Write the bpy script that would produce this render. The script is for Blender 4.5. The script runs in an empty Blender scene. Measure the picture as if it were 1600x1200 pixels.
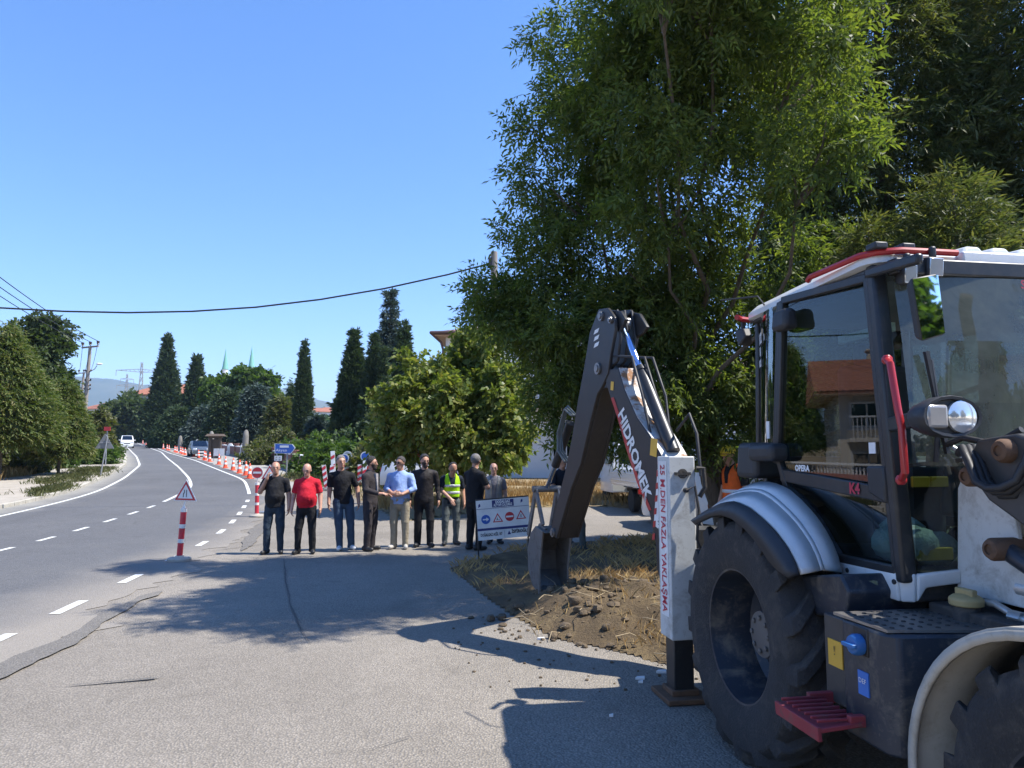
import bpy, bmesh, math, random
import numpy as np
from mathutils import Vector, Matrix, Euler

R = math.radians
random.seed(7)
RNG = np.random.default_rng(11)
scene = bpy.context.scene
COL = scene.collection

# ------------------------------------------------------------------ camera
FPX, PITCH, EYE = 1142.0, R(5.6), 1.75      # focal length in pixels of the 1600 px wide photo
cam = bpy.data.cameras.new('camera')
camo = bpy.data.objects.new('camera', cam)
COL.objects.link(camo)
cam.sensor_width = 36.0
cam.lens = 36.0 * FPX / 1600.0
cam.clip_start = 0.05
cam.clip_end = 20000.0
camo.location = (0, 0, EYE)
camo.rotation_euler = (R(90) + PITCH, 0, 0)
scene.camera = camo

# ------------------------------------------------------------------ world and sun
SUN_EL, SUN_AZ = R(57.5), R(96)            # azimuth from +Y towards +X
world = bpy.data.worlds.new("World")
scene.world = world
world.use_nodes = True
wn = world.node_tree
sky = wn.nodes.new('ShaderNodeTexSky')
sky.sky_type = 'NISHITA'
sky.sun_disc = False
sky.sun_elevation = SUN_EL
sky.sun_rotation = SUN_AZ
sky.altitude = 0
sky.air_density = 1.0
sky.dust_density = 0.0
sky.ozone_density = 5.0
bg = wn.nodes['Background']
hs_ = wn.nodes.new('ShaderNodeHueSaturation')
hs_.inputs['Saturation'].default_value = 1.17
wn.links.new(sky.outputs[0], hs_.inputs['Color'])
mx_ = wn.nodes.new('ShaderNodeMix')
mx_.data_type = 'RGBA'
mx_.blend_type = 'MULTIPLY'
mx_.inputs[0].default_value = 1.0
mx_.inputs[7].default_value = (1.08, .96, 1.04, 1)
wn.links.new(hs_.outputs[0], mx_.inputs[6])
wn.links.new(mx_.outputs[2], bg.inputs[0])
bg.inputs[1].default_value = 0.125
sund = bpy.data.lights.new('sun', 'SUN')
sund.energy = 4.2
sund.angle = R(0.53)
sund.color = (1.0, 0.955, 0.88)
suno = bpy.data.objects.new('sun', sund)
COL.objects.link(suno)
sdir = Vector((math.sin(SUN_AZ) * math.cos(SUN_EL), math.cos(SUN_AZ) * math.cos(SUN_EL), math.sin(SUN_EL)))
suno.rotation_euler = sdir.to_track_quat('Z', 'Y').to_euler()
suno.location = (60, -10, 80)
scene.view_settings.view_transform = 'Standard'
scene.view_settings.look = 'None'
scene.view_settings.gamma = 1
scene.view_settings.exposure = 1.15
scene.view_settings.use_curve_mapping = False
scene.cycles.max_bounces = 10
scene.cycles.diffuse_bounces = 6
scene.cycles.transparent_max_bounces = 16
scene.cycles.volume_bounces = 0
scene.cycles.sample_clamp_indirect = 6
try:
    scene.cycles.use_denoising = True
    scene.cycles.denoiser = 'OPENIMAGEDENOISE'
except Exception:
    pass

# ------------------------------------------------------------------ terrain height and pixel-to-place helpers
def gz(y):
    y = np.asarray(y, float)
    t = np.clip(np.minimum(y, 500) - 14.0, 0, None)
    z = np.where(t < 4, .031 * t * t / 8, .031 * (t - 2))
    z = z + 0.045 * np.clip(np.minimum(y, 500) - 200.0, 0, None)
    return np.maximum(z - .05 * np.clip(y - 500, 0, None), 0)

def g(y):
    return float(gz(y))

def ray(px, py):
    x = (px - 800) / FPX
    y = (600 - py) / FPX
    return np.array([x, math.cos(PITCH) - y * math.sin(PITCH), math.sin(PITCH) + y * math.cos(PITCH)])

def at(px, py, Y):
    d = ray(px, py)
    return np.array([0, 0, EYE]) + d * Y / d[1]

_YS = np.geomspace(1.5, 600, 12000)
_GZ = gz(_YS)
def ground(px, py):
    d = ray(px, py)
    z = EYE + d[2] * _YS / d[1]
    i = int(np.argmax(z <= _GZ)) if (z <= _GZ).any() else len(_YS) - 1
    y = _YS[i]
    return np.array([d[0] * y / d[1], y, _GZ[i]])

# ------------------------------------------------------------------ materials
MATS = {}
def nodes_of(name):
    m = bpy.data.materials.new(name)
    m.use_nodes = True
    nt = m.node_tree
    return m, nt, nt.nodes['Principled BSDF']

def N(nt, t, **kw):
    n = nt.nodes.new(t)
    for k, v in kw.items():
        if k in ('inp',):
            for a, b in v.items():
                n.inputs[a].default_value = b
        else:
            setattr(n, k, v)
    return n

def c4(c):
    return (c[0], c[1], c[2], 1.0)

def ramp(nt, fac, stops):
    r = N(nt, 'ShaderNodeValToRGB')
    el = r.color_ramp.elements
    el[0].position, el[0].color = stops[0][0], c4(stops[0][1])
    el[1].position, el[1].color = stops[1][0], c4(stops[1][1])
    for p, c in stops[2:]:
        e = el.new(p)
        e.color = c4(c)
    nt.links.new(fac, r.inputs[0])
    return r.outputs[0]

def mixc(nt, fac, a, b, mode='MIX'):
    m = N(nt, 'ShaderNodeMix', data_type='RGBA', blend_type=mode)
    if isinstance(fac, (int, float)):
        m.inputs[0].default_value = fac
    else:
        nt.links.new(fac, m.inputs[0])
    for i, v in ((6, a), (7, b)):
        if isinstance(v, tuple):
            m.inputs[i].default_value = c4(v)
        else:
            nt.links.new(v, m.inputs[i])
    return m.outputs[2]

def noise(nt, vec, scale, detail=4, rough=.55, dist=0.0):
    n = N(nt, 'ShaderNodeTexNoise')
    n.inputs['Scale'].default_value = scale
    n.inputs['Detail'].default_value = detail
    n.inputs['Roughness'].default_value = rough
    n.inputs['Distortion'].default_value = dist
    nt.links.new(vec, n.inputs['Vector'])
    return n.outputs[0]

def mrange(nt, v, a, b, c=0.0, d=1.0):
    m = N(nt, 'ShaderNodeMapRange')
    m.inputs[1].default_value, m.inputs[2].default_value = a, b
    m.inputs[3].default_value, m.inputs[4].default_value = c, d
    nt.links.new(v, m.inputs[0])
    return m.outputs[0]

def bump(nt, bs, h, strength, dist):
    b = N(nt, 'ShaderNodeBump')
    b.inputs['Strength'].default_value = strength
    b.inputs['Distance'].default_value = dist
    nt.links.new(h, b.inputs['Height'])
    nt.links.new(b.outputs[0], bs.inputs['Normal'])

def objvec(nt, geom=False):
    if geom:
        return N(nt, 'ShaderNodeNewGeometry').outputs['Position']
    return N(nt, 'ShaderNodeTexCoord').outputs['Object']

def mat(name, col, rough=.5, metal=0.0, dirt=None, dirt_amt=.4, dirt_scale=5.0, var=.12, bmp=0.0, bscale=60.0, coat=0.0, spec=.5):
    """paint / metal / cloth with some uneven colour, optional grime and fine bump"""
    if name in MATS:
        return MATS[name]
    m, nt, bs = nodes_of(name)
    v = objvec(nt)
    n1 = noise(nt, v, dirt_scale, 5, .6)
    lo = tuple(c * (1 - var) for c in col)
    hi = tuple(min(1, c * (1 + var)) for c in col)
    c = ramp(nt, n1, [(.3, lo), (.7, hi)])
    if dirt is not None:
        n2 = noise(nt, v, dirt_scale * 1.7, 8, .7, .4)
        f = mrange(nt, n2, .5, .5 + .5 * (1.2 - dirt_amt) , 0, dirt_amt * 1.3)
        n3 = noise(nt, v, dirt_scale * 9, 4, .7)
        f2 = N(nt, 'ShaderNodeMath', operation='MULTIPLY_ADD')
        nt.links.new(mrange(nt, n3, .58, .8, 0, dirt_amt * .8), f2.inputs[0])
        f2.inputs[1].default_value = 1.0
        nt.links.new(f, f2.inputs[2])
        f2.use_clamp = True
        c = mixc(nt, f2.outputs[0], c, dirt)
        nt.links.new(mrange(nt, f2.outputs[0], 0, 1, rough, min(1, rough + .3)), bs.inputs['Roughness'])
    else:
        bs.inputs['Roughness'].default_value = rough
    nt.links.new(c, bs.inputs['Base Color'])
    bs.inputs['Metallic'].default_value = metal
    bs.inputs['Coat Weight'].default_value = coat
    bs.inputs['Specular IOR Level'].default_value = spec
    if bmp > 0:
        bump(nt, bs, noise(nt, v, bscale, 4, .6), bmp, .02)
    MATS[name] = m
    return m

def leaf_mat(name, cols, trans=.45, rough=.45, tcol=None):
    """leaves: a tint of its own for every leaf, light shining through"""
    if name in MATS:
        return MATS[name]
    m, nt, bs = nodes_of(name)
    geo = N(nt, 'ShaderNodeNewGeometry')
    c = ramp(nt, geo.outputs['Random Per Island'], [(i / (len(cols) - 1), k) for i, k in enumerate(cols)])
    big = noise(nt, geo.outputs['Position'], .9, 3)
    c = mixc(nt, mrange(nt, big, .35, .7, 0, .35), c, cols[0])
    nt.links.new(c, bs.inputs['Base Color'])
    bs.inputs['Roughness'].default_value = rough
    bs.inputs['Specular IOR Level'].default_value = .22
    tr = N(nt, 'ShaderNodeBsdfTranslucent')
    nt.links.new(mixc(nt, 1.0, c, tcol or (1.0, 1.25, .35), 'MULTIPLY'), tr.inputs[0])
    mx = N(nt, 'ShaderNodeMixShader')
    mx.inputs[0].default_value = trans
    nt.links.new(bs.outputs[0], mx.inputs[1])
    nt.links.new(tr.outputs[0], mx.inputs[2])
    nt.links.new(mx.outputs[0], nt.nodes['Material Output'].inputs[0])
    MATS[name] = m
    return m

def glass_mat(name, tint, refl=1.5, dust=0.0, dustcol=(.5, .53, .48), streak=(14, 14, 1.2)):
    """thin pane: tinted see-through plus mirror reflection, optional dried dust streaks"""
    if name in MATS:
        return MATS[name]
    m, nt, bs = nodes_of(name)
    nt.nodes.remove(bs)
    tr = N(nt, 'ShaderNodeBsdfTransparent', inp={0: c4(tint)})
    gl = N(nt, 'ShaderNodeBsdfGlossy', inp={0: (1, 1, 1, 1), 'Roughness': .01})
    lw = N(nt, 'ShaderNodeLayerWeight', inp={0: .5})
    pw = N(nt, 'ShaderNodeMath', operation='POWER'); nt.links.new(lw.outputs['Facing'], pw.inputs[0]); pw.inputs[1].default_value = 4.0
    f0 = ((refl - 1) / (refl + 1)) ** 2
    class _F: pass
    fr = _F(); fr.outputs = [mrange(nt, pw.outputs[0], 0, 1, f0 * 2, 1.0)]
    mx = N(nt, 'ShaderNodeMixShader')
    nt.links.new(fr.outputs[0], mx.inputs[0])
    nt.links.new(tr.outputs[0], mx.inputs[1])
    nt.links.new(gl.outputs[0], mx.inputs[2])
    out = mx.outputs[0]
    if dust > 0:
        mp = N(nt, 'ShaderNodeMapping')
        mp.inputs['Scale'].default_value = streak
        nt.links.new(objvec(nt), mp.inputs[0])
        n1 = noise(nt, mp.outputs[0], 1.0, 8, .7, .6)
        n2 = noise(nt, objvec(nt), 2.2, 4, .6)
        mu = N(nt, 'ShaderNodeMath', operation='MULTIPLY')
        nt.links.new(mrange(nt, n1, .25, .75, .35, 1.3), mu.inputs[0])
        nt.links.new(mrange(nt, n2, .3, .7, dust * .6, dust * 1.2), mu.inputs[1])
        mu.use_clamp = True
        di = N(nt, 'ShaderNodeBsdfDiffuse', inp={0: c4(dustcol)})
        ti = N(nt, 'ShaderNodeBsdfTranslucent', inp={0: c4(dustcol)})
        ad = N(nt, 'ShaderNodeMixShader', inp={0: .4})
        nt.links.new(di.outputs[0], ad.inputs[1])
        nt.links.new(ti.outputs[0], ad.inputs[2])
        m2 = N(nt, 'ShaderNodeMixShader')
        nt.links.new(mu.outputs[0], m2.inputs[0])
        nt.links.new(out, m2.inputs[1])
        nt.links.new(ad.outputs[0], m2.inputs[2])
        out = m2.outputs[0]
    nt.links.new(out, nt.nodes['Material Output'].inputs[0])
    MATS[name] = m
    return m

# ------------------------------------------------------------------ mesh builder
class MB:
    def __init__(self):
        self.v, self.f, self.m, self.k = [], [], [], 0
    def mi(self, k):
        self.k = k
        return self
    def add(self, vs, fs):
        o = len(self.v)
        self.v += [tuple(map(float, p)) for p in vs]
        self.f += [tuple(i + o for i in f) for f in fs]
        self.m += [self.k] * len(fs)
        return self
    def box(self, c, s, rot=None, taper=(1, 1)):
        pts = []
        for z in (-1, 1):
            tx, ty = taper if z > 0 else (1, 1)
            for x, y in ((-1, -1), (1, -1), (1, 1), (-1, 1)):
                p = Vector((x * s[0] / 2 * tx, y * s[1] / 2 * ty, z * s[2] / 2))
                if rot is not None:
                    p = rot @ p
                pts.append(p + Vector(c))
        return self.add(pts, [(3, 2, 1, 0), (4, 5, 6, 7), (0, 1, 5, 4), (1, 2, 6, 5), (2, 3, 7, 6), (3, 0, 4, 7)])
    def hexa(self, p8):
        return self.add(p8, [(3, 2, 1, 0), (4, 5, 6, 7), (0, 1, 5, 4), (1, 2, 6, 5), (2, 3, 7, 6), (3, 0, 4, 7)])
    def loft(self, a, b):
        """solid between two outlines of equal length"""
        n = len(a)
        fs = [tuple(range(n))[::-1], tuple(range(n, 2 * n))]
        fs += [(i, (i + 1) % n, n + (i + 1) % n, n + i) for i in range(n)]
        return self.add(list(a) + list(b), fs)
    def lofts(self, rings, cap=True):
        n = len(rings[0])
        vs = [p for r in rings for p in r]
        fs = []
        for k in range(len(rings) - 1):
            o = k * n
            fs += [(o + i, o + (i + 1) % n, o + n + (i + 1) % n, o + n + i) for i in range(n)]
        if cap:
            fs += [tuple(range(n))[::-1], tuple(range((len(rings) - 1) * n, len(rings) * n))]
        return self.add(vs, fs)
    def sheet(self, a, b):
        n = len(a)
        return self.add(list(a) + list(b), [(i, i + 1, n + i + 1, n + i) for i in range(n - 1)])
    def tube(self, pts, r, n=8, cap=True):
        pts = [Vector(p) for p in pts]
        rs = r if isinstance(r, (list, tuple)) else [r] * len(pts)
        rings = []
        up = None
        for i, p in enumerate(pts):
            t = (pts[min(i + 1, len(pts) - 1)] - pts[max(i - 1, 0)]).normalized()
            if up is None:
                up = Vector((0, 0, 1)) if abs(t.z) < .9 else Vector((1, 0, 0))
            a = t.cross(up)
            if a.length < 1e-6:
                a = t.orthogonal()
            a.normalize()
            b = a.cross(t).normalized()
            up = b
            rings.append([p + (a * math.cos(2 * math.pi * k / n) + b * math.sin(2 * math.pi * k / n)) * rs[i] for k in range(n)])
        return self.lofts(rings, cap)
    def lathe(self, c, axis, prof, n=24, cap=True):
        """prof: (radius, distance along axis)"""
        ax = Vector(axis).normalized()
        a = ax.orthogonal().normalized()
        b = ax.cross(a)
        c = Vector(c)
        return self.lofts([[c + ax * h + (a * math.cos(2 * math.pi * k / n) + b * math.sin(2 * math.pi * k / n)) * max(r, 1e-4) for k in range(n)] for r, h in prof], cap)
    def ball(self, c, r, n=12, sq=(1, 1, 1)):
        c = Vector(c)
        m = max(4, n // 2)
        rings = []
        for j in range(1, m):
            t = math.pi * j / m
            rings.append([c + Vector((r * sq[0] * math.sin(t) * math.cos(2 * math.pi * k / n), r * sq[1] * math.sin(t) * math.sin(2 * math.pi * k / n), r * sq[2] * math.cos(t))) for k in range(n)])
        return self.lofts(rings)
    def build(self, name, mats, parent=None, bevel=0.0, smooth=40, seg=2, recalc=True):
        me = bpy.data.meshes.new(name)
        me.from_pydata(self.v, [], self.f)
        if not isinstance(mats, (list, tuple)):
            mats = [mats]
        for x in mats:
            me.materials.append(x)
        if len(mats) > 1:
            me.polygons.foreach_set('material_index', self.m)
        if recalc:
            bm = bmesh.new()
            bm.from_mesh(me)
            bmesh.ops.recalc_face_normals(bm, faces=bm.faces)
            bm.to_mesh(me)
            bm.free()
        if smooth:
            me.shade_smooth()
            me.set_sharp_from_angle(angle=R(smooth))
        o = bpy.data.objects.new(name, me)
        COL.objects.link(o)
        if parent is not None:
            adopt(o, parent)
        if bevel > 0:
            b = o.modifiers.new('bevel', 'BEVEL')
            b.width = bevel
            b.segments = seg
            b.limit_method = 'ANGLE'
            b.angle_limit = R(40)
            b.harden_normals = False
        return o

LOCAL = {'on': False}
def adopt(o, parent):
    """geometry made in world coordinates is hung under its thing without moving it; in LOCAL mode it already is in the thing's own frame"""
    o.parent = parent
    if not LOCAL['on']:
        M = Matrix.Identity(4)
        p = parent
        chain = []
        while p is not None:
            chain.append(p)
            p = p.parent
        for q in reversed(chain):
            M = M @ q.matrix_parent_inverse @ q.matrix_basis
        o.matrix_parent_inverse = M.inverted()

def tag(o, label=None, cat=None, group=None, kind=None):
    if label: o['label'] = label
    if cat: o['category'] = cat
    if group: o['group'] = group
    if kind: o['kind'] = kind
    return o

def thing(name, loc, rz=0.0, label=None, cat=None, group=None):
    o = bpy.data.objects.new(name, None)
    o.empty_display_size = .2
    COL.objects.link(o)
    o.location = tuple(map(float, loc))
    o.rotation_euler = (0, 0, rz)
    return tag(o, label, cat, group)

def kids(o):
    return [c for c in bpy.data.objects if c.parent == o]

def dup(o, parent=None, loc=None, rz=None, label=None):
    c = o.copy()
    COL.objects.link(c)
    if parent is not None:
        c.parent = parent
    for ch in kids(o):
        dup(ch, c)
    if loc is not None:
        c.location = tuple(map(float, loc))
    if rz is not None:
        c.rotation_euler = (0, 0, rz)
    if label:
        c['label'] = label
    return c

def text(name, body, size, org, xd, yd, m, parent=None, off=.003, align='CENTER', sx=1.0, bold=0.0, thick=0.0):
    """lettering as flat raised letters; org = anchor, xd / yd = reading and up directions"""
    cu = bpy.data.curves.new(name, 'FONT')
    cu.body = body
    cu.size = size
    cu.align_x = align
    cu.align_y = 'CENTER'
    cu.offset = bold
    cu.resolution_u = 2
    to = bpy.data.objects.new(name, cu)
    me = bpy.data.meshes.new_from_object(to)
    bpy.data.objects.remove(to)
    xd, yd, org = Vector(xd).normalized(), Vector(yd).normalized(), Vector(org)
    nd = xd.cross(yd).normalized()
    for v in me.vertices:
        v.co = org + xd * (v.co.x * sx) + yd * v.co.y + nd * off
    me.name = name
    me.materials.clear()
    me.materials.append(m)
    o = bpy.data.objects.new(name, me)
    COL.objects.link(o)
    if parent is not None:
        adopt(o, parent)
    return o

def struct(o):
    o['kind'] = 'structure'
    return o

# ------------------------------------------------------------------ setting: ground, roads
def smooth_curve(pts):
    pts = sorted(pts)
    ys = np.array([p[0] for p in pts]); xs = np.array([p[1] for p in pts])
    yy = np.arange(-20, 300, .25)
    x = np.interp(yy, ys, xs)
    x = np.where(yy > ys[-1], xs[-1] + (yy - ys[-1]) * (xs[-1] - xs[-2]) / (ys[-1] - ys[-2]), x)
    x = np.where(yy < ys[0], xs[0] + (yy - ys[0]) * (xs[1] - xs[0]) / (ys[1] - ys[0]), x)
    k = np.ones(13) / 13
    for _ in range(3):
        x = np.convolve(np.pad(x, 6, mode='reflect', reflect_type='odd'), k, 'valid')
    return lambda y: np.interp(y, yy, x)
XL = smooth_curve([(-6, -11.2), (8, -12.2), (14, -12.85), (19.4, -13.6), (24.1, -14.6), (28.2, -15.8), (36.5, -19.2), (51, -25.8), (70, -35.8), (85, -44), (130, -68.5), (186, -100)])
XC = smooth_curve([(-6, -7.4), (8, -8.6), (13.8, -9.4), (15.5, -9.75), (17.2, -10), (20.4, -10.5), (23, -11.0), (30, -13), (36.5, -16), (48.5, -22), (65, -30.5), (85, -40.6), (122, -61), (186, -96)])
XR = smooth_curve([(-6, -3.0), (7.06, -4.85), (8.65, -5.1), (10.6, -5.4), (14.7, -6.1), (18.7, -7.0), (26, -9.2), (35, -12.7), (42.7, -16.8), (60, -25.9), (79, -36.7), (100, -48), (135, -66.5), (186, -92)])

def vnoise(x, y, seed=0):
    """smooth value noise"""
    xi, yi = np.floor(x).astype(int), np.floor(y).astype(int)
    fx, fy = x - xi, y - yi
    def h(a, b):
        n = (a * 374761393 + b * 668265263 + seed * 1442695041) & 0xffffffff
        n = ((n ^ (n >> 13)) * 1274126177) & 0xffffffff
        return ((n ^ (n >> 16)) & 0xffff) / 65535.0
    fx = fx * fx * (3 - 2 * fx); fy = fy * fy * (3 - 2 * fy)
    return (h(xi, yi) * (1 - fx) + h(xi + 1, yi) * fx) * (1 - fy) + (h(xi, yi + 1) * (1 - fx) + h(xi + 1, yi + 1) * fx) * fy

def fbm(x, y, seed=0, oct=4):
    s, a = 0, .5
    for k in range(oct):
        s = s + a * vnoise(x * 2 ** k, y * 2 ** k, seed + k * 17)
        a *= .5
    return s

def strip(name, fa, fb, y0, y1, dz, m, dy=.5, nx=2, kind=True):
    """ribbon between two x(y) curves lying dz above the ground, uv = metres across / along"""
    ys = np.unique(np.concatenate([np.arange(y0, min(y1, 40), dy), np.arange(min(y1, 40), y1, 2.0), [y1]]))
    vs, uv, fs = [], [], []
    for y in ys:
        a, b = float(fa(y)), float(fb(y))
        for i in range(nx + 1):
            x = a + (b - a) * i / nx
            vs.append((x, y, g(y) + dz)); uv.append((x - a, y))
    for j in range(len(ys) - 1):
        for i in range(nx):
            o = j * (nx + 1) + i
            fs.append((o, o + 1, o + nx + 2, o + nx + 1))
    me = bpy.data.meshes.new(name)
    me.from_pydata(vs, [], fs)
    ul = me.uv_layers.new(name='UVMap')
    idx = np.empty(len(me.loops), int)
    me.loops.foreach_get('vertex_index', idx)
    ul.data.foreach_set('uv', np.array(uv)[idx].ravel())
    me.materials.append(m)
    o = bpy.data.objects.new(name, me)
    COL.objects.link(o)
    return struct(o) if kind else o

def inside(px, py, poly):
    r = np.zeros(px.shape, bool)
    n = len(poly)
    for i in range(n):
        x1, y1 = poly[i]; x2, y2 = poly[(i + 1) % n]
        c = ((y1 > py) != (y2 > py)) & (px < (x2 - x1) * (py - y1) / ((y2 - y1) or 1e-9) + x1)
        r ^= c
    return r

def edge_dist(px, py, poly):
    d = np.full(px.shape, 1e9)
    n = len(poly)
    for i in range(n):
        a = np.array(poly[i]); b = np.array(poly[(i + 1) % n]); e = b - a
        t = np.clip(((px - a[0]) * e[0] + (py - a[1]) * e[1]) / max(e @ e, 1e-9), 0, 1)
        d = np.minimum(d, np.hypot(px - a[0] - t * e[0], py - a[1] - t * e[1]))
    return d

def heightfield(name, poly, res, zf, m, smooth=True):
    P = np.array(poly)
    xs = np.arange(P[:, 0].min() - res, P[:, 0].max() + res, res)
    ys = np.arange(P[:, 1].min() - res, P[:, 1].max() + res, res)
    X, Y = np.meshgrid(xs, ys)
    ins = inside(X, Y, poly)
    D = edge_dist(X, Y, poly)
    D = np.where(ins, D, -D)
    Z = zf(X, Y, D)
    ok = D > -res * .75
    q = ok[:-1, :-1] & ok[1:, :-1] & ok[:-1, 1:] & ok[1:, 1:]
    n = len(xs)
    j, i = np.nonzero(q)
    f = np.stack([j * n + i, j * n + i + 1, (j + 1) * n + i + 1, (j + 1) * n + i], 1)
    used = np.unique(f)
    mp = np.full(X.size, -1); mp[used] = np.arange(len(used))
    v = np.stack([X.ravel(), Y.ravel(), Z.ravel()], 1)[used]
    return raw_mesh(name, v, mp[f], m, smooth)

def raw_mesh(name, v, f, m, smooth=False):
    """fast mesh from arrays, all faces with the same number of corners"""
    me = bpy.data.meshes.new(name)
    v = np.asarray(v, np.float32); f = np.asarray(f, np.int32)
    me.vertices.add(len(v)); me.vertices.foreach_set('co', v.ravel())
    me.loops.add(f.size); me.loops.foreach_set('vertex_index', f.ravel())
    me.polygons.add(len(f))
    me.polygons.foreach_set('loop_start', np.arange(0, f.size, f.shape[1], dtype=np.int32))
    me.update(calc_edges=True)
    me.materials.append(m)
    if smooth:
        me.shade_smooth()
    o = bpy.data.objects.new(name, me)
    COL.objects.link(o)
    return o

# --- ground material: dry soil with straw
def ground_mat(name, a, b, c, straw=(.42, .32, .17), straw_amt=.5):
    m, nt, bs = nodes_of(name)
    v = objvec(nt, True)
    k = ramp(nt, noise(nt, v, .35, 6, .6), [(.3, a), (.55, b), (.75, c)])
    k = mixc(nt, mrange(nt, noise(nt, v, 2.2, 6, .7), .48, .62, 0, straw_amt), k, straw)
    k = mixc(nt, mrange(nt, noise(nt, v, 38, 3, .7), .4, .75, 0, .45), k, tuple(x * .5 for x in a))
    nt.links.new(k, bs.inputs['Base Color'])
    bs.inputs['Roughness'].default_value = .95
    bs.inputs['Specular IOR Level'].default_value = .15
    bump(nt, bs, noise(nt, v, 22, 6, .75), .9, .06)
    return m
M_GROUND = ground_mat('dry_ground', (.20, .15, .09), (.30, .235, .14), (.16, .16, .07))

def asphalt_mat(name, cols, road=False):
    m, nt, bs = nodes_of(name)
    v = objvec(nt, True)
    big = noise(nt, v, .28, 5, .6, .3)
    k = ramp(nt, big, [(.28, cols[0]), (.5, cols[1]), (.74, cols[2])])
    # stones and binder
    vo = N(nt, 'ShaderNodeTexVoronoi', inp={'Scale': 62.0})
    nt.links.new(v, vo.inputs['Vector'])
    st = mrange(nt, vo.outputs['Distance'], .12, .62, 1.45, .45)
    rnd = N(nt, 'ShaderNodeSeparateColor'); nt.links.new(vo.outputs['Color'], rnd.inputs[0])
    st2 = N(nt, 'ShaderNodeMath', operation='MULTIPLY')
    nt.links.new(st, st2.inputs[0]); nt.links.new(mrange(nt, rnd.outputs[0], 0, 1, .62, 1.42), st2.inputs[1])
    gr = N(nt, 'ShaderNodeCombineColor')
    for i in range(3): nt.links.new(st2.outputs[0], gr.inputs[i])
    amt = .32 if road else .40
    k = mixc(nt, amt, k, gr.outputs[0], 'MULTIPLY')
    k = mixc(nt, mrange(nt, noise(nt, v, 5, 5, .7), .5, .72, 0, .28), k, tuple(x * .62 for x in cols[0]))
    # oil and tyre stains with shapes of their own
    k = mixc(nt, mrange(nt, noise(nt, v, 1.1, 3, .5, .8), .62, .74, 0, .35), k, tuple(x * .55 for x in cols[0]))
    if road:
        uv = N(nt, 'ShaderNodeTexCoord').outputs['UV']
        mp = N(nt, 'ShaderNodeMapping'); mp.inputs['Scale'].default_value = (1.0, .05, 1)
        nt.links.new(uv, mp.inputs[0])
        k = mixc(nt, mrange(nt, noise(nt, mp.outputs[0], 1.5, 4, .6), .4, .7, 0, .4), k, (.125, .128, .135))
        sx = N(nt, 'ShaderNodeSeparateXYZ'); nt.links.new(uv, sx.inputs[0])
        # polished gritty edge by the lay-by
        wob = N(nt, 'ShaderNodeMath', operation='MULTIPLY_ADD'); nt.links.new(noise(nt, v, .7, 4), wob.inputs[0]); wob.inputs[1].default_value = 1.1
        nt.links.new(sx.outputs[0], wob.inputs[2])
        k = mixc(nt, mrange(nt, wob.outputs[0], 7.4, 9.0, 0, .95), k, (.272, .244, .207))
        k = mixc(nt, mrange(nt, wob.outputs[0], 1.9, .75, 0, .65), k, (.36, .34, .29))
        k = mixc(nt, .2, k, gr.outputs[0], 'MULTIPLY')
    nt.links.new(k, bs.inputs['Base Color'])
    bs.inputs['Roughness'].default_value = .85
    bs.inputs['Specular IOR Level'].default_value = .25
    hh = N(nt, 'ShaderNodeMath', operation='MULTIPLY_ADD')
    nt.links.new(vo.outputs['Distance'], hh.inputs[0]); hh.inputs[1].default_value = -1.0
    nt.links.new(noise(nt, v, 30, 4, .7), hh.inputs[2])
    bump(nt, bs, hh.outputs[0], .55 if road else .8, .012)
    return m
M_ROAD = asphalt_mat('road_asphalt', [(.108, .108, .110), (.13, .13, .132), (.155, .153, .15)], True)
M_APRON = asphalt_mat('worn_asphalt', [(.205, .182, .152), (.262, .234, .197), (.33, .294, .248)])

def line_mat():
    m, nt, bs = nodes_of('road_paint')
    v = objvec(nt, True)
    w = mrange(nt, noise(nt, v, 14, 6, .75), .52, .68, 0, .75)
    k = mixc(nt, w, (.62, .62, .58), (.19, .19, .185))
    nt.links.new(k, bs.inputs['Base Color'])
    bs.inputs['Roughness'].default_value = .7
    return m
M_LINE = line_mat()

def concrete(name, a, b, sc=1.5, bmp=.5):
    m, nt, bs = nodes_of(name)
    v = objvec(nt, True)
    k = ramp(nt, noise(nt, v, sc, 7, .65), [(.3, a), (.7, b)])
    k = mixc(nt, mrange(nt, noise(nt, v, sc * 7, 5, .7), .5, .75, 0, .5), k, tuple(x * .6 for x in a))
    nt.links.new(k, bs.inputs['Base Color'])
    bs.inputs['Roughness'].default_value = .9
    bs.inputs['Specular IOR Level'].default_value = .2
    bump(nt, bs, noise(nt, v, 40, 5, .7), bmp, .02)
    return m
M_CONC = concrete('pale_concrete', (.30, .27, .225), (.41, .37, .31))
M_KERB = concrete('kerb_concrete', (.36, .33, .27), (.48, .45, .38), 3)

# ground sheet to the horizon
ys = np.unique(np.concatenate([np.arange(-60, 14, 2.0), np.arange(14, 19, .25), np.arange(19, 520, 4.0), np.geomspace(520, 16000, 40)]))
xs = np.concatenate([-np.geomspace(15000, 40, 24), np.arange(-36, 37, 4.0), np.geomspace(40, 15000, 24)])
X, Y = np.meshgrid(xs, ys)
Z = gz(Y) - .002
n = len(xs)
j, i = np.mgrid[0:len(ys) - 1, 0:n - 1]
f = np.stack([j * n + i, j * n + i + 1, (j + 1) * n + i + 1, (j + 1) * n + i], -1).reshape(-1, 4)
struct(raw_mesh('ground', np.stack([X.ravel(), Y.ravel(), Z.ravel()], 1), f, M_GROUND))

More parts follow.
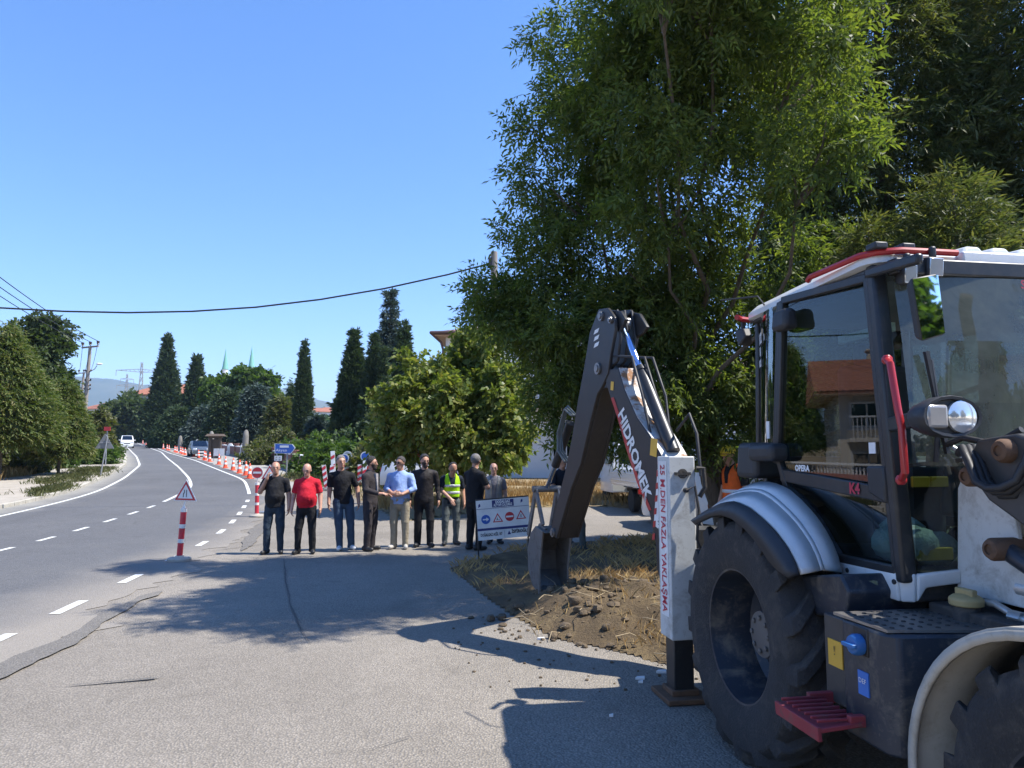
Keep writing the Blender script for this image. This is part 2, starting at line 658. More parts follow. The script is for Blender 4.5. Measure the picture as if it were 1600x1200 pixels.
# asphalt of the lay-by and the side road in one worn sheet
gp = lambda *p: tuple(ground(*p)[:2])
apron_far = [(16, 22.6), gp(1035, 797), gp(930, 791), gp(790, 794), gp(705, 806), gp(640, 815), gp(600, 800), gp(545, 772), gp(480, 756), gp(440, 752), gp(410, 748)]
apron_poly = [(-4.0 + 0 * 0, -8), (16, -8)] + apron_far + [(float(XR(y)) - .2, y) for y in np.arange(33, -7, -1.5)]
struct(heightfield('lay_by', apron_poly, .3, lambda X, Y, D: gz(Y) + .004 - (D < 0) * .012, M_APRON, False))
road = strip('road', lambda y: XL(y) - 1.0, lambda y: XR(y) + .55 + 1.0 * (fbm(np.asarray(y) * 1.3, np.asarray(y) * 0 + 3, 4) - .45) + .5 * (fbm(np.asarray(y) * 4.1, np.asarray(y) * 0 + 8, 9) - .45) , -12, 230, .010, M_ROAD, .25, 4)
# shoulder strip on the far side, between the road and the wall
WALLX = lambda y: XR(y) + np.interp(y, [20, 36, 60, 90, 140], [4.6, 3.9, 5.2, 5.5, 6.0])
struct(strip('shoulder', lambda y: XR(y) + .6, lambda y: WALLX(y) + .1, 30, 150, .006, concrete('shoulder_gravel', (.27, .26, .235), (.36, .34, .30)), .5, 2))

# painted lines: each dash and each solid line is a marking of the road
M = MB()
def along(fx, y0, y1, w, dz=.016):
    ys = np.arange(y0, y1 + 1e-6, max(.25, min(1.0, (y1 - y0) / 4)))
    a, b = [], []
    for y in ys:
        x = float(fx(y)); dx = float(fx(y + .1) - fx(y - .1)) / .2
        nx, ny = 1 / math.hypot(1, dx), -dx / math.hypot(1, dx)
        a.append((x - nx * w / 2, y - ny * w / 2, g(y - ny * w / 2) + dz)); b.append((x + nx * w / 2, y + ny * w / 2, g(y + ny * w / 2) + dz))
    M.sheet(a, b)
along(XL, -10, 200, .13)
along(XC, 24.0, 200, .12)
along(XR, 27.0, 200, .12)
def ly(px, py): return ground(px, py)[1]
for k in range(12):
    y = 22.0 - 1.72 * k
    if y > -6: along(XC, y, y + .8, .11)
for yc in (7.02, 8.66, 10.62, 12.75, 14.75, 16.8, 18.7, 5.3, 3.6, 1.9, 20.6, 22.4, 24.3):
    along(XR, yc - .40, yc + .40, .12)
struct(M.build('road_markings', M_LINE, smooth=0, recalc=False))

# dark patched seam between road and lay-by, cracks in the old asphalt
def ribbon(name, pts, w0, m, dz, seed):
    P = np.array([gxy_(*p) for p in pts])
    d = np.concatenate([[0], np.cumsum(np.hypot(*np.diff(P, axis=0).T))])
    t = np.arange(0, d[-1], .06)
    X, Y = np.interp(t, d, P[:, 0]), np.interp(t, d, P[:, 1])
    X = X + .16 * (w0 / .4) ** .5 * (fbm(t * 1.1, t * 0 + 2, seed) - .45) + .012 * (fbm(t * 9, t * 0 + 2, seed) - .45); 
    wd = w0 * np.clip(1.6 * fbm(t * 1.2, t * 0 + 7, seed + 1), .25, 2) * np.clip(np.minimum(t, d[-1] - t) * 2.5 + .15, 0, 1)
    mesh_pts = lambda s: [(x + s * w / 2, y + s * w * .12, g(y) + dz) for x, y, w in zip(X, Y, wd)]
    MM = MB(); MM.sheet(mesh_pts(-1), mesh_pts(1))
    return struct(MM.build(name, m, smooth=0, recalc=False))
gxy_ = lambda x, y: tuple(ground(x, y)[:2])
M_SEAM = asphalt_mat('dark_patch_asphalt', [(.165, .153, .138), (.195, .18, .16), (.23, .212, .188)])
M_CRACK = asphalt_mat('crack_filler', [(.10, .094, .086), (.13, .12, .11), (.16, .15, .135)])
ribbon('asphalt_seam', [(-60, 1085), (30, 1035), (110, 1000), (160, 970), (215, 940), (255, 925)], .30, M_SEAM, .020, 3)
ribbon('asphalt_crack', [(443, 872), (446, 905), (455, 950), (470, 985), (484, 1010)], .018, M_CRACK, .0195, 5)
ribbon('asphalt_crack', [(60, 1045), (180, 1040), (300, 1032), (420, 1036)], .012, M_CRACK, .0195, 7)
ribbon('asphalt_crack', [(560, 1180), (640, 1155), (720, 1148), (800, 1150)], .018, M_CRACK, .0195, 9)
ribbon('asphalt_crack', [(330, 862), (420, 850), (560, 840), (650, 838)], .03, M_CRACK, .0195, 11)
ribbon('asphalt_patch', [(90, 1075), (180, 1068), (260, 1060)], .55, M_SEAM, .019, 15)
ribbon('asphalt_patch', [(380, 862), (398, 835), (420, 812)], .32, M_SEAM, .019, 17)

# kerb and footpath on the far side of the road
def kerb(name, fx, y0, y1, h=.13, w=.17):
    M = MB()
    y = y0
    while y < y1:
        L = .78
        x0, x1 = float(fx(y)), float(fx(y + L * .94))
        a, b = Vector((x0, y, g(y) - .05)), Vector((x1, y + L * .94, g(y + L) - .05))
        d = (b - a).normalized(); nn = Vector((d.y, -d.x, 0)) * w
        up = Vector((0, 0, h + .05 + random.uniform(-.012, .012)))
        M.hexa([a, b, b - nn, a - nn, a + up, b + up, b - nn + up, a - nn + up])
        y += L
    return struct(M.build(name, M_KERB, bevel=.012))
kerb('kerb', lambda y: XL(y) - .95, 4, 100)
struct(strip('footpath', lambda y: XL(y) - 5.2 + .8 * np.sin(y * .35), lambda y: XL(y) - 1.12, 2, 62, .125, M_CONC, .5, 3))

# distant hills
M_HILL, nt, bs = nodes_of('hill_woods')
v = objvec(nt, True)
k = ramp(nt, noise(nt, v, .004, 8, .7), [(.3, (.06, .085, .05)), (.7, (.13, .14, .08))])
nt.links.new(k, bs.inputs['Base Color']); bs.inputs['Roughness'].default_value = 1
def hills(name, dist, prof, depth, seed):
    """ridge running across the view; prof = (pixel column, pixel row) of its crest"""
    cols = np.array([p[0] for p in prof], float); rows = np.array([p[1] for p in prof], float)
    px = np.arange(cols[0], cols[-1], 8.0)
    top = np.interp(px, cols, rows)
    X0 = (px - 800) / FPX * dist
    H = EYE + (712 - top) / FPX * dist
    H = H * (1 + .05 * (fbm(px / 60, px * 0 + seed, seed) - .5)) + 6 * (fbm(px / 12, px * 0, seed + 3) - .5)
    t = np.linspace(-1, 1, 21)
    Xg = np.repeat(X0[None], 21, 0)
    Yg = dist + t[:, None] * depth + 0 * X0[None]
    Zg = np.maximum(H[None] * np.cos(t[:, None] * math.pi / 2) ** 1.5 * (1 + .15 * (fbm(Xg / 220, Yg / 220, seed + 9) - .5) * (np.abs(t[:, None]) > .05)), -1)
    n = len(px)
    j, i = np.mgrid[0:20, 0:n - 1]
    f = np.stack([j * n + i, j * n + i + 1, (j + 1) * n + i + 1, (j + 1) * n + i], -1).reshape(-1, 4)
    return struct(raw_mesh(name, np.stack([Xg.ravel(), Yg.ravel(), Zg.ravel()], 1), f, M_HILL, True))
hills('hills', 4200, [(-900, 600), (-400, 580), (0, 592), (90, 588), (170, 590), (230, 603), (330, 600), (420, 604), (470, 617), (525, 632), (580, 640), (700, 640), (900, 625), (1300, 640), (2400, 620)], 900, 5)

# ------------------------------------------------------------------ trees
def unit(a):
    return a / np.maximum(np.linalg.norm(a, axis=-1, keepdims=True), 1e-9)

def sprays(cent, outd, K, P, Lr, leafL, leafW, spread=.8, droop=.3, ang=55, seed=0, flat=.5):
    """every spray: K shoots with P leaves each along both sides; returns corner array of leaf quads"""
    r = np.random.default_rng(seed)
    S = len(cent)
    d = unit(outd[:, None, :] + spread * r.normal(size=(S, K, 3)))
    d[..., 2] -= droop * r.random((S, K))
    d = unit(d)
    Ls = Lr * r.uniform(.6, 1.25, (S, K))
    st = cent[:, None, :] + r.normal(size=(S, K, 3)) * Lr * .22
    upv = unit(np.array([0, 0, 1.0]) * flat + r.normal(size=(S, K, 3)) * .5)
    side = unit(np.cross(d, upv))
    nrm = unit(np.cross(side, d))
    t = (np.arange(P) + .7) / P
    sg = np.where(np.arange(P) % 2 == 0, 1.0, -1.0)
    sg[-1] = 0
    base = st[:, :, None, :] + d[:, :, None, :] * (t[None, None, :, None] * Ls[:, :, None, None])
    base[..., 2] -= (t ** 2)[None, None, :] * (droop * .5 * Ls)[:, :, None]
    a = np.radians(ang) * r.uniform(.7, 1.25, (S, K, P))
    ld = d[:, :, None, :] * np.cos(a)[..., None] + side[:, :, None, :] * (np.sin(a) * sg)[..., None] + r.normal(size=(S, K, P, 3)) * .18
    ld[..., 2] -= droop * .7 * r.random((S, K, P))
    ld = unit(ld)
    ln = unit(nrm[:, :, None, :] + r.normal(size=(S, K, P, 3)) * .45)
    ls = unit(np.cross(ld, ln))
    L = leafL * r.uniform(.65, 1.2, (S, K, P, 1)); W = leafW * r.uniform(.75, 1.2, (S, K, P, 1))
    b = base
    m = b + ld * L * .42
    tip = b + ld * L
    tip[..., 2] -= .12 * L[..., 0]
    q = np.stack([b, m + ls * W / 2, tip, m - ls * W / 2], -2)
    return q.reshape(-1, 4, 3)

def crown_mesh(name, quads, m, parent):
    v = quads.reshape(-1, 3)
    f = np.arange(len(v)).reshape(-1, 4)
    o = raw_mesh(name, v, f, m)
    adopt(o, parent)
    return o

def lobe_points(lobes, per_m2, seed, shell=(.55, 1.0), sub=7, rmin=.30, rmax=.5, kmin=.35, kmax=.75):
    """foliage positions: every lobe is broken into smaller clumps, denser near its skin"""
    r = np.random.default_rng(seed)
    P, D = [], []
    for (x, y, z, a, b, c) in lobes:
        for s in range(sub):
            u = unit(r.normal(size=3))
            k = r.uniform(kmin, kmax)
            sc = np.array([x, y, z]) + u * np.array([a, b, c]) * k
            rad = np.array([a, b, c]) * r.uniform(rmin, rmax)
            n = max(3, int(per_m2 * 4 * math.pi * np.mean(rad) ** 2))
            w = unit(r.normal(size=(n, 3)))
            q = r.uniform(shell[0], shell[1], (n, 1))
            P.append(sc + w * rad * q)
            D.append(unit(w * .8 + u * .6))
    return np.concatenate(P), np.concatenate(D)

def bark_mat(name, a, b):
    if name in MATS: return MATS[name]
    m, nt, bs = nodes_of(name)
    mp = N(nt, 'ShaderNodeMapping'); mp.inputs['Scale'].default_value = (14, 14, 2.5)
    nt.links.new(objvec(nt, True), mp.inputs[0])
    n1 = noise(nt, mp.outputs[0], 1.2, 7, .7, .5)
    nt.links.new(ramp(nt, n1, [(.3, a), (.7, b)]), bs.inputs['Base Color'])
    bs.inputs['Roughness'].default_value = .95
    bump(nt, bs, n1, .8, .05)
    MATS[name] = m
    return m
M_BARK = bark_mat('grey_brown_bark', (.075, .058, .042), (.17, .135, .10))

def limb_path(a, b, seed, n=6, wob=.08):
    r = random.Random(seed)
    a, b = Vector(a), Vector(b)
    L = (b - a).length
    out = []
    for i in range(n + 1):
        t = i / n
        p = a.lerp(b, t)
        p.z += -.10 * L * math.sin(math.pi * t) * (1 if b.z - a.z < L * .8 else .2)
        if 0 < i < n:
            p += Vector((r.uniform(-1, 1), r.uniform(-1, 1), r.uniform(-.5, .5))) * wob * L * .5
        out.append(p)
    return out

def broadleaf(name, base, lobes, m, label, cat='tree', group=None, per=55, K=2, P=9, Lr=.32, leafL=.12, leafW=.034, droop=.5, ang=55, trunk_r=.16, fork=.35, seed=1, limbs=None, stems=1, sub=7, spread=.8, shell=(.55, 1.0), **lk):
    t = thing(name, base, 0, label, cat, group)
    P_, D_ = lobe_points(lobes, per, seed, shell, sub, **lk)
    crown_mesh('crown', sprays(P_, D_, K, P, Lr, leafL, leafW, spread, droop, ang, seed + 1), m, t)
    M = MB()
    bx, by, bz = base
    cen = np.mean([l[:3] for l in lobes], 0)
    r = random.Random(seed)
    forks = []
    for s in range(stems):
        off = Vector((r.uniform(-1, 1), r.uniform(-1, 1), 0)) * (.25 * (stems > 1))
        top = Vector((bx + (cen[0] - bx) * .6 + off.x * 3, by + (cen[1] - by) * .6 + off.y * 3, bz + (cen[2] - bz) * fork * (1 + .2 * s)))
        p = limb_path((bx + off.x * .5, by + off.y * .5, bz - .1), top, seed + s, 5, .03)
        M.tube(p, [trunk_r * (1.35 if i == 0 else 1 - .09 * i) for i in range(len(p))], 10)
        forks.append((top, trunk_r * .55))
    for i, l in enumerate(lobes):
        if limbs is not None and i not in limbs: continue
        tp, tr = forks[i % len(forks)]
        p = limb_path(tp, (l[0], l[1], l[2]), seed * 31 + i)
        M.tube(p, [tr * (1 - .13 * k) * .6 for k in range(len(p))], 7)
        for k in range(4):
            e = Vector(l[:3]) + Vector([r.uniform(-1, 1) * l[3] * .8, r.uniform(-1, 1) * l[4] * .8, r.uniform(-.5, 1) * l[5] * .8])
            q = limb_path(p[-2], e, seed * 77 + i * 5 + k, 4)
            M.tube(q, [tr * .28 * (1 - .18 * h) for h in range(len(q))], 5)
    M.build('trunk', M_BARK, t, smooth=60)
    return t

def conifer(name, base, h, rad, m, label, cat='tree', group=None, n=1500, K=2, P=7, Lr=.4, leafL=.2, leafW=.05, prof=None, lift=.5, droop=.2, ang=35, seed=1, z0=.06, lump=.25, trunk_r=None, spread=.45, inner=.45, flat=.5, tiers=0):
    """pointed tree: foliage sprays set round a profile prof(t), t=0 at the foot and 1 at the tip"""
    t_ = thing(name, base, 0, label, cat, group)
    r = np.random.default_rng(seed)
    prof = prof or (lambda t: (1 - t) ** .8)
    u = r.random(n * 3)
    keep = r.random(n * 3) < (np.clip(prof(u), .08, None) / 1.0)
    u = u[keep][:n]
    a = r.random(len(u)) * 2 * math.pi
    if tiers:
        k = np.floor(u * tiers)
        u = (k + .5 + .32 * (r.random(len(u)) - .5)) / tiers
        nb = 7
        a = np.floor(a / (2 * math.pi) * nb) / nb * 2 * math.pi + k * 2.4 + r.normal(size=len(u)) * .16
    lum = 1 + lump * (2 * fbm(a * 1.6 + 10, u * h / max(rad, .3) * 2.2, seed) - 1)
    q = inner + (1 - inner) * np.sqrt(r.random(len(u)))
    rr = prof(u) * rad * lum * q
    z = (z0 + (1 - z0) * u) * h
    if tiers:
        z = z + (lift - .35) * rr * .8
    c = np.stack([base[0] + rr * np.cos(a), base[1] + rr * np.sin(a), base[2] + z], 1)
    d = unit(np.stack([np.cos(a), np.sin(a), np.full(len(u), lift)], 1))
    crown_mesh('crown', sprays(c, d, K, P, Lr, leafL, leafW, spread, droop, ang, seed + 2, flat), m, t_)
    M = MB()
    tr = trunk_r or h * .014
    b = Vector(base)
    M.tube([b - Vector((0, 0, .1)), b + Vector((0, 0, h * .3)), b + Vector((.02, 0, h * .65)), b + Vector((0, 0, h * .97))], [tr * 1.2, tr, tr * .6, tr * .12], 8)
    for i in range(14):
        uu = .08 + .8 * i / 14
        aa = i * 2.4
        L = float(prof(np.array(uu))) * rad * .85
        zz = (z0 + (1 - z0) * uu) * h
        M.tube([b + Vector((0, 0, zz)), b + Vector((math.cos(aa) * L, math.sin(aa) * L, zz + L * lift * .5))], [tr * .3, tr * .08], 5)
    M.build('trunk', M_BARK, t_, smooth=60)
    return t_

def bush(name, base, lobes, m, label, cat='bush', group=None, **kw):
    """low leafy shrub with thin stems from the ground"""
    t = thing(name, base, 0, label, cat, group)
    seed = kw.get('seed', 1)
    P_, D_ = lobe_points(lobes, kw.get('per', 30), seed, (.3, 1), kw.get('sub', 6))
    ok = P_[:, 2] > base[2] + .02
    crown_mesh('foliage', sprays(P_[ok], D_[ok], kw.get('K', 2), kw.get('P', 5), kw.get('Lr', .25), kw.get('leafL', .14), kw.get('leafW', .08), .9, kw.get('droop', .2), 55, seed + 1), m, t)
    M = MB()
    r = random.Random(seed)
    for l in lobes:
        for k in range(3):
            M.tube(limb_path((base[0] + r.uniform(-.2, .2) + (l[0] - base[0]) * .3, base[1] + (l[1] - base[1]) * .3, g(base[1]) - .05), (l[0] + r.uniform(-.5, .5) * l[3], l[1] + r.uniform(-.5, .5) * l[4], l[2] + r.uniform(-.2, .6) * l[5]), seed * 9 + k + int(l[0] * 100), 4), [.03, .025, .02, .014, .008], 5)
    M.build('stem', M_BARK, t, smooth=60)
    return t

ML_ASH = leaf_mat('ash_leaf', [(.072, .108, .038), (.104, .146, .044), (.146, .190, .052), (.205, .235, .062)], .52, .5, (1.3, 1.35, .42))
ML_CEDAR = leaf_mat('dark_conifer_leaf', [(.062, .086, .036), (.090, .115, .044), (.135, .155, .056), (.19, .185, .075)], .40, .5, (1.2, 1.25, .5))
ML_PLANE = leaf_mat('plane_leaf', [(.10, .145, .038), (.15, .195, .046), (.22, .25, .064), (.29, .27, .09)], .45, .4, (1.1, 1.15, .4))
ML_CYP = leaf_mat('cypress_leaf', [(.036, .060, .032), (.048, .078, .038), (.062, .092, .044), (.080, .105, .050)], .28, .6, (1, 1.1, .5))
ML_BLUE = leaf_mat('blue_spruce_leaf', [(.045, .07, .06), (.07, .10, .085), (.10, .13, .11)], .2, .6, (1, 1.1, .7))
ML_GREEN = leaf_mat('green_leaf', [(.06, .10, .03), (.085, .13, .036), (.12, .17, .046)], .42)
ML_OLIVE = leaf_mat('grey_green_leaf', [(.055, .078, .036), (.075, .10, .044), (.105, .13, .055)], .35)
ML_LIME = leaf_mat('yellow_green_conifer_leaf', [(.072, .105, .034), (.105, .140, .040), (.155, .175, .052), (.20, .18, .07)], .34, .55)
ML_DRYLEAF = leaf_mat('dull_leaf', [(.10, .10, .045), (.13, .125, .05), (.10, .13, .04)], .35)

def lob(px, py, Y, r, sx=1.0, sy=1.0, sz=1.0):
    p = at(px, py, Y)
    return (p[0], p[1], p[2], r * sx, r * sy, r * sz)

# tall ash over the digger
ash_lobes = [lob(*a) for a in [
    (955, 50, 11, .95), (905, 150, 10.8, .72), (1045, 120, 10.3, 1.15), (1185, 55, 10.3, 1.05), (1300, 120, 8.4, .66), (1265, 45, 8.6, .75),
    (965, 245, 10.8, 1.15), (885, 300, 11.2, .70), (1090, 265, 10.0, 1.1), (1225, 255, 8.6, .60), (850, 400, 11.3, .78), (935, 420, 11.1, 1.05),
    (1045, 420, 10.8, 1.0), (810, 450, 11.6, .62), (775, 490, 11.6, .42), (765, 450, 11.5, .3), (870, 520, 11.4, .85), (1000, 545, 11.2, .9), (1115, 560, 11.4, .85), (930, 600, 11.5, .55),
    (1060, 640, 11.5, .55), (1290, 215, 8.3, .42), (1120, 470, 11.7, .7), (1290, 395, 11.6, .6), (1180, 640, 11.6, .7),
    (1000, -110, 11, 1.2), (1150, -150, 10.6, 1.3), (1080, -300, 11, 1.2), (1270, -90, 10.2, 1.0), (1040, 40, 9.3, .9), (1150, 180, 9.2, .8), (1030, 300, 9.4, .75), (930, 120, 9.9, .6), (1120, -60, 9.0, .9), (870, 60, 10.9, .45), (848, 180, 10.8, .5), (842, 275, 11, .45), (1150, -200, 7.3, .9), (1040, -120, 7.6, .7), (1000, 195, 8.9, .55), (1130, 60, 8.5, .6), (1085, 235, 8.8, .45), (960, 40, 9.2, .5), (1230, -180, 8.4, .9), (1100, -80, 8.3, 1.0), (1230, -110, 7.7, .8), (1150, -260, 8.2, 1.0), (1010, -60, 8.8, .7),
    (1000, 180, 11.7, 1.1), (1130, 60, 11.6, 1.1), (930, 330, 11.8, .9), (1060, 360, 11.8, .9), (1240, 160, 11.3, .9), (990, 460, 11.9, .9), (1010, 640, 11.6, .6), (880, 650, 11.5, .45), (960, 680, 11.4, .35), (1140, 670, 11.2, .55), (1200, 560, 11.6, .6), (1090, 600, 11.2, .6), (900, 500, 11.0, .7), (800, 500, 11.3, .5), (850, 460, 11.2, .6), (760, 470, 11.5, .32), (840, 560, 11.2, .45), (880, 610, 11.2, .4), (920, 560, 11.4, .6), (960, 560, 11.6, .6), (1010, 500, 11.4, .7), (970, 500, 10.8, .7), (1050, 520, 10.8, .65), (900, 570, 11.0, .6), (980, 610, 11.0, .6), (1040, 590, 10.9, .6), (1110, 640, 10.9, .5), (1170, 600, 11.0, .55), (830, 520, 11.3, .5), (1230, 420, 11.3, .55), (1250, 520, 11.2, .6), (1240, 620, 11.2, .6), (940, 660, 11.2, .4), (1060, 690, 11.6, .35), (860, 590, 11.2, .5), (1170, 500, 11.6, .5)]]
ash = broadleaf('ash_tree', (3.45, 11.7, .1), ash_lobes, ML_ASH, 'tall leafy broadleaf tree towering above the digger arm, sunlit yellow-green shoots on its upper right', per=28, K=2, P=9, Lr=.32, leafL=.115, leafW=.034, droop=.32, trunk_r=.15, fork=.42, seed=5, stems=3, limbs=(0, 2, 5, 7, 10, 12, 14, 18, 21, 25, 31, 38, 44), sub=10, rmin=.20, rmax=.38, kmin=.45, kmax=1.0)

# dark conifers on the right
cone = lambda p: (lambda t: np.clip(1 - t, 0, 1) ** p * np.clip(t * 6 + .55, 0, 1))
conifer('conifer_tree', (7.0, 13.3, 0), 11.6, 2.5, ML_CEDAR, 'tall dark conifer with drooping sprays directly behind the digger cab roof', n=8200, K=3, P=9, Lr=.46, leafL=.17, leafW=.03, prof=cone(.32), lift=.15, droop=.6, ang=38, seed=21, lump=.42, spread=.6, trunk_r=.22)
conifer('conifer_tree', (9.6, 12.4, 0), 11.5, 2.3, ML_CEDAR, 'dark conifer at the right edge of the photo behind the small pale-tipped conifer', n=7500, K=3, P=9, Lr=.46, leafL=.17, leafW=.03, prof=cone(.32), lift=.15, droop=.6, ang=38, seed=22, lump=.42, spread=.6, trunk_r=.22)
conifer('conifer_tree', (5.35, 8.6, 0), 5.15, 1.2, ML_CEDAR, 'small conifer with paler olive tips rising above the right end of the cab roof', n=2600, K=3, P=9, Lr=.30, leafL=.12, leafW=.022, prof=cone(.6), lift=.5, droop=.25, ang=38, seed=23, lump=.45)
conifer('conifer_tree', (4.5, 9.0, 0), 4.75, .75, ML_CEDAR, 'smallest conifer with a pointed olive top above the middle of the cab roof', n=1500, K=3, P=9, Lr=.28, leafL=.12, leafW=.022, prof=cone(.7), lift=.5, droop=.25, ang=38, seed=24, lump=.45)

# yellowish plane tree behind the group of people
pl = [lob(*a) for a in [(650, 620, 20.6, .95), (620, 660, 20.4, .7), (715, 585, 21, .8), (750, 560, 21.5, .75), (770, 610, 20.5, .95), (700, 640, 19.8, 1.0), (790, 660, 20, .75), (640, 690, 20.4, .62), (720, 690, 20.2, .9), (800, 590, 21.5, .5), (760, 690, 19.6, .65), (735, 530, 21.5, .4), (815, 625, 21, .35), (605, 610, 21, .35), (660, 590, 21.4, .45), (740, 620, 22.6, 1.1), (800, 700, 20, .4)]]
broadleaf('plane_tree', (-1.35, 21.4, g(21.4)), pl, ML_PLANE, 'bushy yellow-green plane tree standing behind the man in black with grey hair', per=26, K=2, P=8, Lr=.36, leafL=.155, leafW=.115, droop=.4, trunk_r=.13, fork=.3, seed=8, sub=11, rmin=.2, rmax=.38, kmin=.4, kmax=1.0)
sp = [lob(*a) for a in [(786, 712, 20.8, .30), (795, 690, 21, .3), (778, 700, 20.6, .25)]]
broadleaf('young_tree', (-.28, 20.6, g(20.6)), sp, ML_PLANE, 'thin young tree growing in dry grass right of the man in the grey waistcoat', per=30, K=2, P=6, Lr=.3, leafL=.17, leafW=.12, trunk_r=.035, fork=.6, seed=9)

# trees on the far side of the road, left
def px_base(px, py): return ground(px, py)
conifer('cedar_tree', (-23.8, 34.0, g(34)), 7.2, 2.7, ML_LIME, 'broad yellow-green cedar with a bare lower trunk at the left edge beside the footpath', n=3600, K=3, P=8, Lr=.46, leafL=.22, leafW=.06, prof=lambda t: np.clip(1 - t, 0, 1) ** .85 * np.clip(.6 + t * 3, 0, 1), lift=.1, droop=.45, ang=40, seed=31, z0=.25, lump=.4, trunk_r=.16)
conifer('cedar_tree', (-27.9, 36.0, g(36)), 8.2, 2.6, ML_LIME, 'dark cedar at the far left edge behind the yellow-green cedar', n=3600, K=3, P=8, Lr=.50, leafL=.22, leafW=.06, prof=lambda t: np.clip(1 - t, 0, 1) ** .5, lift=.15, droop=.4, ang=40, seed=32, z0=.2, lump=.4)
conifer('fir_tree', (-23.3, 37.8, g(37.8)), 4.9, 1.3, ML_LIME, 'smaller cedar with a brown dead branch between the yellow-green cedar and the pole', n=2400, K=3, P=8, Lr=.42, leafL=.2, leafW=.055, prof=lambda t: np.clip(1 - t, 0, 1) ** .6, lift=.1, droop=.45, ang=40, seed=33, z0=.25, lump=.4)
rl = [lob(*a) for a in [(65, 530, 50, 1.7), (40, 560, 50, 2.0), (80, 570, 50, 1.7), (10, 575, 50, 2.0), (60, 610, 50, 2.2), (-30, 560, 50, 2), (90, 610, 50, 1.3), (20, 620, 50, 2)]]
broadleaf('round_tree', (-33, 50, g(50)), rl, ML_OLIVE, 'round dense grey-green tree showing its dome above the cedars at left', per=7, K=2, P=7, Lr=.5, leafL=.34, leafW=.2, droop=.2, trunk_r=.3, seed=34)
rl = [lob(*a) for a in [(156, 664, 62, 1.0), (152, 684, 62, 1.0), (164, 682, 62, 1.0), (158, 650, 62, .7)]]
broadleaf('small_tree', (-35.5, 62, g(62)), rl, ML_DRYLEAF, 'small olive tree right of the concrete utility pole', per=7, K=2, P=6, Lr=.5, leafL=.36, leafW=.22, trunk_r=.15, seed=35)
for i, (px, py, w, hh, lab) in enumerate([(20, 742, 2.0, 1.5, 'tangled shrub with bare branches at the left edge under the cedars'), (75, 735, 1.6, 1.5, 'bright green bramble right beside the bare cedar trunk'), (110, 728, 1.6, 1.6, 'green bramble behind the dry grass on the far side of the footpath'), (150, 728, 1.3, 1.7, 'leafy green bramble behind the grey road sign'), (128, 716, 1.6, 1.2, 'tall green shrub at the foot of the concrete utility pole'), (168, 716, 1.2, 1.2, 'low shrub closest to the road bend on its left side')]):
    b = px_base(px, py)
    m_ = ML_DRYLEAF if i == 0 else ML_GREEN
    bush('bramble_bush', b, [(b[0] + dx * w, b[1] + dy * w, b[2] + hh * z, w * .6, w * .6, hh * .5) for dx, dy, z in ((-.6, 0, .5), (0, .2, .7), (.6, 0, .5), (0, -.3, .35), (.3, .3, .5))], m_, lab, group='shrubs left of the road', seed=40 + i, per=9, leafL=.2, leafW=.14, Lr=.4)

# row of cypresses and trees behind the wall on the right of the road
def cyp(px, pyt, Y, wpx, label, m=None, p=.42, n=2600, name='cypress_tree', seed=1, pr=None, **kw):
    b = at(px, 700, Y)
    z = g(Y)
    top = at(px, pyt, Y)[2]
    q = wpx / FPX * Y / 2
    k = dict(K=2, P=7, Lr=.5, leafL=.42, leafW=.13, lift=1.6, droop=.05, ang=26, z0=.02, lump=.35)
    k.update(kw)
    return conifer(name, (b[0], Y, z), top - z, q, m or ML_CYP, label, 'cypress tree' if name == 'cypress_tree' else 'tree', n=n, prof=pr or (lambda t: np.clip(1 - t, 0, 1) ** p * np.clip(.55 + 2.2 * t, 0, 1)), seed=seed, **k)
cyp(255, 528, 128, 72, 'tallest dark cypress with a ragged outline behind the line of parked cars', p=1.15, n=4200, seed=51, Lr=.7, leafL=.6, leafW=.22, lump=.5)
cyp(302, 560, 120, 54, 'shorter dark cypress in front of the red tiled roof', p=1.1, n=3200, seed=52, Lr=.7, leafL=.6, leafW=.22, lump=.5)
cyp(472, 532, 72, 27, 'slim single cypress standing alone against the sky', p=.36, n=2600, seed=53, lump=.14, Lr=.3, leafL=.3, leafW=.10, pr=lambda t: np.clip((1 - t) * 1.5, 0, 1) ** .9 * np.clip(.8 + .4 * t, 0, 1))
cyp(550, 522, 56, 88, 'broad leftmost cypress of the cluster left of the white house', p=1.0, n=5200, seed=54, Lr=.35, leafL=.34, leafW=.11, lump=.35)
cyp(582, 527, 54, 50, 'narrow cypress between the broad cypress and the cedar', p=1.05, n=2600, seed=55, Lr=.35, leafL=.34, leafW=.11)
cyp(629, 506, 55, 50, 'narrow cypress just right of the spiky cedar', p=.9, n=2800, seed=56, Lr=.35, leafL=.34, leafW=.11)
cyp(597, 545, 53, 16, 'slender cypress spike in front of the spiky cedar', p=.9, n=1500, seed=57, Lr=.3, leafL=.3, leafW=.1)
cyp(606, 452, 60, 76, 'tall spiky cedar with open tiers rising above the cypresses', ML_BLUE, name='cedar_tree', n=3600, seed=58, lift=.28, droop=.3, tiers=17, pr=lambda t: np.clip(1 - t, 0, 1) ** 1.25 + .04 * (1 - t), Lr=.45, leafL=.38, leafW=.10, ang=38, inner=.15)
cyp(398, 604, 86, 56, 'dull green conifer left of the slim cypress behind the wall', ML_BLUE, name='fir_tree', n=2600, seed=59, lift=.3, droop=.3, pr=lambda t: np.clip(1 - t, 0, 1) ** .7, Lr=.8, leafL=.6, leafW=.16, ang=38)
cyp(355, 612, 92, 66, 'wide dark conifer behind the stone gate pillars', ML_CYP, name='fir_tree', n=3000, seed=60, lift=.3, droop=.3, pr=lambda t: np.clip(1 - t, 0, 1) ** .6, Lr=.8, leafL=.6, leafW=.16, ang=38)
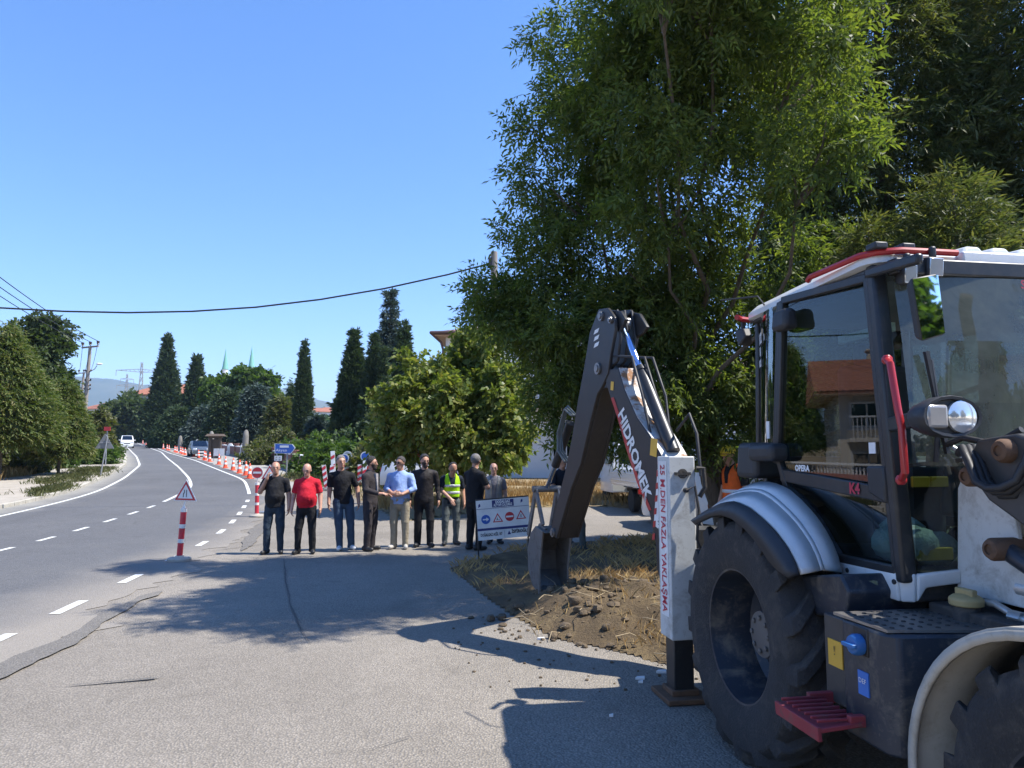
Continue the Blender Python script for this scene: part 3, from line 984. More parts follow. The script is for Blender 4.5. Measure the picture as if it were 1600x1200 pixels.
cyp(320, 640, 100, 60, 'low spreading conifer between the short cypress and the stone gate', ML_BLUE, name='fir_tree', n=2600, seed=61, lift=.3, droop=.3, pr=lambda t: np.clip(1 - t, 0, 1) ** .55, Lr=.8, leafL=.6, leafW=.16, ang=38)
cyp(280, 640, 110, 70, 'low dark conifer filling the space between the two ragged cypresses', ML_CYP, name='fir_tree', n=2600, seed=62, lift=.3, droop=.3, pr=lambda t: np.clip(1 - t, 0, 1) ** .5, Lr=.9, leafL=.7, leafW=.2, ang=38)
cyp(437, 622, 80, 50, 'conifer with brownish lower branches just left of the slim cypress', ML_DRYLEAF, name='fir_tree', n=2000, seed=63, lift=.3, droop=.3, pr=lambda t: np.clip(1 - t, 0, 1) ** .7, Lr=.7, leafL=.5, leafW=.14, ang=38)
cyp(456, 596, 88, 26, 'thin wind-bent conifer tip left of the slim cypress', ML_CYP, name='fir_tree', n=1200, seed=64, lift=.3, droop=.3, pr=lambda t: np.clip(1 - t, 0, 1) ** .9, Lr=.6, leafL=.45, leafW=.12, ang=38)
cyp(495, 652, 62, 40, 'small blue-grey spruce right of the slim cypress', ML_BLUE, name='spruce_tree', n=2000, seed=65, lift=.15, droop=.2, tiers=9, pr=lambda t: np.clip(1 - t, 0, 1) ** .8, Lr=.5, leafL=.36, leafW=.09, ang=38, inner=.2)
rl = [lob(*a) for a in [(380, 602, 112, 2.6), (345, 612, 112, 2.2), (408, 600, 112, 2.3), (360, 628, 112, 3.0), (418, 622, 112, 2.2), (392, 636, 112, 2.8)]]
broadleaf('round_tree', (at(375, 690, 112)[0], 112, g(112)), rl, ML_GREEN, 'rounded bright green tree in front of the two minarets', per=3.2, K=2, P=7, Lr=1.0, leafL=.75, leafW=.5, droop=.2, trunk_r=.4, seed=66)
rl = [lob(*a) for a in [(200, 640, 165, 4.0), (185, 655, 165, 3.8), (215, 650, 165, 4), (200, 670, 165, 4.5), (225, 672, 165, 3.2), (180, 675, 165, 3)]]
broadleaf('round_tree', (at(200, 690, 165)[0], 165, g(165)), rl, ML_OLIVE, 'rounded olive tree where the road disappears, below the lattice pylons', per=1.8, K=2, P=7, Lr=1.4, leafL=1.0, leafW=.65, droop=.2, trunk_r=.5, seed=67)
for i, (px, py, Y, w, hh, m_, lab) in enumerate([
        (520, 742, 35, 1.2, 1.7, ML_GREEN, 'bright green bush behind the man in the red polo shirt'),
        (474, 738, 37, .7, .95, ML_GREEN, 'bush partly hiding the blue direction sign'),
        (555, 742, 33, 1.3, 1.7, ML_GREEN, 'bush left of the stacked red and white barriers'),
        (600, 738, 30, 1.4, 2.1, ML_DRYLEAF, 'dull olive bush above the stacked red and white barriers'),
        (404, 716, 52, 1.2, 1.3, ML_DRYLEAF, 'yellowish shrub behind the brick wall near the blue sign'),
        (520, 722, 47, 3.0, 2.2, ML_GREEN, 'large green bush below the broad leftmost cypress'),
        (445, 705, 60, 2.4, 2.4, ML_DRYLEAF, 'shrub between the slim cypress and the brick wall'),
        (575, 705, 44, 2.2, 2.8, ML_CYP, 'dark shrub at the foot of the cypress cluster')]):
    b = at(px, py, Y); b[2] = g(Y)
    bush('bush', b, [(b[0] + dx * w, b[1] + dy * w, b[2] + hh * z, w * .6, w * .6, hh * .45) for dx, dy, z in ((-.6, 0, .45), (0, .2, .75), (.6, 0, .45), (0, -.3, .3), (.3, .3, .55))], m_, lab, seed=70 + i, per=9, leafL=.24, leafW=.16, Lr=.4)

# ------------------------------------------------------------------ backhoe loader
TH = R(9.3)
BO = np.array([2.40, 4.55])
HD = np.array([math.sin(TH), -math.cos(TH)])          # forward of the machine
RT = np.array([-math.cos(TH), -math.sin(TH)])         # its right-hand side, turned to the camera
def W(u, v, z):
    q = BO + u * HD + v * RT
    return Vector((q[0], q[1], z))
def pv(px, py, v):
    d = ray(px, py)
    t = (v + BO @ RT) / (d[:2] @ RT)
    p = np.array([0, 0, EYE]) + d * t
    q = p[:2] - BO
    return (float(q @ HD), v, float(p[2]))
def pu(px, py, u):
    d = ray(px, py)
    t = (u + BO @ HD) / (d[:2] @ HD)
    p = np.array([0, 0, EYE]) + d * t
    q = p[:2] - BO
    return (u, float(q @ RT), float(p[2]))
HV, RV = Vector((HD[0], HD[1], 0)), Vector((RT[0], RT[1], 0))
ZV = Vector((0, 0, 1))
MACH = Matrix(((HD[0], RT[0], 0), (HD[1], RT[1], 0), (0, 0, 1)))
def Wm(p, s=1):
    return W(p[0], p[1] * s, p[2])

DUST = (.33, .27, .19)
M_WHITE = mat('machine_white_paint', (.66, .67, .66), .35, dirt=(.38, .34, .28), dirt_amt=.32, dirt_scale=3, var=.03, coat=.3)
M_WHITED = mat('scuffed_white_paint', (.58, .59, .57), .5, dirt=(.22, .19, .15), dirt_amt=.65, dirt_scale=4, var=.06)
M_BLACK = mat('black_paint', (.022, .023, .025), .38, dirt=(.13, .11, .085), dirt_amt=.35, dirt_scale=4, var=.1)
M_GREYB = mat('charcoal_paint', (.048, .047, .047), .45, dirt=(.16, .13, .10), dirt_amt=.4, dirt_scale=3, var=.1)
M_BOOM = mat('boom_charcoal_paint', (.024, .023, .024), .42, dirt=(.13, .105, .08), dirt_amt=.3, dirt_scale=3, var=.1)
M_NAVY = mat('dark_navy_paint', (.020, .026, .038), .42, dirt=(.17, .145, .11), dirt_amt=.7, dirt_scale=4, var=.1)
M_TYRE = mat('dusty_rubber', (.030, .030, .031), .85, dirt=(.145, .125, .10), dirt_amt=.55, dirt_scale=5, var=.15, bmp=.5, bscale=90)
M_PLAST = mat('black_plastic', (.024, .025, .028), .5, dirt=(.12, .105, .08), dirt_amt=.25, dirt_scale=6)
M_RED = mat('red_paint', (.42, .018, .022), .38, dirt=(.2, .12, .09), dirt_amt=.2, dirt_scale=5, coat=.3)
M_REDD = mat('worn_red_paint', (.27, .035, .045), .7, dirt=(.14, .10, .08), dirt_amt=.7, dirt_scale=9)
M_CHROME = mat('chrome_rod', (.62, .66, .72), .12, 1.0, var=.03)
M_STEEL = mat('worn_steel', (.30, .29, .28), .42, .85, dirt=(.20, .13, .08), dirt_amt=.5, dirt_scale=7)
M_RUST = mat('rusty_steel', (.15, .085, .05), .8, .2, dirt=(.06, .04, .03), dirt_amt=.6, dirt_scale=9)
M_RUSTW = mat('chipped_white_over_rust', (.56, .55, .52), .55, dirt=(.30, .15, .07), dirt_amt=.95, dirt_scale=3.2)
M_BEIGE = mat('dusty_beige_fender', (.44, .40, .33), .65, dirt=(.25, .21, .15), dirt_amt=.6, dirt_scale=5)
M_HOSE = mat('rubber_hose', (.022, .022, .024), .55, dirt=(.12, .10, .08), dirt_amt=.3)
M_PIPE = mat('zinc_pipe', (.55, .55, .53), .4, .7, dirt=(.3, .26, .2), dirt_amt=.5)
M_YEL = mat('yellow_sticker', (.72, .42, .05), .5)
M_YELB = mat('yellow_block', (.70, .48, .04), .5)
M_BLUEST = mat('blue_sticker', (.04, .16, .52), .5)
M_BLUEC = mat('blue_cap', (.03, .14, .38), .45, dirt=(.2, .18, .14), dirt_amt=.3)
M_STKW = mat('white_sticker', (.78, .78, .77), .45, dirt=(.5, .46, .4), dirt_amt=.25)
M_INKR = mat('red_lettering', (.50, .03, .06), .5)
M_INKK = mat('black_lettering', (.02, .02, .022), .5)
M_INKW = mat('white_lettering', (.78, .78, .76), .5)
M_LAMP = mat('lamp_reflector', (.75, .77, .78), .12, .6)
M_MIRROR = mat('mirror_face', (.85, .87, .88), .02, 1.0, var=0)
M_GRIME = mat('dirty_chassis', (.035, .033, .032), .75, dirt=(.15, .12, .09), dirt_amt=.7, dirt_scale=6)
M_BUCK = mat('polished_bucket_steel', (.17, .165, .16), .5, .4, dirt=(.10, .08, .06), dirt_amt=.7, dirt_scale=6)
M_SEAT = mat('grey_seat_cloth', (.06, .062, .068), .9)
M_BAG = mat('pale_plastic_bag', (.55, .68, .64), .4, bmp=1, bscale=25)
M_HEADL = mat('grey_headliner', (.18, .19, .20), .9)
MG_DOOR = glass_mat('tinted_door_glass', (.32, .42, .41), 1.42)
MG_SIDE = glass_mat('tinted_rear_glass', (.27, .36, .38), 1.9)
MG_WIND = glass_mat('dusty_windscreen', (.30, .38, .34), 1.45, .44, (.27, .30, .26), (2.5, 14, 1.0))
MG_LENS = glass_mat('lamp_lens', (.85, .88, .9), 1.6)

bh = thing('backhoe_loader', W(0, 0, 0), 0, 'white and charcoal backhoe loader parked at right with its rear digging arm folded down', 'backhoe')

# --- wheels
def wheel(u, v, r, hw, rim_r, s, nl, lugh):
    """s=+1 on the side turned to the camera"""
    c = W(u, v * s, r)
    ax = RV * s
    M = MB()
    d = hw
    prof = [(rim_r + .015, -d * .86), (rim_r + .03, d * .92), (rim_r - .005, d * .88), (rim_r - .02, d * .55), (rim_r - .045, d * .20), (rim_r - .06, -d * .25), (rim_r * .72, -d * .42), (rim_r * .45, -d * .28), (rim_r * .38, -d * .24), (rim_r * .36, d * .12), (rim_r * .10, d * .15)]
    M.lathe(c, ax, prof, 40)
    wh = M.build('wheel', M_NAVY, bh, smooth=35)
    M = MB()
    M.lathe(c + ax * d * .13, ax, [(rim_r * .35, 0), (rim_r * .35, d * .05), (rim_r * .2, d * .09), (rim_r * .02, d * .09)], 24)
    a0, b0 = ZV, ax.cross(ZV)
    for k in range(8):
        a = k * math.pi / 4
        M.lathe(c + ax * d * .16 + (a0 * math.cos(a) + b0 * math.sin(a)) * rim_r * .25, ax, [(.016, 0), (.016, .022), (.008, .026)], 6)
    M.build('hub', mat('dull_grey_hub', (.13, .125, .12), .6, .3, dirt=(.2, .17, .13), dirt_amt=.5), wh, smooth=30)
    M = MB()
    tr = r - lugh
    prof = [(rim_r + .005, -d * .9), (rim_r + .05, -d * .98), ((rim_r + tr) / 2, -d * 1.06), (tr - .05, -d * 1.02), (tr - .012, -d * .84), (tr, -d * .45), (tr + .003, 0), (tr, d * .45), (tr - .012, d * .84), (tr - .05, d * 1.02), ((rim_r + tr) / 2, d * 1.06), (rim_r + .05, d * .98), (rim_r + .005, d * .9)]
    M.lathe(c, ax, prof, 72, cap=False)
    for k in range(nl):
        for sd in (-1, 1):
            ang0 = 2 * math.pi * (k + (.5 if sd > 0 else 0)) / nl
            path = [(1.03, 0.0, tr - .095, tr - .055), (.98, .02, tr - .06, r - .022), (.82, .05, tr - .03, r - .004), (.45, .17, tr - .02, r), (.12, .30, tr - .02, r - .002), (-.02, .35, tr - .02, r - .012)]
            rings = []
            for (w, da, ri, ro) in path:
                A = ang0 + da * 1.0
                def P(aa, rr): return c + ax * (w * d * sd) + (a0 * math.cos(aa) + b0 * math.sin(aa)) * rr
                hwid = .062 / r
                rings.append([P(A - hwid, ri), P(A + hwid, ri), P(A + hwid * .72, ro), P(A - hwid * .72, ro)])
            M.lofts(rings)
    M.build('tyre', M_TYRE, wh, smooth=38, bevel=.006, seg=1)
for s in (1, -1):
    wheel(-.02, .905, .705, .215, .375, s, 17, .042)
    wheel(2.07, .86, .56, .19, .28, s, 15, .034)
M = MB()
M.tube([W(-.02, -.75, .715), W(-.02, .75, .715)], .14, 14)
M.build('rear_axle', M_GRIME, bh)
M = MB()
M.tube([W(2.07, -.75, .56), W(2.07, .75, .56)], .09, 14)
M.build('front_axle', M_GRIME, bh)

# --- chassis
M = MB()
M.box(W(.75, 0, .80), (3.6, .84, .56), MACH)
M.box(W(2.75, 0, .75), (.5, .7, .4), MACH)
M.box(W(.35, 0, 1.13), (1.25, 1.40, .12), MACH)
M.box(W(-.62, 0, .80), (.75, 1.05, .5), MACH)
M.build('chassis', M_GRIME, bh, bevel=.015)

# --- rear fenders: black edge and white shell
fa = [(1084, 818), (1110, 806), (1126, 804), (1144, 811), (1164, 826), (1184, 848), (1204, 878), (1220, 896), (1232, 903)]
fb = [(1084, 816), (1108, 800), (1136, 787), (1154, 785), (1172, 793), (1192, 809), (1212, 828), (1232, 854), (1246, 880), (1252, 897)]
fc = [(1150, 776), (1172, 758), (1190, 755), (1208, 756), (1232, 766), (1252, 784), (1272, 806), (1286, 826), (1300, 852), (1308, 874), (1313, 895)]
def resample(P, n):
    P = np.array(P, float)
    d = np.concatenate([[0], np.cumsum(np.hypot(*np.diff(P, axis=0).T))])
    t = np.linspace(0, d[-1], n)
    return np.stack([np.interp(t, d, P[:, 0]), np.interp(t, d, P[:, 1])], 1)
NA = 22
A_ = [pv(x, y, 1.15) for x, y in resample(fa, NA)]
B_ = [pv(x, y, 1.09) for x, y in resample(fb, NA)]
C_ = [pv(x, y, .80) for x, y in resample(fc, NA)]
for s in (1, -1):
    M = MB()
    a, b, c = [[Wm(p, s) for p in L] for L in (A_, B_, C_)]
    M.sheet(b, [p.lerp(q, .45) + ZV * .012 for p, q in zip(b, c)])
    m1 = [p.lerp(q, .45) + ZV * .012 for p, q in zip(b, c)]
    m2 = [p.lerp(q, .55) + ZV * .018 for p, q in zip(b, c)]
    M.v, M.f, M.m = [], [], []
    M.lofts([b, m1, m2, c], cap=False) if False else None
    for k in range(NA - 1):
        pass
    M.sheet(b, m1); M.sheet(m1, m2); M.sheet(m2, c)
    o = M.build('rear_fender', M_WHITE, bh, smooth=50)
    sm = o.modifiers.new('s', 'SOLIDIFY'); sm.thickness = .025; sm.offset = 0
    M = MB()
    b2 = [p + RV * s * .012 + ZV * .002 for p in b]
    M.sheet(a, b2)
    e = M.build('fender_edge', M_PLAST, o, smooth=50)
    sm = e.modifiers.new('s', 'SOLIDIFY'); sm.thickness = .03; sm.offset = 0
    # marker lamp on the fender
    p = Wm(pv(1276, 877, .93), s)
    M = MB().box(p + RV * s * .01, (.085, .03, .03), MACH)
    M.build('marker_lamp', M_PLAST, o, bevel=.012)
    # dark panel ahead of the wheel
    pts = [(1230, 901), (1313, 897), (1326, 925), (1322, 962), (1275, 962)]
    M = MB()
    M.loft([Wm(pv(x, y, .98), s) for x, y in pts], [Wm(pv(x, y, .98)[:1] + (.55, pv(x, y, .98)[2]), s) for x, y in pts])
    M.build('fender_panel', M_NAVY, bh, bevel=.012)

# --- cab
door = [(1217, 712), (1224, 470), (1357, 434), (1404, 892), (1313, 872), (1300, 850), (1286, 825), (1272, 805), (1252, 783), (1232, 765)]
VS = .74
D_ = [pv(x, y, VS) for x, y in door]
ztop = 2.70
def bar(M, a, b, w, t, up=None):
    """square bar from a to b"""
    a, b = Vector(a), Vector(b)
    d = (b - a).normalized()
    n = up if up is not None else RV
    n = (n - d * n.dot(d)).normalized()
    m = d.cross(n)
    q = lambda p: [p + m * w / 2 + n * t / 2, p - m * w / 2 + n * t / 2, p - m * w / 2 - n * t / 2, p + m * w / 2 - n * t / 2]
    M.loft(q(a), q(b))
RC = (-.64, .57)                                         # rear corner of the cab in plan
rc_b, rc_t = (RC[0] - .03, RC[1], 1.72), (RC[0] + .02, RC[1], 2.72)
pa_t, pa_b = D_[2], D_[3]
for s in (1, -1):
    M = MB()
    bar(M, W(pa_b[0] + .035, .725 * s, 1.16), W(pa_t[0] + .035, .725 * s, ztop), .062, .08)
    M.build('front_pillar', M_BLACK, bh, bevel=.015)
    M = MB()
    bar(M, W(D_[0][0] - .035, .725 * s, 1.70), W(D_[1][0] - .035, .725 * s, ztop), .06, .06)
    M.build('door_post', M_BLACK, bh, bevel=.012)
    M = MB()
    bar(M, W(rc_b[0], rc_b[1] * s, 1.70), W(rc_t[0], rc_t[1] * s, ztop), .045, .05)
    M.build('rear_pillar', M_BLACK, bh, bevel=.012)
    # door: frame, panes, handle
    M = MB()
    Q = [Wm((p[0], .742, p[2]), s) for p in D_]
    for k in range(len(Q)):
        bar(M, Q[k], Q[(k + 1) % len(Q)], .045, .035)
    r1, r2 = pv(1222, 742, .742), pv(1393, 775, .742)
    bar(M, Wm(r1, s), Wm(r2, s), .075, .03)
    dr = M.build('door', M_BLACK, bh, bevel=.006)
    M = MB()
    Qg = [Wm((p[0], .742 - .040 * (p[0] - D_[0][0]), p[2]), s) for p in D_]
    M.add(Qg, [tuple(range(len(Qg)))])
    M.build('door_pane', MG_DOOR, dr, smooth=0)
    M = MB()
    h1, h2, h3, h4 = [Wm(pv(x, y, .77), s) for x, y in ((1352, 728), (1380, 728), (1384, 788), (1356, 770))]
    M.loft([h1, h2, h3, h4], [p - RV * s * .05 for p in (h1, h2, h3, h4)])
    M.build('door_handle', M_PLAST, dr, bevel=.012)
    # rear quarter glass, bowed outward
    M = MB()
    lo, hi = [], []
    for k in range(7):
        t = k / 6
        u = D_[0][0] - .07 + (RC[0] + .02 - D_[0][0] + .07) * t
        v = .735 + (RC[1] + .02 - .735) * (t ** 1.6)
        lo.append(W(u - .01, v * s, 1.72)); hi.append(W(u + .05, v * s, 2.69))
    M.sheet(lo, hi)
    qg = M.build('rear_quarter_glass', MG_SIDE, bh, smooth=60)
    if s == 1:
        # lettering stuck to the quarter glass
        d1 = (lo[3] - lo[5]).normalized()
        for body, fr, sz, col_ in (('102', .835, .10, M_INKW), ('B', .825, .055, M_INKW), ('III', .745, .075, M_INKW), ('1021', .665, .062, M_INKW)):
            c = lo[4].lerp(hi[4], fr)
            if body == 'B': c = lo[2].lerp(hi[2], fr)
            text('lettering', body, sz, c + d1.cross(ZV) * 0, -(-d1), ZV, col_, qg, off=.006, bold=.004, sx=1.1)
        c = lo[1].lerp(hi[1], .20)
        M = MB(); M.box(c + RV * .004, (.035, .004, .11), MACH); M.build('sticker', M_STKW, qg)
# cab back window and its frame
M = MB()
bar(M, W(RC[0], -.58, 1.72), W(RC[0], .58, 1.72), .06, .05, ZV); bar(M, W(RC[0] + .03, -.58, 2.69), W(RC[0] + .03, .58, 2.69), .06, .05, ZV)
M.box(W(RC[0] + .02, 0, 1.42), (.05, 1.14, .58), MACH)
M.build('rear_frame', M_BLACK, bh, bevel=.01)
M = MB()
M.add([W(RC[0], -.57, 1.74), W(RC[0], .57, 1.74), W(RC[0] + .03, .57, 2.67), W(RC[0] + .03, -.57, 2.67)], [(0, 1, 2, 3)])
M.build('rear_window', glass_mat('clear_glass', (.75, .82, .8), 1.5), bh, smooth=0)
# windscreen
uf = pa_b[0] + .06
M = MB()
rows = []
for z, du in ((1.70, .02), (2.0, .015), (2.3, -.01), (2.62, -.05)):
    rows.append([W(uf + du + .06 * math.cos(v / .72 * math.pi / 2), v, z) for v in np.linspace(.70, -.70, 11)])
for k in range(3): M.sheet(rows[k], rows[k + 1])
ws = M.build('windscreen', MG_WIND, bh, smooth=60)
for s in (1, -1):
    M = MB()
    M.sheet([W(uf + .01, .70 * s, 1.22), W(uf + .05, .42 * s, 1.22)], [W(uf + .02, .70 * s, 1.70), W(uf + .06, .42 * s, 1.70)])
    M.build('lower_windscreen', MG_DOOR, bh, smooth=0)
M = MB()
bar(M, W(uf - .03, -.72, 2.665), W(uf - .03, .72, 2.665), .07, .08, ZV)
M.build('cab_header', M_BLACK, bh, bevel=.01)
for s in (1, -1):
    M = MB(); bar(M, W(uf - .02, .72 * s, 1.70), W(uf + .07, .38 * s, 1.74), .016, .02, ZV)
    M.build('glass_bar', M_BLACK, bh)
    M = MB(); bar(M, W(pa_t[0], .725 * s, 2.665), W(RC[0], .60 * s, 2.70), .06, .05, ZV); M.build('side_rail', M_BLACK, bh, bevel=.01)
text('lettering', 'S U P R A', .06, W(uf + .035, -.05, 2.585), -RV, ZV, M_INKR, ws, off=.004)
# wipers
M = MB()
M.tube([W(uf + .05, .60, 1.72), W(uf + .06, .58, 1.95), W(uf + .05, .60, 2.2)], .012, 6)
bar(M, W(uf + .065, .55, 1.76), W(uf + .05, .62, 2.24), .02, .02)
M.build('wiper', M_PLAST, bh)

# --- cab interior
M = MB()
M.box(W(.05, 0, 1.62), (.46, .50, .12), MACH); M.box(W(-.20, 0, 1.98), (.13, .48, .70), MACH); M.box(W(.05, 0, 1.4), (.3, .3, .4), MACH)
M.box(W(-.20, 0, 2.40), (.10, .26, .16), MACH)
M.build('driver_seat', M_SEAT, bh, bevel=.04, seg=3)
M = MB()
cst = W(.62, 0, 2.02)
tl = (ZV * .85 - HV * .5).normalized()
e1 = RV; e2 = tl.cross(e1)
M.tube([cst + (e1 * math.cos(a) + e2 * math.sin(a)) * .19 for a in np.linspace(0, 2 * math.pi, 25)], .016, 8, cap=False)
for a in (0, 2.1, 4.2): M.tube([cst, cst + (e1 * math.cos(a) + e2 * math.sin(a)) * .19], .014, 6)
M.tube([cst, W(.80, 0, 1.5)], .04, 10)
M.build('steering_wheel', M_PLAST, bh)
M = MB()
M.box(W(.78, 0, 1.62), (.22, .62, .36), MACH, taper=(.7, .9)); M.box(W(.1, -.5, 1.55), (.7, .2, .5), MACH)
M.build('dashboard', M_PLAST, bh, bevel=.03)
M = MB().box(W(.12, 0, 2.655), (1.35, 1.2, .03), MACH); M.build('headliner', M_HEADL, bh)
M = MB()
M.box(W(.15, .30, 2.48), (.5, .03, .05), MACH); M.box(W(.22, .30, 2.475), (.16, .036, .03), MACH)
M.build('interior_panel', M_BAG, bh)
M = MB()
rr = random.Random(3)
for k, (u, v, z, q) in enumerate(((.62, .50, 1.30, .11), (.72, .38, 1.28, .10), (.84, .58, 1.33, .09), (.55, .42, 1.36, .09))):
    o = len(M.v)
    M.ball(W(u, v, z), q, 14, (1.2, 1, .9))
    for i in range(o, len(M.v)):
        x, y, zz = M.v[i]; f_ = 1 + .25 * (rr.random() - .5)
        c = W(u, v, z); M.v[i] = (c.x + (x - c.x) * f_, c.y + (y - c.y) * f_, c.z + (zz - c.z) * f_)
M.build('plastic_bag', M_BAG, bh, smooth=70)
M = MB(); M.box(W(.90, .52, 1.28), (.03, .18, .06), MACH); M.box(W(.93, .60, 1.625), (.02, .09, .05), MACH); M.box(W(.93, .50, 1.625), (.02, .09, .05), MACH)
M.build('yellow_box', M_YELB, bh, bevel=.004)
# door lettering
dr0 = [o for o in kids(bh) if o.name.startswith('door') and 'post' not in o.name][0]
text('lettering', 'OPERA', .048, Wm(pv(1254, 732, .746)), HV, ZV, M_INKW, dr0, off=.004, bold=.002)
text('lettering', 'K4', .075, Wm(pv(1336, 764, .758)), HV, ZV, M_INKR, dr0, off=.004, bold=.003)
M = MB(); M.box(Wm(pv(1363, 700, .742)), (.05, .004, .055), MACH); M.build('sticker', M_STKW, dr0)

# --- roof
def rrect(u0, u1, v, z, r=.12, n=4, sl=0):
    nar = lambda u: 1 - .20 * min(1, max(0, (.05 - u) / .79))
    P = []
    for cu, cv, a0 in ((u1 - r, v - r, 0), (u0 + r, v - r, 90), (u0 + r, -v + r, 180), (u1 - r, -v + r, 270)):
        for k in range(n + 1):
            a = R(a0 + 90 * k / n)
            P.append((cu + r * math.cos(a), cv + r * math.sin(a), z))
    return [W(p[0], p[1] * nar(p[0]), p[2]) for p in P]
ru0, ru1 = -.70, pa_t[0] + .12
M = MB()
M.lofts([rrect(ru0 + .03, ru1 - .03, .74, 2.685), rrect(ru0, ru1, .79, 2.70), rrect(ru0, ru1, .79, 2.735), rrect(ru0 + .06, ru1 - .05, .74, 2.775), rrect(ru0 + .3, ru1 - .25, .55, 2.80)])
rf = M.build('roof', M_WHITE, bh, smooth=45)
M = MB()
for k in range(6):                                       # corrugated front hood of the roof
    v = .26 - k * .155
    a = [W(ru1 - .35, v + .07, 2.775), W(ru1 + .03, v + .07, 2.745), W(ru1 + .03, v - .07, 2.745), W(ru1 - .35, v - .07, 2.775)]
    b = [W(ru1 - .35, v + .04, 2.815), W(ru1 + .02, v + .035, 2.79), W(ru1 + .02, v - .035, 2.79), W(ru1 - .35, v - .04, 2.815)]
    M.loft(a, b)
M.box(W(ru1 + .015, -.13, 2.725), (.05, .93, .07), MACH)
M.build('roof_visor', M_WHITE, rf, bevel=.012)
M = MB()
z = 2.748
M.tube([W(.36, .79, z - .01), W(.40, .80, z), W(ru1 - .1, .80, z), W(ru1 - .02, .76, z), W(ru1 + .03, .66, z), W(ru1 + .03, .36, z)], .017, 8); M.build('roof_rail', M_RED, rf); M = MB()
M.tube([W(ru1 + .03, -.60, z), W(ru1 + .02, -.72, z), W(ru1 - .1, -.80, z), W(.36, -.79, z)], .017, 8); M.build('roof_rail', M_RED, rf)
for s in (1, -1): M = MB(); M.tube([W(ru0 + .05, .72 * s, 2.72), W(ru0 - .06, .64 * s, 2.73), W(ru0 - .07, .5 * s, 2.72)], .02, 8); M.build('rear_rail', M_RED, rf)
# lamps on the roof
def worklamp(c, f, w=.10, h=.10):
    f = Vector(f).normalized(); sdv = f.cross(ZV).normalized(); up = sdv.cross(f)
    M = MB()
    q = lambda k, a: [Vector(c) + f * k + sdv * x * w * a + up * y * h * a for x, y in ((-.5, -.5), (.5, -.5), (.5, .5), (-.5, .5))]
    M.lofts([q(-.07, .6), q(-.02, 1), q(.02, 1)])
    M.box(Vector(c) + ZV * h * .75, (.03, .03, h * .6))
    o = M.build('work_lamp', M_PLAST, bh, bevel=.01)
    M = MB(); M.loft(q(.021, .88), q(.026, .84)); M.build('lens', M_LAMP, o, bevel=.006)
worklamp(W(ru1 + .06, .52, 2.66), HV - ZV * .1, .085, .10); worklamp(W(ru1 + .06, .66, 2.62), HV - ZV * .1, .075, .10)
worklamp(W(ru1 + .06, -.62, 2.66), HV - ZV * .1)
for s in (1, -1):
    worklamp(W(ru0 - .10, .60 * s, 2.60), -HV - ZV * .5, .09, .12)
    worklamp(W(ru0 + .02, .52 * s, 2.62), -HV - ZV * .5, .08, .12)
M = MB()
for s in (.10, -.05): 
    M = MB(); M.box(W(ru1 - .02, .66 + s, 2.775), (.08, .07, .035), MACH); M.build('rail_clamp', M_PLAST, rf, bevel=.008)
M = MB()
M.tube([W(ru1 - .3, -.02, 2.78), W(ru1 + .03, -.02, 2.72), W(ru1 + .05, -.02, 2.66)], .008, 6); M.build('lamp_wire', M_PLAST, rf)
M = MB(); M.tube([W(-.30, .70, 2.735), W(-.33, .73, 2.80), W(-.62, .85, 2.83)], .006, 6); M.build('aerial', M_PLAST, rf)
# rear mirror arm, light blocks beside the door
for s in (1, -1):
    a, b = pv(1240, 500, .80), pv(1207, 500, .80)
    M = MB(); M.box(Wm(((a[0] + b[0]) / 2, .79, (a[2] + b[2]) / 2), s), (.17, .10, .13), MACH, taper=(.9, .8)); M.build('side_lamp', M_PLAST, bh, bevel=.03, seg=3)
    M = MB(); M.box(W(-.38, .70 * s, 1.72), (.27, .27, .23), MACH, taper=(.92, .92)); M.box(W(-.16, .79 * s, 1.77), (.30, .13, .11), MACH)
    M.build('rear_lamp_cluster', M_PLAST, bh, bevel=.035, seg=3)
    M = MB(); M.box(W(-.518, .70 * s, 1.72), (.02, .18, .13), MACH); M.build('rear_lens', M_REDD, bh, bevel=.005)
# front mirror on its arm
for s in (1, -1):
    M = MB(); bar(M, W(pa_t[0] + .02, .76 * s, 2.66), W(pa_t[0] + .42, .78 * s, 2.63), .05, .035)
    ma = M.build('mirror_arm', M_BLACK, bh, bevel=.012)
    if s == 1:
        P = [pu(x, y, pa_t[0] + .46) for x, y in ((1424, 437), (1464, 430), (1475, 521), (1440, 531))]
    else:
        P = [(p[0], -p[1], p[2]) for p in P]
    f = [W(*p) for p in P]
    cc = sum(f, Vector()) / 4
    n_ = (f[1] - f[0]).cross(f[3] - f[0]).normalized()
    if n_.dot(HV) > 0: n_ = -n_
    tw = n_ * -.0
    M = MB()
    big = [cc + (p - cc) * 1.08 for p in f]
    M.loft([p + n_ * -.004 for p in big], [cc + (p - cc) * .9 + n_ * .05 for p in f])
    mo = M.build('mirror', M_PLAST, bh, bevel=.012)
    M = MB(); M.add([p - n_ * .007 for p in f], [(0, 1, 2, 3)]); M.build('mirror_glass', M_MIRROR, mo, smooth=0)
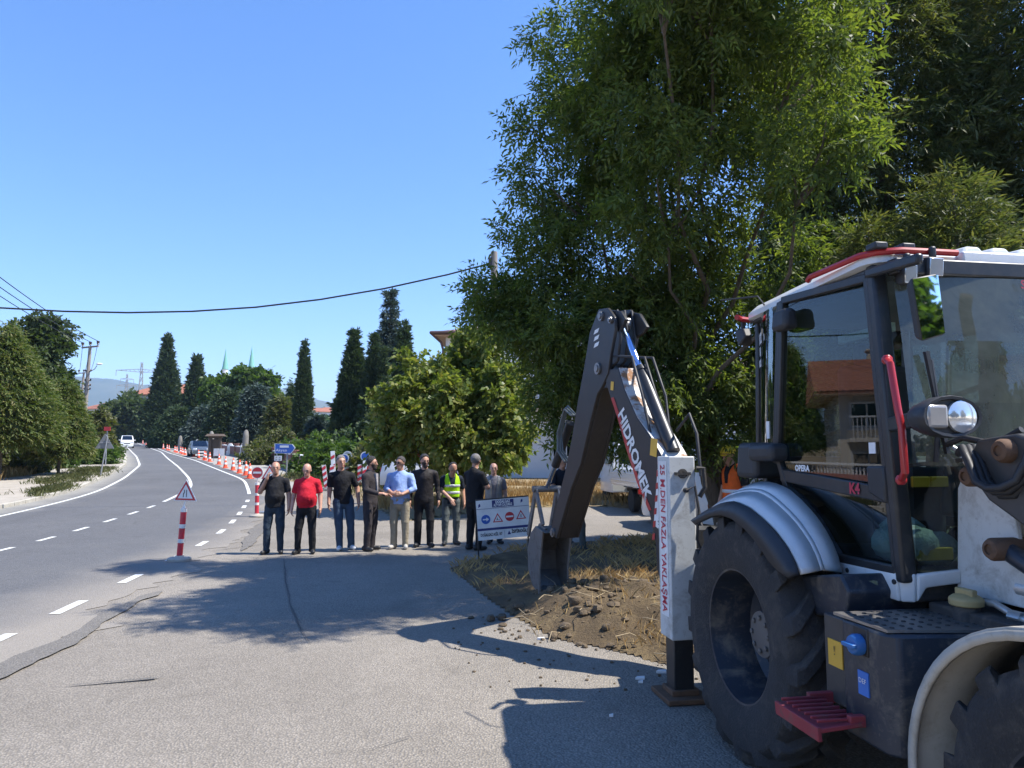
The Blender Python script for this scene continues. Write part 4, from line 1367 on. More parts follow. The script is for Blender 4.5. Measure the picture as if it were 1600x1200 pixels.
# headlamp pods
for s in (1, -1):
    M = MB()
    c = Wm(pv(1470, 652, .80), s)
    u0 = pv(1440, 652, .80)
    M.lofts([[c + HV * a + RV * s * (math.cos(t) * w) + ZV * (math.sin(t) * h) for t in np.linspace(0, 2 * math.pi, 17)[:-1]] for a, w, h in ((-.15, .04, .035), (-.08, .10, .07), (.0, .135, .088), (.06, .142, .09), (.07, .138, .086), (.068, .125, .074), (.05, .12, .07))])
    ho = M.build('headlamp', M_PLAST, bh, smooth=50)
    M = MB()
    M.lathe(c + HV * .062 - RV * s * .048, HV, [(.068, -.02), (.068, .004), (.045, .014), (.004, .018)], 22)
    M.build('lens', M_LAMP, ho, smooth=50)
    M = MB(); M.box(c + HV * .058 + RV * s * .070, (.03, .10, .10), MACH); M.build('indicator', mat('ribbed_clear_lens', (.42, .40, .38), .15, .3), ho, bevel=.014, seg=3)
    M = MB(); bar(M, W(pa_b[0] + .0, .745 * s, 1.90), c - HV * .12, .07, .03); M.build('lamp_bracket', M_BLACK, ho, bevel=.008)
# red grab handle
for s in (1, -1):
    M = MB()
    hp = [Wm(pv(x, y, .83 if 0 < k < 5 else .77), s) for k, (x, y) in enumerate(((1386, 562), (1391, 568), (1403, 640), (1409, 668), (1414, 738), (1408, 750)))]
    M.tube(hp, .017, 10)
    M.ball(hp[0], .026, 10); M.ball(hp[-1], .026, 10)
    M.build('grab_handle', M_RED, bh)

# --- white skirt under the door, wrapping to the front
st = [pv(x, y, .745) for x, y in ((1312, 876), (1404, 894))]
sb = [pv(x, y, .745) for x, y in ((1322, 912), (1362, 924), (1408, 940))]
for s in (1, -1):
    M = MB()
    ft = pu(1500, 889, st[1][0] + .10); fbm_ = pu(1500, 911, st[1][0] + .10); fm = pu(1446, 918, st[1][0] + .06); fl = pu(1432, 941, st[1][0] + .05)
    A = [Wm(p, s) for p in (st[0], st[1], (st[1][0] + .06, .70, st[1][2] + .0), ft)]
    Bt = [Wm(p, s) for p in (sb[0], sb[2], fl, (fl[0], fl[1] - .02, fm[2] + .02))]
    M.add([A[0], A[1], Wm(sb[2], s), Wm(sb[1], s), Wm(sb[0], s)], [(0, 1, 2, 3, 4)])
    M.add([A[1], A[2], Wm(fl, s), Wm(sb[2], s)], [(0, 1, 2, 3)])
    M.add([A[2], A[3], Wm(fbm_, s), Wm(fm, s), Wm(fl, s)], [(0, 1, 2, 3, 4)])
    bm_o = M.build('cab_skirt', M_WHITE, bh, smooth=30)
    sm = bm_o.modifiers.new('s', 'SOLIDIFY'); sm.thickness = .03; sm.offset = 0
    bv = bm_o.modifiers.new('b', 'BEVEL'); bv.width = .01; bv.segments = 2
    M = MB()
    for x, y in ((1325, 891), (1398, 909)):
        M.lathe(Wm(pv(x, y, .757), s), RV * s, [(.014, 0), (.012, .008), (.004, .009)], 8)
    M.build('bolt', M_PLAST, bm_o)

# --- tank with step
for s in (1, -1):
    M = MB()
    M.box(W(.885, .74 * s, .80), (.21, .60, .40), MACH)
    tb = M.build('battery_box', M_GREYB, bh, bevel=.008)
    M = MB()
    z0, z1 = .53, 1.02
    prof = [(1.0, 1.09), (1.28, 1.09), (1.33, 1.05), (1.42, .36), (1.0, .36)]
    M.loft([W(u, v * s, z0 + .04 * (v < 1)) for u, v in prof], [W(u, v * s, z1) for u, v in prof])
    tk = M.build('fuel_tank', M_NAVY, bh, bevel=.014)
    M = MB()
    M.loft([W(u, v * s, z1 + .004) for u, v in ((.94, 1.09), (1.30, 1.08), (1.40, .45), (.94, .45))], [W(u, v * s, z1 + .016) for u, v in ((.94, 1.09), (1.30, 1.08), (1.40, .45), (.94, .45))])
    M.mi(1)
    for i in range(7):
        for j in range(9):
            u, v = .975 + i * .05, 1.04 - j * .065
            M.lathe(W(u + (.025 if j % 2 else 0), v * s, z1 + .0165), ZV, [(.011, 0), (.009, .004), (.003, .0045)], 8)
    M.build('tread_plate', [M_STEEL, M_GRIME], tk)
    if s == 1:
        p = pv(1308, 1022, 1.042)
        M = MB().box(W(p[0] - .01, 1.043, p[2]), (.11, .006, .12), MACH); ys_ = M.build('sticker', M_YEL, tb)
        text('lettering', '!', .06, W(p[0] - .01, 1.047, p[2] + .012), HV, ZV, M_INKK, ys_, off=.003)
        p = pv(1350, 1068, 1.092)
        M = MB().box(W(p[0], 1.093, p[2]), (.07, .006, .10), MACH); bs_ = M.build('sticker', M_BLUEST, tk)
        text('lettering', 'DEF', .03, W(p[0], 1.097, p[2] + .01), HV, ZV, M_INKW, bs_, off=.003)
        p = pv(1346, 1003, 1.09)
        M = MB().box(W(p[0], 1.091, p[2] + .005), (.10, .012, .12), MACH); M.build('filler_recess', M_INKK, tk, bevel=.01)
        M = MB(); M.lathe(W(p[0], 1.095, p[2] - .01), RV, [(.045, 0), (.045, .03), (.038, .045), (.012, .05), (.003, .05)], 14); M.box(W(p[0], 1.15, p[2] - .01), (.08, .025, .018), MACH)
        M.build('filler_cap', M_BLUEC, tk, bevel=.004)
    # red step
    M = MB()
    a = [W(.80, 1.10 * s, .60), W(1.15, 1.10 * s, .60), W(1.15, 1.30 * s, .585), W(.80, 1.30 * s, .585)]
    M.loft(a, [p + ZV * .02 for p in a])
    M.loft([W(.80, 1.295 * s, .55), W(1.15, 1.295 * s, .55), W(1.15, 1.30 * s, .61), W(.80, 1.30 * s, .61)], [W(.80, 1.315 * s, .55), W(1.15, 1.315 * s, .55), W(1.15, 1.32 * s, .61), W(.80, 1.32 * s, .61)])
    for k in range(7): M.box(W(.83 + k * .048, 1.2 * s, .625), (.012, .2, .014), MACH)
    for u in (.82, 1.13): M.box(W(u, 1.06 * s, .62), (.03, .2, .05), MACH)
    M.build('step', M_REDD, tk, bevel=.004)

# --- front fenders
for s in (1, -1):
    M = MB()
    rings_o, rings_i = [], []
    for a in np.linspace(R(195), R(20), 26):
        c = (2.05 + .68 * math.cos(a), .53 + .66 * math.sin(a))
        rings_o.append(W(c[0], 1.06 * s, c[1])); rings_i.append(W(c[0], .64 * s, c[1] + .01))
    mid = [p.lerp(q, .93) + ZV * .0 for p, q in zip(rings_i, rings_o)]
    lip = [p + (W(2.05, 1.06 * s, .53) - p).normalized() * .035 for p in rings_o]
    M.sheet(lip, rings_o); M.sheet(rings_o, mid); M.sheet(mid, rings_i)
    o = M.build('front_fender', M_BEIGE, bh, smooth=50)
    sm = o.modifiers.new('s', 'SOLIDIFY'); sm.thickness = .018; sm.offset = 0
    M = MB()
    M.tube([W(1.95, .97 * s, 1.20), W(1.97, .92 * s, 1.215), W(2.06, .92 * s, 1.215), W(2.08, .97 * s, 1.20)], .008, 6)
    M.build('fender_clip', M_STEEL, o)

# --- bonnet, pipes and loader arms
M = MB()
hb = lambda u, v0, zt, zb: [W(u, -v0, zb), W(u, -v0, zt - .08), W(u, -v0 + .10, zt), W(u, v0 - .10, zt), W(u, v0, zt - .08), W(u, v0, zb)]
M.lofts([hb(uf + .06, .405, 1.80, 1.10), hb(1.7, .405, 1.74, 1.08), hb(2.4, .39, 1.62, 1.05), hb(2.95, .36, 1.46, 1.02)])
bo = M.build('bonnet', M_WHITE, bh, smooth=35, bevel=.02)
M = MB()
p = pv(1569, 860, .41)
M.box(W(p[0], .409, p[2]), (.11, .006, .09), MACH)
M.build('data_plate', mat('dull_aluminium_plate', (.42, .42, .42), .5, .5, dirt=(.2, .18, .15), dirt_amt=.6, dirt_scale=18), bo)
M = MB()
for k in range(3):
    u = uf + .085 + k * .026
    M.tube([W(u, .43, 1.17), W(u, .435, 1.45), W(u, .43, 1.66), W(u - .04 + .03 * k, .46, 1.74), W(u - .10 + .05 * k, .52, 1.79)], .011, 8)
for z in (1.27, 1.47): M.box(W(uf + .11, .43, z), (.13, .035, .022), MACH)
M.build('hydraulic_pipe', M_PIPE, bh)
for s in (1, -1):
    M = MB()
    # tower plates
    for v in (.50, .66):
        pts = [(1.02, 1.12), (1.42, 1.12), (1.36, 1.55), (1.30, 1.72), (1.14, 1.74), (1.06, 1.60)]
        M.loft([W(u, (v - .012) * s, z) for u, z in pts], [W(u, (v + .012) * s, z) for u, z in pts]) if s == -1 or v < .6 else None
    M.build('loader_tower', M_WHITED, bh, bevel=.006)
    M = MB()
    pts = [(1.20, 1.70), (1.28, 1.82), (1.48, 1.84), (2.05, 1.64), (2.75, 1.05), (3.15, .42), (3.02, .36), (2.62, .78), (1.98, 1.30), (1.52, 1.45), (1.32, 1.56)]
    M.loft([W(u, .48 * s, z) for u, z in pts], [W(u, .59 * s, z) for u, z in pts])
    la = M.build('loader_arm', M_GREYB, bh, bevel=.012)
    for u, z, q in ((1.25, 1.66, .045), (1.44, 1.77, .05), (1.36, 1.36, .048)):
        M = MB(); M.lathe(W(u, .43 * s, z), RV * s, [(q, 0), (q, .19), (q * .8, .205), (q * .45, .21), (q * .45, .2), (.003, .2)], 18); M.build('pivot_pin', M_RUST, la, smooth=35)
    M = MB()
    M.tube([W(1.36, .56 * s, 1.36), W(2.0, .56 * s, 1.08)], .04, 12); M.tube([W(2.0, .56 * s, 1.08), W(2.6, .56 * s, .82)], .025, 10)
    M.build('lift_cylinder', M_NAVY, la)
    M = MB()
    for k in range(3):
        dv = .52 + .03 * k
        hq = [W(1.16, dv * s, 1.79 - .015 * k), W(1.24, (dv + .05) * s, 1.785), W(1.30, (dv + .075) * s, 1.72), W(1.345, (dv + .085) * s, 1.64), W(1.40, (dv + .08) * s, 1.585 + .015 * k), W(1.46, (dv + .07) * s, 1.59 + .015 * k), W(1.51, (dv + .05) * s, 1.65), W(1.535, (dv + .02) * s, 1.73), W(1.54, dv * s, 1.80)]
        M.tube(hq, .017, 10)
    M.tube([W(1.05, .55 * s, 1.80), W(1.18, .57 * s, 1.83), W(1.30, .52 * s, 1.80), W(1.42, .5 * s, 1.86)], .014, 8)
    M.build('hose', M_HOSE, la, smooth=60)
# fuel filler and low hoses in front of the cab
M = MB()
c = W(1.20, .62, 1.02)
M.lathe(c, ZV, [(.055, 0), (.055, .07), (.05, .08)], 16)
ff = M.build('filler_neck', M_GRIME, bh)
M = MB()
M.lathe(c + ZV * .08, ZV, [(.068, 0), (.070, .03), (.05, .045), (.02, .05), (.003, .05)], 16); M.box(c + ZV * .135, (.10, .03, .035), MACH)
M.build('cap', mat('tan_plastic_cap', (.40, .30, .13), .6, dirt=(.25, .2, .13), dirt_amt=.4), ff, bevel=.006)
M = MB()
M.tube([W(1.10, .56, 1.10), W(1.28, .55, 1.12), W(1.40, .56, 1.09), W(1.62, .57, 1.07), W(1.70, .55, 1.11), W(1.66, .52, 1.17), W(1.35, .50, 1.20)], .016, 8)
M.tube([W(1.22, .60, 1.04), W(1.45, .62, 1.03), W(1.7, .66, .98), W(2.0, .64, .92)], .020, 8)
for u, v, z in ((1.40, .56, 1.09), (1.38, .50, 1.195), (1.55, .635, 1.01)): M.tube([W(u - .03, v, z), W(u + .03, v, z)], .026, 6)
M.build('hydraulic_hose', M_PIPE, bh, smooth=60)
M = MB()
M.box(W(1.35, .50, 1.05), (.7, .3, .06), MACH)
M.build('deck_plate', M_GRIME, bh, bevel=.01)
M = MB()
M.tube([W(1.75, -.12, 1.62), W(1.75, -.12, 2.72)], .045, 14); M.tube([W(1.75, -.12, 2.70), W(1.74, -.12, 2.80), W(1.68, -.12, 2.86)], [.045, .045, .047], 14)
M.build('exhaust_pipe', M_RUST, bh)

# --- rear frame, stabiliser legs
M = MB()
M.box(W(-1.12, 0, .58), (.24, 1.9, .22), MACH); M.box(W(-1.12, 0, 1.15), (.22, 1.9, .14), MACH)
M.build('rear_slide_frame', M_GREYB, bh, bevel=.01)
for s in (1, -1):
    M = MB()
    M.box(W(-1.12, 1.01 * s, 1.09), (.235, .20, 1.31), MACH)
    sb_ = M.build('stabiliser', M_WHITED, bh, bevel=.008)
    M = MB()
    M.box(W(-1.03, 1.01 * s, 1.62), (.1, .12, .02), MACH); M.lathe(W(-1.0, 1.01 * s, 1.62), HV, [(.035, 0), (.035, .018), (.016, .02), (.016, .012), (.003, .012)], 14)
    M.lathe(W(-1.0, .99 * s, 1.50), HV, [(.018, 0), (.018, .03), (.01, .034)], 10)
    M.tube([W(-.97, .99 * s, 1.50), W(-.94, .94 * s, 1.53), W(-.95, .91 * s, 1.36), W(-.95, .93 * s, 1.15), W(-.98, .88 * s, 1.05)], .010, 6)
    M.tube([W(-1.0, .90 * s, 1.66), W(-.99, .85 * s, 1.66), W(-.99, .84 * s, 1.52), W(-1.0, .88 * s, 1.45)], .018, 6)
    M.build('stabiliser_fitting', M_GRIME, sb_, smooth=40)
    M = MB(); M.box(W(-1.12, 1.01 * s, .28), (.16, .15, .55), MACH); M.build('stabiliser_leg', M_BLACK, sb_, bevel=.008)
    M = MB(); M.box(W(-1.12, 1.01 * s, .028), (.36, .32, .036), MACH); M.box(W(-1.12, 1.01 * s, .065), (.2, .2, .04), MACH); M.build('foot_plate', M_RUST, sb_, bevel=.006)
    if s == 1:
        M = MB(); M.box(W(-1.12, 1.113, 1.15), (.15, .004, 1.12), MACH); stq = M.build('sticker', M_STKW, sb_)
        text('lettering', '25 M.DEN FAZLA YAKLAŞMA', .125, W(-1.12, 1.1155, 1.15), -ZV, HV, M_INKR, stq, off=.003, sx=.66, bold=.0015)

# --- boom, dipper, bucket in the plane of the swung arm
BF = W(-1.2, .6, 0)
BA = R(20)
BD = Vector((-math.sin(BA), math.cos(BA), 0)); BN = Vector((BD.y, -BD.x, 0))
def S(s, z, o=0.0): return BF + BD * s + BN * o + ZV * z
def pb(px, py, off=0.0):
    d = ray(px, py)
    n = np.array(BN[:2]); bf = np.array(BF[:2])
    t = (bf @ n + off) / (d[:2] @ n)
    p = np.array([0, 0, EYE]) + d * t
    return (float((p[:2] - bf) @ np.array(BD[:2])), float(p[2]))
def slab(M, pts, o0, o1):
    M.loft([S(s, z, o0) for s, z in pts], [S(s, z, o1) for s, z in pts])
M = MB()
slab(M, [(-.12, .42), (.30, .45), (.36, .62), (.30, .95), (-.12, 1.2)], -.10, .10)
M.lathe(S(-.05, .35), ZV, [(.09, 0), (.09, .9)], 16)
M.build('swing_post', M_GREYB, bh, bevel=.015)
OB = -.13
bl = [pb(x, y, OB) for x, y in ((945, 594), (954.5, 625), (964, 652), (979, 705), (995, 755), (1014, 801), (1024, 850), (1026, 890), (1034, 915))]
br = [pb(x, y, OB) for x, y in ((949, 577), (966, 575), (976, 609), (995, 652), (1014, 679), (1029, 705), (1041, 728))]
foot = [(.36, .84), (.18, .80), (.10, .66), (.16, .52), (.32, .46), (.55, .45)]
M = MB()
slab(M, br + foot + bl[::-1], OB, .13)
bm_ = M.build('boom', M_BOOM, bh, bevel=.012)
M = MB()                                                 # worn top plate of the boom
tp_ = br[1:]
for k in range(len(tp_) - 1):
    a, b = tp_[k], tp_[k + 1]
    nx = Vector((b[1] - a[1], -(b[0] - a[0]))); nx.normalize()
    if nx.y < 0: nx = -nx
    M.hexa([S(a[0], a[1], -.125), S(b[0], b[1], -.125), S(b[0], b[1], .125), S(a[0], a[1], .125), S(a[0] + nx.x * .006, a[1] + nx.y * .006, -.125), S(b[0] + nx.x * .006, b[1] + nx.y * .006, -.125), S(b[0] + nx.x * .006, b[1] + nx.y * .006, .125), S(a[0] + nx.x * .006, a[1] + nx.y * .006, .125)])
M.build('boom_top_plate', M_RUSTW, bm_)
M = MB()                                                 # red stripe along the lower edge
st_ = [pb(x, y, OB) for x, y in ((955, 622), (965, 652), (980, 705), (996, 755), (1014, 798))]
st2 = [pb(x + 4.5, y - 1.5, OB) for x, y in ((955, 622), (965, 652), (980, 705), (996, 755), (1014, 798))]
M.sheet([S(*p, OB - .004) for p in st_], [S(*p, OB - .004) for p in st2])
M.build('stripe', M_RED, bm_, smooth=0)
a, b = pb(969, 640, OB), pb(1014, 782, OB)
xd = (S(*b) - S(*a)); L = xd.length
yd = xd.cross(BN); yd = yd if yd.dot(BD) < 0 else -yd
text('lettering', 'HIDROMEK', L / 5.35 * 1.02, S((a[0] + b[0]) / 2, (a[1] + b[1]) / 2, OB), xd, yd, M_INKW, bm_, off=.004, bold=.006)
q = [pb(x, y, OB) for x, y in ((1028, 733), (1046, 742), (1036, 832), (1022, 820))]
M = MB(); M.loft([S(*p, OB) for p in q], [S(*p, OB - .004) for p in q]); stk = M.build('sticker', M_STKW, bm_)
xd = (S(*q[3]) - S(*q[0])).normalized(); yd2 = xd.cross(BN); yd2 = yd2 if yd2.dot(BD) < 0 else -yd2
cs = sum((S(*p, OB - .004) for p in q), Vector()) / 4
text('lettering', '25 METRE YAKLAŞMA', .068, cs + yd2 * .012, xd, yd2, M_INKK, stk, off=.002, sx=.86)
M = MB()
for k in range(7):
    for e in (-1, 1):
        c = cs + xd * (-.33 + k * .11) + yd2 * (.07 * e)
        M.add([c + xd * x + yd2 * y - BN * .002 for x, y in ((-.02, -.02), (.035, -.02), (.02, .02), (-.035, .02))], [(0, 1, 2, 3)])
M.build('stripe', M_RED, stk, smooth=0)
M = MB()
for (x, y), w in (((1022, 699), .055), ((957, 603), .03)):
    p = pb(x, y, OB); M.add([S(p[0], p[1], OB - .004) + xd * a * w * 1.4 + yd2 * b * w for a, b in ((-1, -1), (1, -1), (1, 1), (-1, 1))], [(0, 1, 2, 3)])
M.build('sticker', M_YEL, bm_, smooth=0)
# dipper
OD = -.14
dp = [pb(x, y, OD) for x, y in ((935, 483), (949, 481), (960, 496), (961, 514), (954, 552), (950, 583), (940, 605), (933, 616), (922, 659), (907, 725), (892, 763), (880, 805), (869, 842), (860, 830), (870, 786), (883, 736), (894, 680), (902, 630), (913, 570), (921, 520))]
M = MB()
slab(M, dp, OD, OD + .035); slab(M, dp, -OD - .035, -OD)
body = dp[6:18]
slab(M, body, OD + .036, -OD - .036)
dpo = M.build('dipper', M_BOOM, bh, bevel=.008)
pin, top = pb(935, 576, OD), pb(940, 494, OD)
for p, q in ((pin, .06), (top, .05), (pb(865, 832, OD), .05), (pb(955, 500, OD), .035)):
    M = MB(); M.lathe(S(p[0], p[1], OD - .02), BN, [(q, 0), (q, .03), (q * .99, 2 * -OD + .01), (q, -2 * OD + .04)], 18)
    M.lathe(S(p[0], p[1], OD - .032), BN, [(q * .6, 0), (q * .6, .014)], 14); M.build('pivot_pin', M_STEEL, dpo, smooth=35)
M = MB()
for k in range(3):
    p = [pb(x, y, OD) for x, y in ((930, 516 + 10.5 * k), (937, 512 + 10.5 * k), (935, 519 + 10.5 * k), (928, 523 + 10.5 * k))]
    M.add([S(*r_, OD - .004) for r_ in p], [(0, 1, 2, 3)])
M.build('marking', M_INKW, dpo, smooth=0)
# dipper cylinder over the boom
a, m_, b = pb(973, 508), pb(1000, 576), pb(1052, 706)
M = MB(); M.tube([S(*m_), S(*b)], .062, 16); M.tube([S(m_[0], m_[1]), S(m_[0] + (b[0] - m_[0]) * .05, m_[1] + (b[1] - m_[1]) * .05)], .07, 16)
cy = M.build('dipper_cylinder', M_BLACK, bh, smooth=40)
M = MB(); M.tube([S(*a), S(*m_)], .034, 14); M.build('rod', mat('blue_chrome_rod', (.42, .56, .82), .18, .9, var=.02), cy)
M = MB(); M.lathe(S(a[0], a[1], -.06), BN, [(.065, 0), (.065, .12)], 16); M.build('rod_eye', M_STEEL, cy)
M = MB()
for o_ in (-.10, .10, .02):
    M.tube([S(pin[0] - .1, pin[1] + .12, o_), S(m_[0] - .05, m_[1] + .10, o_ * 1.1), S(m_[0] + (b[0] - m_[0]) * .3 - .08, m_[1] + (b[1] - m_[1]) * .3 - .04, o_ * 1.2), S(m_[0] + (b[0] - m_[0]) * .6, m_[1] + (b[1] - m_[1]) * .6 - .12, o_), S(.40, 1.1, o_)], .013, 7)
M.tube([S(b[0] + .05, b[1] + .18, .07), S(b[0] - .12, b[1] + .32, .09), S(b[0] - .22, b[1] + .15, .09), S(b[0] - .28, b[1] - .2, .08)], .014, 7)
for o_ in (-.08, 0, .08):
    M.tube([S(top[0] - .02, top[1] - .05, o_), S(top[0] - .22, top[1] + .02, o_), S(top[0] - .28, top[1] - .25, o_), S(pin[0] - .30, pin[1] + .05, o_), S(pin[0] - .10, pin[1] - .05, o_)], .014, 7)
M.build('hose', M_HOSE, bm_, smooth=60)
M = MB(); slab(M, [pb(x, y, 0) for x, y in ((958, 484), (985, 489), (997, 510), (990, 520), (975, 530), (962, 512))], .09, .13); slab(M, [pb(x, y, 0) for x, y in ((958, 484), (982, 487), (990, 500), (980, 520), (962, 512))], -.09, -.05); M.build('head_plate', M_BLACK, dpo, bevel=.008)
# bucket cylinder, links, hoses
a, m_, b = pb(898, 660, 0), pb(872, 728, 0), pb(856, 764, 0)
a = (a[0] + .12, a[1]); m_ = (m_[0] + .08, m_[1]); b = (b[0] + .04, b[1])
M = MB(); M.tube([S(*a), S(*m_)], .05, 14); bc = M.build('bucket_cylinder', M_BLACK, bh, smooth=40)
M = MB(); M.tube([S(*m_), S(*b)], .026, 12); M.build('rod', M_CHROME, bc)
M = MB()
k1 = pb(846, 770, 0); k2 = pb(863, 820, 0); k3 = pb(848, 835, 0)
for o_ in (-.14, .14):
    bar(M, S(b[0], b[1], o_), S(k2[0] - .05, k2[1], o_), .07, .03, BN); bar(M, S(b[0], b[1], o_), S(k3[0] + .12, k3[1] - .02, o_), .07, .03, BN)
M.lathe(S(b[0], b[1], -.18), BN, [(.04, 0), (.04, .36)], 12)
M.build('bucket_link', M_BUCK, bh, bevel=.006)
M = MB()
for o_, w in ((-.12, 0), (-.09, .02), (-.15, -.02)):
    p1, p2, p3 = pb(895, 650, OD), pb(876, 690, OD), pb(884, 722, OD)
    p0 = pb(888, 636, OD)
    M.tube([S(p1[0], p1[1], o_), S(p0[0] + .1 + w, p0[1] + w, o_), S(p2[0] + .08 + w, p2[1] + .1, o_), S(p2[0] + .06, p2[1] - .1, o_), S(p3[0], p3[1], o_)], .012, 7)
M.build('hose', mat('dusty_grey_hose', (.12, .13, .12), .6), dpo, smooth=60)
# bucket: curved shell with cheeks and teeth
t0 = pb(866, 836, 0)
bp = [(t0[0] - .10, t0[1] + .06), (t0[0] + .12, t0[1] + .10), (t0[0] + .28, t0[1] - .0), (t0[0] + .38, t0[1] - .20), (t0[0] + .36, t0[1] - .42), (t0[0] + .22, t0[1] - .60), (t0[0] + .0, t0[1] - .68)]
M = MB()
BWD = .18
inn = [(s_ - .03, z_ - .02) for s_, z_ in bp]
for k in range(len(bp) - 1):
    M.hexa([S(*bp[k], -BWD), S(*bp[k + 1], -BWD), S(*bp[k + 1], BWD), S(*bp[k], BWD), S(*inn[k], -BWD), S(*inn[k + 1], -BWD), S(*inn[k + 1], BWD), S(*inn[k], BWD)])
for o_ in (-BWD, BWD):
    slab(M, bp + [(t0[0] + .02, t0[1] - .4)], o_ - .012, o_ + .012)
bk = M.build('bucket', M_BUCK, bh, bevel=.004)
M = MB()
for k in range(4):
    o_ = -.145 + k * .097
    e = bp[-1]
    M.loft([S(e[0] + .06, e[1] + .03, o_ - .03), S(e[0] + .06, e[1] + .03, o_ + .03), S(e[0] + .06, e[1] - .03, o_ + .03), S(e[0] + .06, e[1] - .03, o_ - .03)], [S(e[0] - .16, e[1] - .05, o_ - .02), S(e[0] - .16, e[1] - .05, o_ + .02), S(e[0] - .16, e[1] - .065, o_ + .02), S(e[0] - .16, e[1] - .065, o_ - .02)])
M.build('bucket_tooth', M_STEEL, bk)
M = MB()
for o_ in (-.13, .13): slab(M, [(t0[0] - .08, t0[1] + .09), (t0[0] + .12, t0[1] + .13), (t0[0] + .22, t0[1] + .05), (t0[0] + .05, t0[1] - .02)], o_ - .015, o_ + .015)
M.build('bucket_ear', M_BUCK, bk, bevel=.004)

# ------------------------------------------------------------------ dug soil, verges and dry grass
gxy = lambda x, y: tuple(ground(x, y)[:2])
isl = [gxy(703, 889), gxy(725, 905), gxy(762, 935), gxy(800, 962), gxy(870, 1000), gxy(960, 1018), gxy(1050, 1042), (2.6, 5.75), (6, 5.6), (15, 5.2), (15, 15.8), (8, 15.7), gxy(1030, 843), gxy(930, 848), gxy(835, 856), gxy(760, 870)]
PC = np.array([1.55, 8.1])
def soil_z(X, Y, D):
    z = gz(Y) + .012 + np.clip(D * .25, -.06, .07)
    d = np.hypot((X - 1.25) / 1.75, (Y - 8.2) / 1.25)
    pile = .27 * np.clip(1 - d, 0, 1) ** .7 * np.clip(D * 2.0, 0, 1)
    d2 = np.hypot((X - 2.9) / 1.6, (Y - 8.6) / 1.3)
    pile = np.maximum(pile, .36 * np.clip(1 - d2, 0, 1) ** .8 * np.clip(D * 2, 0, 1))
    lum = fbm(X * 4.2, Y * 4.2, 3, 4) - .45
    lum2 = fbm(X * 1.1, Y * 1.1, 8, 3) - .45
    near = np.clip(1.5 - np.hypot(X - 1.8, Y - 8.4) / 2.4, .12, 1)
    return z + pile + np.clip(D * 1.5, 0, 1) * (lum * .26 * near + lum2 * .10)
M_SOIL = ground_mat('dug_soil', (.095, .068, .042), (.16, .118, .072), (.21, .16, .10), (.34, .25, .13), .45)
struct(heightfield('soil_ground', isl, .055, soil_z, M_SOIL, True))
far_poly = [(16, 22.9), gxy(1035, 796.5), gxy(930, 790.5), gxy(790, 793), gxy(705, 805), gxy(640, 814), gxy(600, 799), gxy(545, 771), gxy(480, 755), gxy(440, 751), gxy(436, 742), (-9.5, 40), (-6, 60), (16, 60)]
M_DRY = ground_mat('dry_grass_soil', (.22, .165, .10), (.33, .26, .155), (.26, .21, .10), (.46, .36, .19), .7)
struct(heightfield('dry_verge', far_poly, .22, lambda X, Y, D: gz(Y) + .01 + np.clip(D * .3, -.05, .12) + np.clip(D, 0, 1) * .14 * (fbm(X * .9, Y * .9, 4) - .4), M_DRY, True))

def zsurf(x, y):
    d = edge_dist(np.array([x]), np.array([y]), isl)
    return float(soil_z(np.array([x]), np.array([y]), d if inside(np.array([x]), np.array([y]), isl)[0] else -d)[0])

def grass(name, pts, m, h, w, seed, blades=8, spread=.12, lean=.5, label=None):
    """tufts of thin blades"""
    r = np.random.default_rng(seed)
    pts = np.asarray(pts, float)
    n = len(pts)
    b = pts[:, None, :] + np.concatenate([r.normal(size=(n, blades, 2)) * spread, np.zeros((n, blades, 1))], 2)
    H = h * r.uniform(.4, 1.15, (n, blades, 1))
    a = r.random((n, blades)) * 6.283
    dirn = np.stack([np.cos(a), np.sin(a), np.zeros_like(a)], 2)
    ln = dirn * H * lean * r.random((n, blades, 1))
    sd = np.stack([-np.sin(a + .6), np.cos(a + .6), np.zeros_like(a)], 2) * w / 2
    up = np.array([0, 0, 1.0])
    mid = b + up * H * .55 + ln * .35
    tip = b + up * H + ln
    q = np.stack([b - sd, b + sd, mid + sd * .8, tip], 2)
    q2 = np.stack([b - sd, mid + sd * .8, tip, mid - sd * .8], 2)
    v = np.concatenate([q.reshape(-1, 3), q2.reshape(-1, 3)])
    o = raw_mesh(name, v, np.arange(len(v)).reshape(-1, 4), m)
    return tag(o, kind='stuff')
ML_STRAW = leaf_mat('straw_blade', [(.34, .23, .10), (.46, .33, .15), (.55, .42, .21), (.40, .28, .12)], .3, .7, (1.15, .88, .45))
ML_WEED = leaf_mat('weed_blade', [(.07, .085, .03), (.10, .115, .04), (.18, .16, .07)], .3, .6)
r = np.random.default_rng(5)
P = []
while len(P) < 900:
    x, y = r.uniform(-1, 6), r.uniform(5.8, 15.6)
    if inside(np.array([x]), np.array([y]), isl)[0]:
        k = fbm(np.array([x * .9]), np.array([y * .9]), 12)[0]
        dd = math.hypot((x - 1.8) / 2.2, (y - 8.2) / 1.3)
        if k > (.42 if x > .4 else .5) and (dd > .9 or r.random() < .18): P.append((x, y, zsurf(x, y) - .01))
grass('dry_grass', P, ML_STRAW, .13, .005, 6, 9, .09, 1.6)
P = []
while len(P) < 2600:
    x, y = r.uniform(-4.5, 8), r.uniform(21.2, 30)
    if inside(np.array([x]), np.array([y]), far_poly)[0] and fbm(np.array([x * .5]), np.array([y * .5]), 22)[0] > (.36 if x > -1 else .47) and (x < 1.2 or r.random() < .3): P.append((x, y, g(y) + .03))
grass('straw_grass', P, ML_STRAW, .36, .014, 7, 8, .16, .6)
P = []
